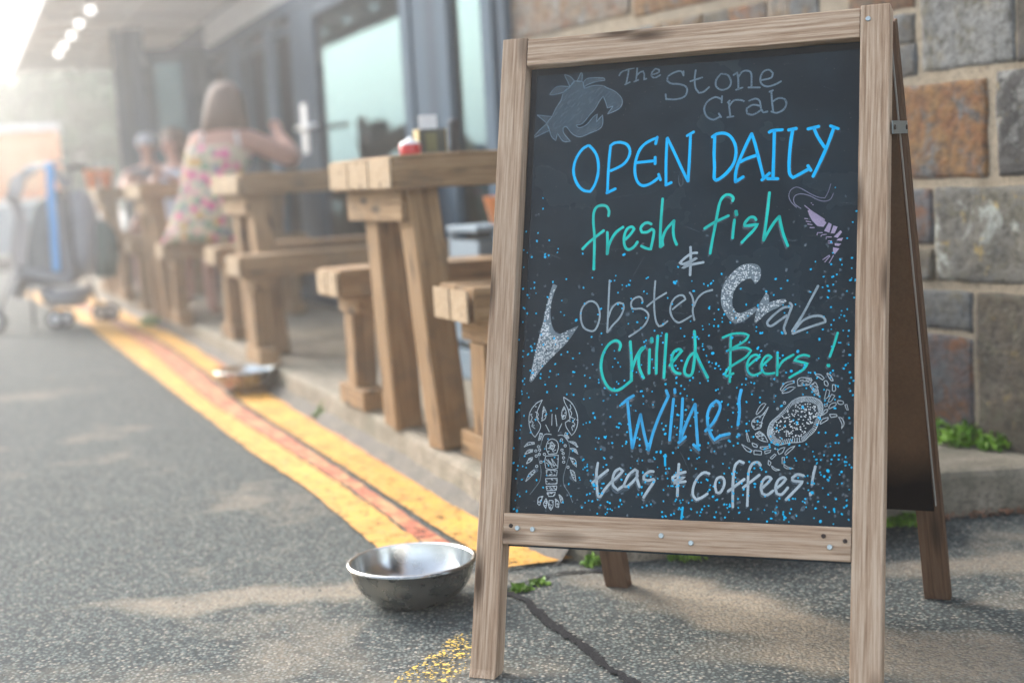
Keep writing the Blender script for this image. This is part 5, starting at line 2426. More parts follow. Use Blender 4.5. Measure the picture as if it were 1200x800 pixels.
# ------------------------------------------------------------------ stone wall
WD = Vector((-.4472, .8944, 0)); WB = Vector((1.09, 3.37, 0)); WN = Vector((-.8944, -.4472, 0))   # along, base, outward
def wy(Y): return (Y - 3.37) / .8944
stone_wall = thing('stone_wall', (1.09, 3.37, 0), 'rubble stone house wall with thick sandy mortar joints', 'wall')
w0, w1 = wy(1.9), wy(5.42)
MW = Matrix(((WD.x, 0, WN.x, WB.x), (WD.y, 0, WN.y, WB.y), (0, 1, 0, 0), (0, 0, 0, 1)))     # x along, y up, z out
MW = Matrix.Translation(WB) @ Matrix(((WD.x, 0, WN.x, 0), (WD.y, 0, WN.y, 0), (0, 1, 0, 0), (0, 0, 0, 1)))
bm = bmesh.new(); nx, ny = 90, 66
gridv = [[bm.verts.new((w0 + (w1 - w0) * i / nx, -.02 + 2.7 * j / ny, noise.noise(Vector((i * .55, j * .55, 0))) * .003 + .0065)) for j in range(ny + 1)] for i in range(nx + 1)]
for i in range(nx):
    for j in range(ny): bm.faces.new((gridv[i][j], gridv[i + 1][j], gridv[i + 1][j + 1], gridv[i][j + 1]))
bk = box_bm(w1 - w0, 2.69, .30, 0, off=((w0 + w1) / 2, 1.325, -.172)); join_bm(bm, bk)
o = put('mortar', bm_mesh('mortar', bm), MW, stone_wall, M['mortar']); 
random.seed(21)
def stone_block(x0, x1, y0, y1, ca, cb, cc, lich=0.0, res=.03, amp=.011, slate=False):
    if x0 > x1: x0, x1 = x1, x0
    w, h = x1 - x0, y1 - y0; n = max(3, min(14, int(w / res))); m = max(3, min(14, int(h / res)))
    def cuts_(L, k): return [0, .005 / L] + [(.016 + (L - .032) * q / k) / L for q in range(k + 1)] + [1 - .005 / L, 1]
    SS = cuts_(w, n - 1); TT = cuts_(h, m - 1); n = len(SS) - 1; m = len(TT) - 1
    bm = bmesh.new(); sd = random.random() * 100; vv = []
    for i in range(n + 1):
        col = []
        for j in range(m + 1):
            s, t = SS[i], TT[j]
            ex = min(s, 1 - s) * w; ey = min(t, 1 - t) * h; e = min(ex, ey)
            zz = .010 * (1 - math.exp(-e / .003)) + .001
            p = Vector((s * w * 5 + sd, t * h * 5, sd))
            zz += noise.fractal(p * 1.6, 1.0, 2.2, 4) * amp * (.2 if e < 1e-6 else 1)
            if e > .004: zz = max(zz, .0085 + .002 * noise.noise(p * 3))
            jx = noise.noise(Vector((sd, t * h * 14, 1))) * .006 * (1 if i in (0, 1, n - 1, n) else 0)
            jy = noise.noise(Vector((s * w * 14, sd, 2))) * .005 * (1 if j in (0, 1, m - 1, m) else 0)
            cr = .005 if (i in (0, n) and j in (0, m)) else 0
            cx = x0 + s * w + jx + (cr if i == 0 else -cr if i == n else 0) * .6; cy = y0 + t * h + jy + (cr if j == 0 else -cr if j == m else 0) * .6
            col.append(bm.verts.new((cx - (x0 + x1) / 2, cy - (y0 + y1) / 2, zz)))
        vv.append(col)
    for i in range(n):
        for j in range(m): bm.faces.new((vv[i][j], vv[i + 1][j], vv[i + 1][j + 1], vv[i][j + 1]))
    # sides sink into the mortar
    ring = [vv[i][0] for i in range(n + 1)] + [vv[n][j] for j in range(1, m + 1)] + [vv[i][m] for i in range(n - 1, -1, -1)] + [vv[0][j] for j in range(m - 1, 0, -1)]
    low = [bm.verts.new((v.co.x, v.co.y, -.03)) for v in ring]
    for k in range(len(ring)): bm.faces.new((ring[k - 1], low[k - 1], low[k], ring[k]))
    bmesh.ops.recalc_face_normals(bm, faces=bm.faces)
    o = put('stone', bm_mesh('stone', bm), MW @ Matrix.Translation(((x0 + x1) / 2, (y0 + y1) / 2, 0)), stone_wall, M['stone'], True)
    o['ca'] = ca; o['cb'] = cb; o['cc'] = cc; o['lich'] = float(lich)
GREY = (.13, .13, .12); LG = (.22, .22, .205); DK = (.045, .045, .045); RUST = (.175, .070, .026); OCH = (.22, .125, .045); SLT = (.11, .12, .125); BRN = (.10, .08, .055); MAUV = (.10, .08, .08); OLV = (.125, .115, .08)
# photographed courses; positions along the wall are given by their Y
def S(Ya, Yb, z0, z1, *a, **k): stone_block(wy(Ya) - .008, wy(Yb) + .008, z0 - .007, z1 + .007, *a, **k)
J = .014
# course z .735-.965 : the rust-coloured slate and the dark stone right of it
S(3.313, 3.56, .738, .955, RUST, OCH, SLT, .0, amp=.004)
S(3.00, 3.277, .738, .965, DK, (.075, .07, .065), LG, .55, amp=.012)
S(3.575, 3.80, .74, .95, SLT, MAUV, RUST)
# course .49-.71
S(2.95, 3.458, .492, .708, (.17, .155, .125), GREY, OLV, .95, amp=.013)
S(3.478, 3.60, .582, .708, SLT, MAUV, RUST, .0, amp=.006); S(3.474, 3.60, .492, .560, OLV, BRN, LG, .2)
S(3.615, 3.80, .492, .708, GREY, BRN, OCH, .2)
# course .12-.462
S(3.205, 3.345, .10, .462, (.11, .095, .075), BRN, OLV, .35, amp=.018); S(2.95, 3.19, .02, .462, GREY, DK, LG, .6, amp=.02)
S(3.362, 3.62, .375, .462, SLT, GREY, OLV, .2, amp=.005); S(3.366, 3.62, .11, .352, MAUV, SLT, RUST, .0, amp=.006)
S(3.635, 3.80, .11, .462, GREY, BRN, SLT)
# course .99-1.22
S(3.235, 3.489, .992, 1.20, LG, (.17, .175, .17), OLV, .25, amp=.007); S(2.95, 3.222, .99, 1.20, (.10, .085, .06), DK, OLV, .5, amp=.02)
S(3.515, 3.60, .985, 1.055, SLT, GREY, BRN); S(3.515, 3.60, 1.065, 1.13, GREY, SLT, BRN); S(3.515, 3.72, 1.15, 1.30, RUST, BRN, OCH)
S(3.615, 3.80, .985, 1.13, BRN, GREY, RUST)
# upper left course seen over the top of the sign
segs = [(4.67, 5.40, 1.29, 1.53, OCH, LG, RUST), (4.16, 4.64, 1.275, 1.50, RUST, OCH, SLT), (3.92, 4.14, 1.26, 1.50, OCH, GREY, RUST), (3.74, 3.90, 1.32, 1.50, SLT, GREY, RUST)]
for Ya, Yb, z0, z1, a, b, c_ in segs: S(Ya, Yb, z0, z1, a, b, c_, .1, res=.05)
ys = [3.82, 3.93, 4.02, 4.18, 4.30, 4.5, 4.62, 4.82, 5.0, 5.12, 5.40]
pal = [(SLT, GREY, OCH), (LG, OCH, GREY), (RUST, OCH, SLT), (GREY, BRN, OLV), (BRN, OCH, GREY)]
for i in range(len(ys) - 1):
    a = pal[i % 5]; S(ys[i] + J, ys[i + 1], 1.155, 1.235, *a, .1, res=.05)
# the rest of the wall, coursed at random
def fill(Y0, Y1, z0, z1):
    Y = Y0
    while Y < Y1 - .05:
        L = random.uniform(.16, .42); Y2 = min(Y1, Y + L)
        if Y1 - Y2 < .12: Y2 = Y1
        a = random.choice(pal + [(SLT, MAUV, RUST), (GREY, DK, LG)])
        if z1 - z0 > .2 and random.random() < .25:
            zm = random.uniform(z0 + .08, z1 - .1)
            S(Y + J, Y2, z0, zm - J, *a, random.random() * .3, res=.06); S(Y + J, Y2, zm, z1 - J, *random.choice(pal), random.random() * .3, res=.06)
        else: S(Y + J, Y2, z0, z1 - J, *a, random.random() * .5, res=.06)
        Y = Y2
for z0, z1 in ((.10, .48), (.49, .73), (.735, .98), (.985, 1.15)): fill(3.80, 5.40, z0, z1)
for z0, z1 in ((.02, .47), (.49, .72), (.735, .98), (.99, 1.22)): fill(1.95, 2.94, z0, z1)
fill(1.95, 3.50, 1.24, 1.50)
for z0, z1 in ((1.545, 1.75), (1.765, 2.0), (2.015, 2.2), (2.215, 2.42), (2.435, 2.62)): fill(1.95, 5.40, z0, z1)

# ------------------------------------------------------------------ weeds
def weed(x, y, z, R, H, n, label, seed=0, cat='weed', mat='weed', leaf=.011):
    random.seed(seed); bm = bmesh.new()
    for k in range(n):
        a = random.uniform(0, 6.283); r = R * math.sqrt(random.random()); h = H * (1 - (r / R) ** 1.5 * .7) * random.uniform(.25, 1)
        c = Vector((r * math.cos(a), r * math.sin(a) * .7, h))
        d = Vector((random.gauss(0, 1), random.gauss(0, 1), random.gauss(.3, .6))).normalized(); s = d.cross(Vector((random.gauss(0, 1), random.gauss(0, 1), random.gauss(0, 1)))).normalized(); nn = d.cross(s)
        l = leaf * random.uniform(.7, 1.3); w = l * .42
        v = [c - d * l, c - d * l * .2 + s * w, c + d * l * .9, c - d * l * .2 - s * w]; mid = c + nn * l * .18
        vs = [bm.verts.new(p) for p in v]; m_ = bm.verts.new(mid)
        for i in range(4): bm.faces.new((vs[i], vs[(i + 1) % 4], m_))
        if k % 4 == 0:
            st = [Vector((c.x * .3, c.y * .3, 0)), c]; tube_bm(st, [.0012, .0006], 3, bm)
    o = put('weed', bm_mesh('weed', bm), Matrix.Translation((x, y, z)), None, M[mat])
    return tag(o, label, cat, 'green weeds along the kerb and wall')
weed(1.02, 3.44, .1, .075, .055, 230, 'long leafy weed at the wall foot, its end nearest the sign', 1)
weed(1.075, 3.36, .1, .07, .065, 260, 'bushy weed in the middle of the clump at the wall foot', 2)
weed(1.125, 3.29, .1, .055, .05, 200, 'bushy weed at the right end of the clump at the wall foot', 3)
weed(1.145, 3.09, 0, .035, .07, 90, 'weed on the road at the step, at the right edge', 4)
weed(.845, 3.035, 0, .045, .032, 110, 'small weed at the step foot behind the rear leg of the sign', 5)
weed(.795, 3.035, 0, .02, .02, 30, 'tiny weed at the step foot close to the front leg of the sign', 6)
weed(.137, 2.85, 0, .02, .028, 45, 'weed at the kerb corner seen left of the short rear leg', 7)
weed(.335, 2.865, 0, .045, .022, 60, 'weed under the bottom rail right of the short rear leg', 8)
weed(-.012, 2.70, 0, .020, .013, 50, 'weed in the tar seam beside the left front leg', 9)
weed(.028, 2.735, 0, .02, .014, 26, 'tiny weed farther along the tar seam', 10)
weed(-.66, 4.88, 0, .04, .07, 60, 'upright weed at the kerb beside the picnic tables', 12)
weed(-2.16, 8.75, 0, .11, .11, 160, 'bright green weed at the far kerb by the pushchair', 13, leaf=.02)
random.seed(9)
bm = bmesh.new()
for k in range(150):
    x = random.uniform(.86, 1.14); c = Vector((x, 3.055 + (x - .9) * .08 + random.uniform(-.012, .014), random.uniform(.002, .014)))
    d = Vector((random.gauss(0, 1), random.gauss(0, 1), random.gauss(0, .5))).normalized(); s = d.cross(Vector((0, 0, 1))).normalized(); l = random.uniform(.004, .009)
    vs = [bm.verts.new(c + d * l), bm.verts.new(c + s * l * .5 + Vector((0, 0, .002))), bm.verts.new(c - d * l), bm.verts.new(c - s * l * .5)]
    bm.faces.new(vs)
o = put('dry_leaves', bm_mesh('dry_leaves', bm), None, None, M['dry_leaf']); o['kind'] = 'stuff'; o['label'] = 'brown leaf litter along the foot of the step'
# loose chippings near the sign
bm = bmesh.new()
for k in range(900):
    x = random.uniform(-.9, 1.5); y = random.uniform(2.0, 3.3)
    r = random.uniform(.0012, .0032); c = Vector((x, y, r * .6))
    vs = [bm.verts.new(c + Vector((random.gauss(0, 1), random.gauss(0, 1), random.gauss(0, .6))).normalized() * r) for _ in range(6)]
    bmesh.ops.convex_hull(bm, input=vs)
o = put('loose_grit', bm_mesh('loose_grit', bm), None, None, flat('grit', (.27, .24, .20), .85, 0, .5, 60)); o['kind'] = 'stuff'
# ------------------------------------------------------------------ picnic tables
DA = Vector((.929, .370, 0)).normalized(); DB = Vector((-.370, .929, 0)).normalized(); ZZ = Vector((0, 0, 1))
def tp(o, t, s, z): return Vector((o[0], o[1], 0)) + DA * t + DB * s + ZZ * z
def tposts(o, root, t, ends, mat='sleeper'):
    pass
def bench(root_t, o, t0, s0, L, wd, label, group):
    b = thing('bench', tp(o, t0, s0, .1), label, 'bench', group)
    z1 = .54; th = .088
    for k in range(2):
        s = s0 + wd * (k + .5) / 2
        plank('seat_beam', tp(o, t0 + random.uniform(-.006, .006), s, z1 - th / 2), tp(o, t0 + L, s, z1 - th / 2), DB, wd / 2 - .003, th, M['sleeper'], b, .006, 16, .003)
        plank('end_face', tp(o, t0 - .0125, s, z1 - th / 2), tp(o, t0 - .0065, s, z1 - th / 2), DB, wd / 2 - .012, th - .012, M['sleeper_end'], b, .002)
    for t in (t0 + .085, t0 + L - .085):
        plank('bearer', tp(o, t, s0 + .02, z1 - th - .028), tp(o, t, s0 + wd - .02, z1 - th - .028), DA, .07, .054, M['sleeper'], b, .005, 4, .002)
        plank('leg', tp(o, t, s0 + wd * .5, .165), tp(o, t, s0 + wd * .5, z1 - th - .056), DB, .10, .07, M['sleeper'], b, .005, 6, .003)
        plank('foot', tp(o, t, s0 - .01, .133), tp(o, t, s0 + wd + .01, .133), DA, .085, .064, M['sleeper'], b, .006, 4, .003)
    return b
def table(o, L, n_off, f_off, which):
    t = thing('picnic_table', tp(o, 0, 0, .1), f'heavy sleeper-wood picnic table, {which}', 'table', 'wooden picnic tables in a row along the glass front')
    z1, th, wd = .865, .088, .60
    for k in range(3):
        s = wd * (k + .5) / 3
        plank('top_beam', tp(o, random.uniform(-.008, .008), s, z1 - th / 2), tp(o, L, s, z1 - th / 2), DB, wd / 3 - .003, th, M['sleeper'], t, .006, 16, .003)
        plank('end_face', tp(o, -.014, s, z1 - th / 2), tp(o, -.0075, s, z1 - th / 2), DB, wd / 3 - .012, th - .012, M['sleeper_end'], t, .002)
    for tt, sg in ((.065, 1), (L - .065, -1)):
        plank('bearer', tp(o, tt - .005 * sg, .06, z1 - th - .042), tp(o, tt - .005 * sg, wd - .03, z1 - th - .042), DA, .065, .082, M['sleeper'], t, .005, 4, .002)
        for s_top, s_bot in ((.10, .055), (.40, .455)):
            plank('leg', tp(o, tt + .055 * sg, s_bot, .100), tp(o, tt + .005 * sg + .045 * sg * .3, s_top, z1 - th), DB, .118, .082, M['sleeper'], t, .007, 8, .003)
    gb = 'sleeper-wood benches beside the picnic tables'
    b1 = bench(t, o, n_off, -.317, L - n_off, .25, f'sleeper-wood bench on the camera side of {which_b[which]}', gb)
    b2 = bench(t, o, f_off, .768, L - f_off, .25, f'sleeper-wood bench on the far side of {which_b[which]}', gb)
    return t
which_b = {'nearest, with sauces on top': 'the table with the sauces', 'second, half hidden by the nearest': 'the second table', 'third, where the woman in the floral dress eats': 'the table where the woman eats', 'fourth and farthest, behind the pushchair': 'the farthest table'}
W = list(which_b)
random.seed(31)
table((-.268, 3.62), .80, .067, .045, W[0])
table((-1.082, 5.95), .84, -.085, .02, W[1])
table((-1.985, 7.92), .84, .05, .02, W[2])
table((-2.80, 10.0), .70, .03, .02, W[3])

# things on the nearest table
o1 = (-.268, 3.62)
def obj(name, bm, mat, parent=None, Mx=None, smooth=False): return put(name, bm_mesh(name, bm), Mx, parent, mat, smooth)
p = tp(o1, .128, .26, .866)
t = thing('sauce_tub', p, 'small red sauce tub with a white lid on the nearest table', 'sauce tub')
Mx = Matrix.Translation(p)
obj('tub', lathe_bm([(0, 0), (.026, 0), (.029, .004), (.030, .028), (.027, .030)], 24), flat('red_plastic', (.55, .02, .02), .4), t, Mx, True)
obj('lid', lathe_bm([(.028, .030), (.028, .034), (.018, .039), (.009, .042), (.005, .049), (0, .050)], 24), M['white_plastic'], t, Mx, True)
p = tp(o1, .20, .30, .866); Mx = Matrix.Translation(p) @ Matrix.Rotation(.3, 4, 'Z')
t = thing('napkin_tin', p, 'dark yellow-trimmed tin of paper napkins on the nearest table', 'napkin holder')
obj('tin', box_bm(.075, .06, .07, .004, off=(0, 0, .035)), flat('dark_tin', (.05, .05, .03), .5), t, Mx)
for dx, dy, sx, sy in ((-.0385, 0, .003, .062), (.0385, 0, .003, .062)):
    obj('trim', box_bm(sx, sy, .068, .001, off=(dx, dy, .036)), flat('yellow_trim', (.32, .22, .04), .5), t, Mx)
obj('trim', box_bm(.03, .003, .05, .001, off=(-.005, -.032, .034)), flat('olive_label', (.14, .13, .04), .5), t, Mx)
for k in range(5):
    obj('napkin', box_bm(.05, .004, .05, .001, off=(-.008 + .002 * k, -.016 + .008 * k, .082)), M['white_plastic'], t, Mx)
p = tp(o1, .27, .30, .866); Mx = Matrix.Translation(p)
t = thing('pepper_mill', p, 'slim dark pepper mill beside the napkins', 'pepper mill')
obj('body', lathe_bm([(0, 0), (.016, 0), (.017, .01), (.012, .03), (.014, .06), (.012, .07)], 16), M['dark'], t, Mx, True)
obj('cap', lathe_bm([(.012, .07), (.015, .078), (.012, .092), (0, .096)], 16), M['dark'], t, Mx, True)
# crate with orange tub beyond the nearest table
p = Vector((.02, 4.95, .1)); Mx = Matrix.Translation(p) @ Matrix.Rotation(.38, 4, 'Z')
t = thing('plastic_crate', p, 'blue-grey plastic crate on the patio beyond the nearest table', 'crate')
gb = flat('blue_grey_plastic', (.14, .20, .25), .5)
for dx, dy, sx, sy in ((0, -.14, .36, .012), (0, .14, .36, .012), (-.174, 0, .012, .268), (.174, 0, .012, .268)):
    for k in range(4): obj('side', box_bm(sx, sy, .10, .003, off=(dx, dy, .06 + .125 * k)), gb, t, Mx)
    obj('post', box_bm(.02, .02, .52, .003, off=(dx * .98 + (.16 if sx > .1 else 0), dy * .98 + (.12 if sy > .1 else 0), .26)), gb, t, Mx)
obj('base', box_bm(.35, .27, .02, .003, off=(0, 0, .012)), gb, t, Mx)
obj('lid', box_bm(.37, .29, .02, .004, off=(0, 0, .525)), gb, t, Mx)
p = Vector((.005, 4.93, .637))
t = thing('orange_tub', p, 'orange tub standing on the blue-grey crate', 'tub')
obj('bowl', lathe_bm([(0, 0), (.055, 0), (.075, .09), (.078, .092), (.070, .092), (.052, .006), (0, .006)], 24), flat('orange_plastic', (.75, .22, .03), .45), t, Matrix.Translation(p), True)

# ------------------------------------------------------------------ cafe glass front
FD = Vector((-.3552, .9348, 0)); FNn = Vector((-.9348, -.3552, 0)); FB = Vector((-1.0, 8.16, 0))
def fp(Y, z, out=0.0): return FB + FD * ((Y - 8.16) / .9348) + FNn * out + ZZ * z
cafe = thing('cafe_building', tuple(fp(8.16, .1)), 'single-storey cafe with a grey-framed full-height glass front', 'building')
def post(Y0, Y1, z0, z1, mat='frame', d=.06, out=0.0, name='frame_post', parent=None, lab=None):
    A = fp((Y0 + Y1) / 2, z0, out - d / 2 + .01); B = fp((Y0 + Y1) / 2, z1, out - d / 2 + .01)
    o = plank(name, A, B, FD, abs(Y1 - Y0) / .9348, d, M[mat], parent or cafe, .004)
    if lab: o['label'] = lab
    return o
HZ = 1.82
for Y0, Y1, m_ in ((5.40, 5.47, 'frame'), (5.54, 5.65, 'frame_pale'), (6.03, 6.165, 'frame_pale'), (6.165, 6.30, 'frame'), (6.30, 6.47, 'frame_pale'), (8.62, 8.75, 'frame'), (9.20, 9.47, 'frame_pale'), (9.98, 10.06, 'frame'), (10.29, 10.55, 'frame_pale'), (10.55, 10.81, 'frame'), (11.40, 11.55, 'frame')):
    post(Y0, Y1, .1, HZ, m_, .05 if m_ == 'frame' else .08)
plank('header', fp(5.40, HZ + .045, -.03), fp(11.6, HZ + .045, -.03), ZZ, .09, .09, M['frame'], cafe, .004)
plank('sill', fp(5.47, .13, -.02), fp(11.5, .13, -.02), ZZ, .06, .06, M['frame'], cafe, .004)
def pane(Y0, Y1, z0=.17, z1=HZ, parent=None):
    return plank('pane', fp(Y0, (z0 + z1) / 2, -.022), fp(Y1, (z0 + z1) / 2, -.022), ZZ, z1 - z0, .006, M['glass'], parent or cafe)
pane(5.47, 5.54); pane(5.65, 6.03); pane(8.75, 9.20, z1=1.70); pane(9.47, 9.98, z1=1.70); pane(10.06, 10.29, z1=1.70); pane(10.81, 11.40, z1=1.70)
plank('transom', fp(8.75, 1.74, -.02), fp(11.4, 1.74, -.02), ZZ, .05, .05, M['frame'], cafe, .003)
# the wide door
door = bpy.data.objects.new('door', None); link(door); door.parent = cafe; WM[door.name] = Matrix.Translation(fp(8.3, .1)); door.matrix_local = WM[cafe.name].inverted() @ WM[door.name]
post(8.14, 8.60, .16, HZ - .01, 'frame', .05, .014, 'door_stile', door)
post(6.475, 6.60, .16, HZ - .01, 'frame_pale', .05, .014, 'door_stile', door)
plank('door_rail', fp(6.61, .22, -.002), fp(8.13, .22, -.002), ZZ, .12, .045, M['frame'], door, .003)
plank('door_rail', fp(6.61, 1.77, -.002), fp(8.13, 1.77, -.002), ZZ, .07, .045, M['frame'], door, .003)
plank('pane', fp(6.60, 1.0, -.005), fp(8.14, 1.0, -.005), ZZ, 1.46, .006, M['glass'], door)
hm = bmesh.new(); 
A, L_ = frame(fp(8.40, 1.0, .030), fp(8.40, 1.27, .030), FD)
o = plank('handle_plate', fp(8.42, .985, .032), fp(8.42, 1.275, .032), FD, .12, .012, M['white_plastic'], door, .004)
bm = tube_bm([fp(8.42, 1.13, .036), fp(8.42, 1.13, .085), fp(8.30, 1.13, .09), fp(7.95, 1.125, .09)], .013, 10)
o = obj('handle', bm, M['chrome'], door, None, True)
# front-facing bay at the far end
def bay(x0, x1, z0, z1, mat, name='frame_post', y=11.45, d=.07):
    return put(name, bm_mesh(name, box_bm(x1 - x0, d, z1 - z0, .004, off=((x0 + x1) / 2, y, (z0 + z1) / 2))), None, cafe, M[mat])
bay(-3.00, -2.87, .1, 2.1, 'frame'); bay(-2.865, -2.76, .1, 2.1, 'frame_pale'); bay(-2.755, -2.69, .1, 1.82, 'frame')
bay(-2.47, -2.38, .1, 1.82, 'frame_pale'); bay(-2.375, -2.26, .1, 1.82, 'frame'); bay(-2.755, -2.20, 1.82, 1.93, 'frame', 'header')
bay(-2.69, -2.47, .2, 1.82, 'glass', 'pane', d=.006); bay(-2.69, -2.47, .1, .2, 'frame', 'sill')
# fascia, roof, back and end walls, interior
plank('fascia', fp(5.42, 2.02, -.05), fp(11.6, 2.02, -.05), ZZ, .20, .10, M['soffit'], cafe, .004)
bm = bmesh.new()
q = [fp(5.45, 2.13, 0), fp(15.6, 2.13, 0), fp(15.6, 2.13, -4.2), fp(5.45, 2.13, -4.2)]
def slab(q, z0, z1):
    b = bmesh.new(); a = [b.verts.new((p.x, p.y, z1)) for p in q]; c = [b.verts.new((p.x, p.y, z0)) for p in q]
    b.faces.new(a); b.faces.new(c[::-1])
    for i in range(4): b.faces.new((a[i], c[i], c[(i + 1) % 4], a[(i + 1) % 4]))
    bmesh.ops.recalc_face_normals(b, faces=b.faces); return b
obj('roof', slab(q, 2.125, 2.30), M['frame'], cafe)
plank('ceiling', fp(5.47, 2.05, -2.2), fp(15.5, 2.05, -2.2), FNn, 3.9, .04, M['blind'], cafe)
plank('back_wall', fp(5.45, 1.1, -4.15), fp(15.6, 1.1, -4.15), ZZ, 2.0, .08, M['inner_wall'], cafe)
plank('end_wall', fp(5.52, 1.1, -.25), fp(5.52, 1.1, -4.1), ZZ, 2.0, .08, M['inner_wall'], cafe)
plank('end_wall', fp(15.55, 1.1, 0), fp(15.55, 1.1, -4.1), ZZ, 2.0, .08, M['inner_wall'], cafe)
plank('blind', fp(8.77, 1.60, -.06), fp(9.95, 1.60, -.06), ZZ, .34, .02, M['blind'], cafe)
plank('blind', fp(10.08, 1.64, -.06), fp(11.35, 1.64, -.06), ZZ, .26, .02, M['blind'], cafe)
plank('counter', fp(6.2, .55, -2.4), fp(9.5, .55, -2.4), ZZ, .9, .5, M['inner_wall'], cafe)
# plants and pendant inside
def leafy(name, loc, R, H, n, leaf, label, cat, mat='tree_leaf', trunk=None, group=None, seed=1):
    random.seed(seed); t = thing(name, loc, label, cat, group); bm = bmesh.new()
    clumps = [(Vector((random.gauss(0, .42) * R, random.gauss(0, .42) * R, H * random.uniform(.35, 1.0))), random.uniform(.22, .42) * R) for _ in range(max(5, n // 110))]
    for k in range(n):
        cc, cr = random.choice(clumps)
        c = cc + Vector((random.gauss(0, .5), random.gauss(0, .5), random.gauss(0, .45))) * cr * 1.2
        if c.z < .03: c.z = random.uniform(.03, .2) * H
        d = Vector((random.gauss(0, 1), random.gauss(0, 1), random.gauss(0, .7))).normalized(); s = d.cross(Vector((random.gauss(0, 1), random.gauss(0, 1), random.gauss(0, 1)))).normalized()
        l = leaf * random.uniform(.6, 1.4)
        bm.faces.new([bm.verts.new(c - d * l), bm.verts.new(c + s * l * .5), bm.verts.new(c + d * l), bm.verts.new(c - s * l * .5)])
    obj('crown', bm, M[mat], t, Matrix.Translation(loc))
    if trunk:
        tb = bmesh.new(); tube_bm([(0, 0, 0), (R * .03, 0, H * .25), (0, R * .04, H * .6)], [trunk, trunk * .75, trunk * .4], 8, tb)
        for k in range(5):
            cc, cr = clumps[k % len(clumps)]
            tube_bm([(0, 0, H * (.15 + .08 * k)), cc * .6 + Vector((0, 0, H * .1)), cc], [trunk * .5, trunk * .3, trunk * .12], 6, tb)
        obj('trunk', tb, M['bark'], t, Matrix.Translation(loc), True)
    return t
def pot(loc, r, h, t):
    obj('pot', lathe_bm([(0, 0), (r * .7, 0), (r, h), (r * .9, h), (r * .85, h * .9), (0, h * .9)], 16), M['dark'], t, Matrix.Translation(loc), True)
pl = fp(8.9, .1, -.45); t = leafy('potted_plant', tuple(pl + ZZ * .3), .35, 1.3, 500, .06, 'tall green plant standing behind the glass left of the door', 'plant', 'weed', .02, seed=4); pot(pl, .16, .32, t)
pl = fp(5.62, .1, -.22); t = leafy('potted_plant', tuple(pl + ZZ * .4), .14, 1.5, 500, .05, 'dark green plant behind the glass next to the stone wall', 'plant', 'tree_leaf', .02, seed=5); pot(pl, .09, .42, t)
pl = Vector((-.02, 7.0, 1.62)); t = thing('pendant_lamp', tuple(pl), 'orange pendant lamp shade hanging inside the cafe', 'lamp')
obj('shade', lathe_bm([(.012, .09), (.03, .085), (.055, .03), (.06, 0), (.056, 0), (.05, .03), (.02, .08)], 20), flat('orange_shade', (.85, .25, .03), .5), t, Matrix.Translation(pl), True)
obj('cord', tube_bm([(0, 0, .09), (0, 0, .41)], .004, 6), M['dark'], t, Matrix.Translation(pl))

# ------------------------------------------------------------------ canopy
can = thing('canopy', tuple(fp(9, 2.1, .6)), 'pale flat canopy over the cafe terrace with a row of lamps', 'canopy')
q = [fp(9.0, 0, .0), fp(15.4, 0, .0), fp(15.4, 0, 1.33), fp(9.0, 0, 1.33)]
obj('roof_sheet', slab(q, 2.135, 2.16), M['soffit'], can)
for i in range(7):
    Y = 9.1 + i * .98
    plank('rafter', fp(Y, 2.115, .05), fp(Y - .0, 2.115, 1.26), ZZ, .04, .04, M['soffit'], can, .003)
plank('edge_beam', fp(9.0, 2.10, 1.30), fp(15.4, 2.10, 1.30), ZZ, .11, .06, M['soffit'], can, .004)
plank('edge_beam', fp(9.0, 2.11, .66), fp(15.4, 2.11, .66), ZZ, .05, .05, M['soffit'], can, .004)
bay2 = lambda x, y: None
def emis(name, col, s):
    t = NT(name); e = t.n("ShaderNodeEmission"); e.inputs[0].default_value = (*col, 1); e.inputs[1].default_value = s
    t.l(e.outputs[0], t.out.inputs[0]); return t.m
M['bulb'] = emis('lit_bulb', (1, .95, .9), .9)
LPS = [(-2.722, 9.9), (-3.018, 10.65), (-3.289, 11.368), (-3.561, 12.06), (-3.804, 12.71)]
for i, (x, y) in enumerate(LPS):
    l = thing('canopy_lamp', (x, y, 2.08), ['nearest', 'second', 'third', 'fourth', 'farthest'][i] + ' round lamp in the row under the canopy edge', 'lamp', 'round lamps under the canopy edge')
    obj('bulb', lathe_bm([(0, -.045), (.022, -.038), (.03, -.02), (.026, -.004), (.014, .004)], 14), M['bulb'], l, Matrix.Translation((x, y, 2.08)), True)
    obj('lampholder', lathe_bm([(.014, 0), (.016, .02), (.008, .035), (0, .036)], 12), M['dark'], l, Matrix.Translation((x, y, 2.08)), True)

# ------------------------------------------------------------------ people
def skin_mat(name, c): 
    t = NT(name); v = t.coord(); n = t.noise(v, 14, 3)
    return t.bsdf(t.mix(n, tuple(x * .85 for x in c), c), .5, 0, None, .35)
M['skin'] = skin_mat('skin', (.56, .30, .22))
def floral():
    t = NT('floral_cloth'); v = t.coord()
    vo = t.n("ShaderNodeTexVoronoi"); vo.inputs['Scale'].default_value = 23; t.l(v, vo.inputs['Vector'])
    sp = t.n("ShaderNodeSeparateColor"); t.l(vo.outputs['Color'], sp.inputs[0])
    c = t.ramp(sp.outputs[0], [(0, (.66, .05, .24)), (.22, (.72, .18, .32)), (.38, (.55, .45, .30)), (.58, (.14, .24, .14)), (.72, (.55, .30, .06)), (.86, (.16, .20, .28)), (.95, (.60, .50, .35))], 'CONSTANT')
    m = t.ramp(vo.outputs['Distance'], [(.42, 0.0), (.66, 1.0)])
    return t.bsdf(t.mix(m, c, (.60, .50, .36)), .85)
M['floral'] = floral()
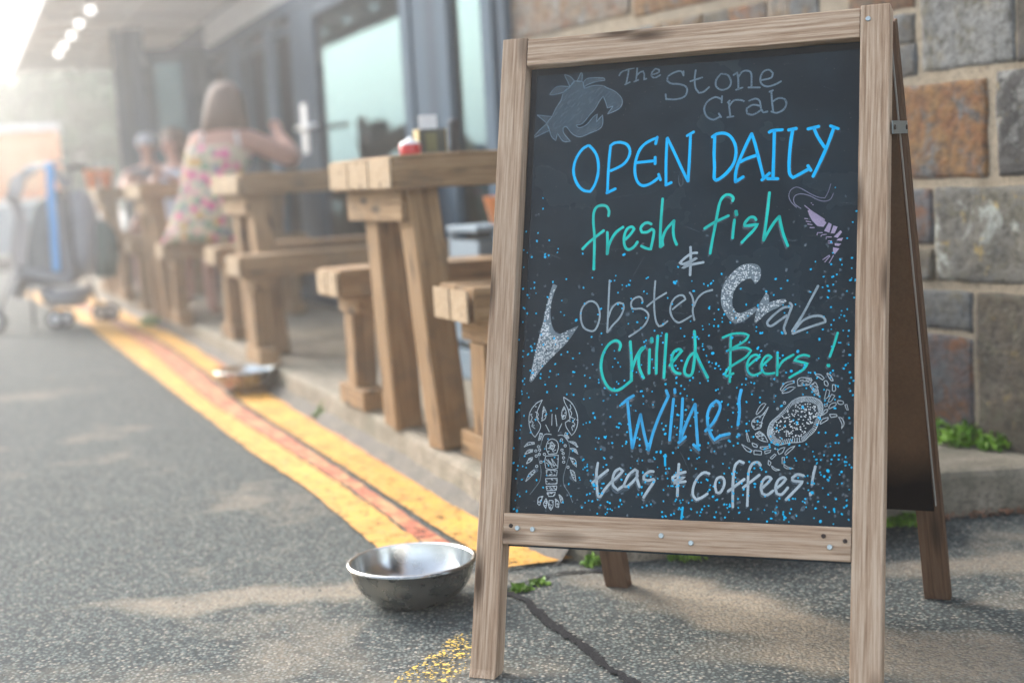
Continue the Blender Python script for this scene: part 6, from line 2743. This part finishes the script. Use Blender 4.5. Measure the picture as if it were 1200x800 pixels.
M['hair'] = flat('brown_hair', (.14, .08, .05), .55, 0, .3, 60, .3)
M['grey_cloth'] = flat('grey_cloth', (.12, .13, .15), .85, 0, .2, 20)
M['white_cloth'] = flat('white_cloth', (.55, .57, .62), .85, 0, .1, 20)
M['navy'] = flat('dark_trousers', (.04, .045, .06), .85)
def skinned(name, nodes, edges, mat, parent, root_i=0):
    me = bpy.data.meshes.new(name); me.from_pydata([n[0] for n in nodes], edges, [])
    sk = me.attributes.new('tmp', 'FLOAT', 'POINT') if False else None
    o = put(name, me, None, parent)
    md = o.modifiers.new('skin', 'SKIN'); md.use_smooth_shade = True
    lay = me.skin_vertices[0] if me.skin_vertices else None
    for i, n in enumerate(nodes):
        r = n[1]; lay.data[i].radius = r if isinstance(r, tuple) else (r, r); lay.data[i].use_root = (i == root_i)
    sb = o.modifiers.new('sub', 'SUBSURF'); sb.levels = 2; sb.render_levels = 2
    me.materials.append(mat); return o
def hand(nodes, edges, wrist_i, d, side, s=.9):
    """palm and five bent fingers from the wrist node, d = pointing direction, side = towards the thumb"""
    w = Vector(nodes[wrist_i][0]); d = Vector(d).normalized(); sd = Vector(side); sd = (sd - d * sd.dot(d)).normalized(); nn = d.cross(sd)
    nodes.append((tuple(w + d * .035 * s), (.026 * s, .017 * s))); pi = len(nodes) - 1; edges.append((wrist_i, pi))
    nodes.append((tuple(w + d * .07 * s), (.026 * s, .014 * s))); ki = len(nodes) - 1; edges.append((pi, ki))
    for k, (off, ln) in enumerate(((.026, .062), (.009, .070), (-.008, .066), (-.024, .052))):
        b = w + d * .078 * s + sd * off * s
        nodes.append((tuple(b), .009 * s)); i0 = len(nodes) - 1; edges.append((ki, i0))
        nodes.append((tuple(b + d * ln * .5 * s + nn * .008 * s), .0085 * s)); edges.append((i0, i0 + 1))
        nodes.append((tuple(b + d * ln * .85 * s + nn * .03 * s), .007 * s)); edges.append((i0 + 1, i0 + 2))
    b = w + d * .03 * s + sd * .03 * s
    nodes.append((tuple(b), .011 * s)); i0 = len(nodes) - 1; edges.append((pi, i0))
    nodes.append((tuple(b + (d * .7 + sd * .6).normalized() * .04 * s), .0095 * s)); edges.append((i0, i0 + 1))
def person(loc, label, hd, neck, chest, pelvis, shR, elR, haR, shL, elL, haL, kR, fR, kL, fL, sc_=1.0, face=Vector((0, 1, 0)), group=None):
    t = thing('person', loc, label, 'person', group); s = sc_
    nodes = [(pelvis, (.115 * s, .095 * s)), (tuple((Vector(pelvis) + Vector(chest)) / 2), (.10 * s, .08 * s)), (chest, (.13 * s, .085 * s)), (neck, .045 * s), (tuple(Vector(neck).lerp(Vector(hd), .45)), .045 * s), (hd, (.068 * s, .080 * s)), (tuple(Vector(hd) + Vector((0, 0, .055 * s))), (.062 * s, .07 * s))]
    edges = [(0, 1), (1, 2), (2, 3), (3, 4), (4, 5), (5, 6)]
    def chain(start, pts, rs):
        pi = start
        for p, r in zip(pts, rs):
            nodes.append((tuple(p), r)); edges.append((pi, len(nodes) - 1)); pi = len(nodes) - 1
        return pi
    w = chain(2, (shR, elR, haR), ((.068 * s, .058 * s, .030 * s) if s > .95 else (.050 * s, .038 * s, .024 * s))); hand(nodes, edges, w, Vector(haR) - Vector(elR), (-.6, .3, .3), s)
    w = chain(2, (shL, elL, haL), (.050 * s, .038 * s, .024 * s)); hand(nodes, edges, w, Vector(haL) - Vector(elL), (.6, .3, .3), s)
    for k, f, sg in ((kR, fR, 1), (kL, fL, -1)):
        hip = Vector(pelvis) + Vector((.06 * sg * s, .03 * s, -.02 * s))
        chain(0, (hip, k, f, Vector(f) + face * .12 * s - Vector((0, 0, .02))), (.075 * s, .052 * s, .034 * s, .026 * s))
    body = skinned('body', nodes, edges, M['skin'], t)
    # nose and ears on the head
    h = Vector(hd); bm = bmesh.new(); sdv = face.cross(ZZ)
    tube_bm([h + face * .072 * s + ZZ * .02 * s, h + face * .092 * s - ZZ * .012 * s], [.006 * s, .012 * s], 6, bm)
    for sg in (1, -1): tube_bm([h + sdv * sg * .066 * s - ZZ * .018 * s, h + sdv * sg * .074 * s + ZZ * .012 * s], [.010 * s, .013 * s], 6, bm)
    obj('face_features', bm, M['skin'], t, None, True)
    bm = bmesh.new()
    for sg in (1, -1):
        e = h + face * .070 * s + sdv * sg * .028 * s + ZZ * .012 * s
        bmesh.ops.create_uvsphere(bm, u_segments=8, v_segments=6, radius=.010 * s, matrix=Matrix.Translation(e))
    obj('eyes', bm, M['dark'], t, None, True)
    bm = bmesh.new(); tube_bm([h + face * .074 * s + sdv * .02 * s - ZZ * .035 * s, h + face * .078 * s - ZZ * .037 * s, h + face * .074 * s - sdv * .02 * s - ZZ * .035 * s], .005 * s, 6, bm)
    obj('mouth', bm, flat('lips', (.40, .12, .10), .5), t)
    return t
def loft(rings, n=28, cap=True):
    """rings: (centre, rx, ry, rot)"""
    b = bmesh.new(); R = []
    for k, (c, rx, ry, ro) in enumerate(rings):
        R.append([b.verts.new((c[0] + rx * math.cos(2 * math.pi * i / n) * math.cos(ro) - ry * math.sin(2 * math.pi * i / n) * math.sin(ro),
                               c[1] + rx * math.cos(2 * math.pi * i / n) * math.sin(ro) + ry * math.sin(2 * math.pi * i / n) * math.cos(ro),
                               c[2] + noise.noise(Vector((k * .5, math.cos(2 * math.pi * i / n) * 2, math.sin(2 * math.pi * i / n) * 2))) * .012)) for i in range(n)])
    for k in range(len(R) - 1):
        for i in range(n): b.faces.new((R[k][i], R[k][(i + 1) % n], R[k + 1][(i + 1) % n], R[k + 1][i]))
    if cap: b.faces.new(R[0][::-1]); b.faces.new(R[-1])
    bmesh.ops.recalc_face_normals(b, faces=b.faces); return b
# woman eating at the third table, her back to us
wt = person((-1.60, 7.80, .1), 'woman in a floral strap dress with long brown hair eating, seen from behind', (-1.475, 7.86, 1.285), (-1.50, 7.83, 1.155), (-1.52, 7.81, 1.02), (-1.62, 7.78, .635),
            (-1.375, 7.84, 1.075), (-1.13, 7.95, .945), (-1.215, 8.08, 1.075), (-1.645, 7.84, 1.075), (-1.73, 7.98, .93), (-1.60, 8.16, .92),
            (-1.52, 8.10, .60), (-1.48, 8.05, .15), (-1.68, 8.08, .60), (-1.66, 8.0, .15), .97)
bm = loft([((-1.655, 7.80, .535), .215, .15, .35), ((-1.645, 7.80, .60), .195, .145, .35), ((-1.625, 7.785, .68), .165, .125, .35), ((-1.590, 7.795, .78), .160, .12, .35), ((-1.565, 7.805, .87), .168, .118, .3), ((-1.535, 7.815, .96), .180, .122, .3), ((-1.522, 7.82, 1.02), .180, .118, .3), ((-1.515, 7.825, 1.045), .165, .10, .3)])
obj('dress', bm, M['floral'], wt, None, True)
bm = loft([((-1.60, 7.95, .56), .16, .17, .35), ((-1.60, 8.05, .62), .15, .12, .35), ((-1.60, 8.06, .66), .10, .08, .35)]); obj('skirt', bm, M['floral'], wt, None, True)
bm = bmesh.new(); tube_bm([(-1.40, 7.75, 1.03), (-1.412, 7.755, 1.09), (-1.42, 7.81, 1.118), (-1.42, 7.88, 1.09)], .009, 6, bm); tube_bm([(-1.60, 7.75, 1.03), (-1.598, 7.755, 1.09), (-1.595, 7.82, 1.118), (-1.6, 7.88, 1.09)], .009, 6, bm)
obj('dress_strap', bm, M['white_plastic'], wt, None, True)
bm = loft([((-1.482, 7.845, 1.085), .115, .035, .1), ((-1.482, 7.83, 1.12), .128, .06, .1), ((-1.48, 7.83, 1.17), .122, .085, .1), ((-1.478, 7.83, 1.23), .110, .095, .1), ((-1.475, 7.84, 1.29), .100, .097, .1), ((-1.475, 7.85, 1.34), .084, .088, .1), ((-1.475, 7.855, 1.37), .05, .055, .1), ((-1.475, 7.86, 1.382), .02, .022, .1)])
obj('hair', bm, M['hair'], wt, None, True)
bm = bmesh.new(); 
bm = box_bm(.16, .10, .14, .03, off=(-1.38, 7.95, .17)); hb = obj('handbag', bm, M['grey_cloth'], None, None, True); tag(hb, 'dark grey handbag on the patio under the table where the woman eats', 'handbag')
# child at the far side of the third table
ct = person((-2.02, 8.95, .1), 'child with brown hair and a pale top behind the woman', (-2.045, 8.98, 1.10), (-2.03, 9.0, .98), (-2.02, 9.02, .88), (-2.0, 9.04, .62),
            (-1.93, 8.98, .92), (-1.92, 8.88, .83), (-2.02, 8.76, .90), (-2.13, 9.0, .92), (-2.17, 8.88, .84), (-2.10, 8.74, .90),
            (-1.96, 8.82, .60), (-1.96, 8.80, .15), (-2.08, 8.82, .60), (-2.08, 8.80, .15), .85, Vector((-.5, -.86, 0)))
obj('top', loft([((-2.0, 9.04, .56), .13, .10, .3), ((-2.01, 9.03, .7), .12, .095, .3), ((-2.02, 9.02, .85), .135, .095, .3), ((-2.025, 9.01, .95), .125, .08, .3)]), M['white_cloth'], ct, None, True)
obj('hair', loft([((-2.0, 9.03, 1.02), .07, .04, .3), ((-2.01, 9.02, 1.07), .085, .07, .3), ((-2.02, 9.01, 1.13), .085, .08, .3), ((-2.03, 9.0, 1.18), .07, .075, .3), ((-2.035, 8.995, 1.205), .03, .03, .3)]), M['hair'], ct, None, True)
# seated figure in grey at the fourth table
gt = person((-2.63, 10.75, .1), 'person in a grey top and pale cap at the farthest table', (-2.61, 10.70, 1.16), (-2.62, 10.74, 1.04), (-2.63, 10.77, .92), (-2.62, 10.82, .64),
            (-2.50, 10.74, .97), (-2.47, 10.62, .86), (-2.56, 10.48, .90), (-2.77, 10.74, .97), (-2.80, 10.62, .86), (-2.70, 10.48, .90),
            (-2.56, 10.55, .60), (-2.56, 10.53, .15), (-2.70, 10.55, .60), (-2.70, 10.53, .15), .92, Vector((.2, -.98, 0)))
obj('top', loft([((-2.62, 10.82, .56), .15, .11, .2), ((-2.63, 10.80, .72), .145, .105, .2), ((-2.63, 10.78, .88), .16, .105, .2), ((-2.63, 10.76, 1.0), .145, .085, .2)]), M['grey_cloth'], gt, None, True)
obj('cap', loft([((-2.61, 10.70, 1.17), .082, .085, .2), ((-2.61, 10.70, 1.21), .08, .083, .2), ((-2.61, 10.70, 1.245), .05, .055, .2), ((-2.61, 10.70, 1.255), .01, .01, .2)]), M['white_cloth'], gt, None, True)

# orange buckets on the farthest table
for i, (x, y) in enumerate(((-2.80, 10.22), (-2.87, 10.10))):
    b = thing('orange_bucket', (x, y, .866), ['orange bucket on the farthest table, nearer the seated person in grey', 'orange bucket on the farthest table, at its left end beside the pushchair'][i], 'bucket', 'orange buckets on the farthest table')
    Mx = Matrix.Translation((x, y, .866))
    obj('pail', lathe_bm([(0, 0), (.03, 0), (.055, .13), (.058, .132), (.052, .132), (.028, .006), (0, .006)], 20), flat('orange_bucket_plastic', (.85, .24, .05), .5), b, Mx, True)
    obj('handle', tube_bm([(-.056, 0, .125), (-.04, 0, .17), (0, 0, .185), (.04, 0, .17), (.056, 0, .125)], .003, 6), M['white_plastic'], b, Mx, True)

# ------------------------------------------------------------------ pushchair
pc = thing('pushchair', (-2.85, 9.0, 0), 'grey pushchair with a blue strap and a dark bag parked on the road', 'pushchair')
def wheel(x, y, r, lb):
    w = put('wheel', bm_mesh('wheel', lathe_bm([(r * .55, -.012), (r * .82, -.018), (r, -.010), (r, .010), (r * .82, .018), (r * .55, .012), (r * .55, -.012)], 24)), Matrix.Translation((x, y, r + .001)) @ Matrix.Rotation(math.radians(90), 4, 'X') , pc, M['dark'], True)
    put('hub', bm_mesh('hub', lathe_bm([(0, -.022), (r * .30, -.022), (r * .55, -.014), (r * .55, .014), (r * .30, .022), (0, .022)], 20)), WM[w.name], w, M['white_plastic'], True)
for x, y in ((-2.855, 8.98), (-2.66, 9.30)): 
    wheel(x, y, .058, ''); wheel(x + .06, y + .02, .058, '')
wheel(-3.21, 8.92, .07, '')
fr_ = flat('pushchair_frame', (.14, .14, .15), .4, .6)
for pts in ([(-2.85, 8.99, .07), (-2.90, 9.05, .36), (-3.08, 9.0, .40), (-3.21, 8.92, .07)], [(-2.66, 9.29, .07), (-2.72, 9.25, .36), (-2.90, 9.25, .42)], [(-2.99, 8.97, .02), (-2.995, 9.0, .36)],
            [(-3.10, 8.98, .35), (-2.86, 9.02, .24), (-2.70, 9.15, .2)], [(-2.80, 9.02, .28), (-2.76, 9.05, .70), (-2.70, 9.08, .98), (-2.78, 9.08, 1.04), (-2.92, 9.1, 1.02)]):
    obj('frame_tube', tube_bm(pts, .011, 8), fr_, pc, None, True)
gcl = flat('grey_hood_cloth', (.40, .41, .44), .85, 0, .08, 6)
# arched hood over a light cloth that falls towards the footrest
def arch(cx, cy, r, w, a0, a1, th=.006, n=14):
    b = bmesh.new(); rows = []
    for k in range(n + 1):
        a = a0 + (a1 - a0) * k / n; row = []
        for q in range(6):
            yy = -w / 2 + w * q / 5; rr_ = r * (1 - .12 * (abs(q - 2.5) / 2.5) ** 2) + .008 * math.sin(k * 1.9)
            row.append(b.verts.new((cx + rr_ * math.cos(a), cy + yy, .80 + rr_ * 1.15 * math.sin(a))))
        rows.append(row)
    for k in range(n):
        for q in range(5): b.faces.new((rows[k][q], rows[k + 1][q], rows[k + 1][q + 1], rows[k][q + 1]))
    bmesh.ops.solidify(b, geom=list(b.faces), thickness=th); return b
obj('hood', arch(-2.905, 9.08, .20, .30, .35, 3.05), gcl, pc, None, True)
b = bmesh.new(); rows = []
for k in range(9):
    s_ = k / 8; x = -3.095 + .03 * math.sin(s_ * 5) + .05 * s_; z = .84 - .48 * s_
    rows.append([b.verts.new((x + .012 * math.sin(q * 2.2 + k), 8.94 + .28 * q / 7, z + .01 * math.cos(q * 1.7))) for q in range(8)])
for k in range(8):
    for q in range(7): b.faces.new((rows[k][q], rows[k + 1][q], rows[k + 1][q + 1], rows[k][q + 1]))
bmesh.ops.solidify(b, geom=list(b.faces), thickness=.006)
obj('cloth', b, gcl, pc, None, True)
dg = flat('dark_grey_cloth', (.24, .25, .27), .9, 0, .1, 10)
plank('seat_back', (-2.74, 9.12, .30), (-2.80, 9.14, .86), (0, 1, 0), .30, .045, dg, pc, .015)
plank('seat', (-2.75, 9.11, .30), (-3.03, 9.09, .37), (0, 1, 0), .30, .05, dg, pc, .015)
plank('footrest', (-3.04, 9.09, .36), (-3.12, 9.07, .20), (0, 1, 0), .26, .02, dg, pc, .008)
obj('seat_shell', loft([((-2.86, 9.12, .27), .13, .13, .1), ((-2.88, 9.12, .36), .17, .15, .1), ((-2.865, 9.12, .50), .165, .155, .1), ((-2.845, 9.12, .66), .145, .15, .1), ((-2.835, 9.12, .78), .12, .13, .1), ((-2.83, 9.12, .82), .06, .08, .1)]), flat('charcoal_cloth', (.13, .145, .15), .9, 0, .2, 8), pc, None, True)
obj('basket', loft([((-2.82, 9.12, .13), .12, .12, 0), ((-2.82, 9.12, .20), .16, .14, 0), ((-2.82, 9.12, .24), .17, .145, 0)]), dg, pc, None, True)
obj('changing_bag', loft([((-2.66, 9.12, .34), .07, .12, .1), ((-2.65, 9.12, .45), .085, .14, .1), ((-2.655, 9.12, .70), .08, .135, .1), ((-2.67, 9.12, .82), .06, .12, .1), ((-2.69, 9.12, .86), .02, .08, .1)]), dg, pc, None, True)
obj('handlebar', tube_bm([(-2.70, 8.98, .98), (-2.66, 9.0, 1.0), (-2.66, 9.24, 1.0), (-2.70, 9.26, .98)], .014, 8), M['dark'], pc, None, True)
bm = box_bm(.05, .02, .34, .008, off=(0, 0, 0)); 
plank('strap', (-2.815, 8.955, .36), (-2.79, 8.93, 1.03), (1, 0, 0), .05, .012, flat('blue_webbing', (.10, .36, .72), .7), pc, .004, 8, .004)
bg_ = loft([((-2.56, 9.12, .30), .07, .09, .2), ((-2.55, 9.12, .42), .09, .10, .2), ((-2.55, 9.12, .56), .085, .09, .2), ((-2.58, 9.12, .66), .05, .05, .2)])
o = obj('shoulder_bag', bg_, flat('dark_green_cloth', (.06, .10, .095), .9), None, None, True); tag(o, 'dark green bag hanging at the right side of the pushchair', 'bag')

# ------------------------------------------------------------------ orange trailer at the left edge
tr = thing('food_trailer', (-5.6, 17.6, 0), 'orange and grey trailer at the left edge of the picture', 'trailer')
orr = flat('orange_panel', (.92, .40, .18), .5, 0, .05, 2); gry = flat('grey_blue_panel', (.26, .33, .38), .5, 0, .1, 2)
TRM = Matrix.Translation((-5.18, 17.0, 0)) @ Matrix.Rotation(math.radians(16.5), 4, 'Z')
def tb(name, x0, x1, y0, y1, z0, z1, mat, bev=.01): return put(name, bm_mesh(name, box_bm(x1 - x0, y1 - y0, z1 - z0, bev, off=((x0 + x1) / 2 + 3.96, (y0 + y1) / 2 - 13.0, (z0 + z1) / 2))), TRM, tr, mat)
tb('upper_body', -4.95, -3.96, 13.0, 14.8, .832, 1.615, orr, .05)
tb('roof', -4.98, -3.93, 12.97, 14.83, 1.617, 1.68, M['white_plastic'], .02)
tb('band', -4.97, -3.94, 12.98, 14.82, .765, .830, M['white_plastic'], .01)
tb('lower_body', -4.94, -3.97, 13.01, 14.79, .20, .763, gry, .03)
tb('serving_hatch', -4.6, -4.2, 12.985, 12.999, .95, 1.5, flat('pale_orange_hatch', (.90, .50, .26), .5))
for x in (-4.7, -4.2):
    w = put('wheel', bm_mesh('wheel', lathe_bm([(.08, -.05), (.18, -.06), (.2, -.04), (.2, .04), (.18, .06), (.08, .05), (.08, -.05)], 24)), TRM @ Matrix.Translation((x + 3.96, .2, .201)) @ Matrix.Rotation(math.radians(90), 4, 'X'), tr, M['dark'], True)

# ------------------------------------------------------------------ trees and hill beyond
trees = [((-6.9, 22.5, 0), 1.5, 3.0, 'rounded tree between the trailer and the cafe'), ((-5.2, 24.5, 0), 1.6, 3.1, 'dense tree just left of the cafe bay')]
for i, (lc, R, H, lb) in enumerate(trees):
    leafy('tree', lc, R, H, 4600, .13, lb, 'tree', 'tree_leaf', .12, 'trees beyond the cafe', 40 + i)
bm = bmesh.new(); vs = []
N = 60
for i in range(N + 1):
    a = math.radians(-88 + 112 * i / N); d = 120 + 12 * math.sin(i * .7)
    h = 3.2 + 2.2 * noise.noise(Vector((i * .16, 0, 0))) + .8 * noise.noise(Vector((i * .6, 3, 0)))
    row = []
    for f, hh in ((.8, -.5), (.9, .5), (1.0, .85), (1.1, 1.0), (1.6, .9)):
        row.append(bm.verts.new((math.sin(a) * d * f, math.cos(a) * d * f, max(-.5, h * hh))))
    vs.append(row)
for i in range(N):
    for k in range(4): bm.faces.new((vs[i][k], vs[i + 1][k], vs[i + 1][k + 1], vs[i][k + 1]))
bmesh.ops.recalc_face_normals(bm, faces=bm.faces)
o = obj('hill', bm, M['grass_hill'], None, None, True); o['kind'] = 'structure'

# ------------------------------------------------------------------ sunlit haze
HAZE = True
if HAZE:
    t = NT('haze_air'); pv = t.n("ShaderNodeVolumePrincipled")
    pv.inputs['Density'].default_value = .0145; pv.inputs['Color'].default_value = (1, 1, 1, 1); pv.inputs['Anisotropy'].default_value = .84
    t.l(pv.outputs[0], t.out.inputs['Volume'])
    bm = box_bm(560, 520, 8.5 + 1.0, 0, off=(0, 110, 3.75))
    o = put('haze', bm_mesh('haze', bm), None, None, t.m); o['kind'] = 'stuff'
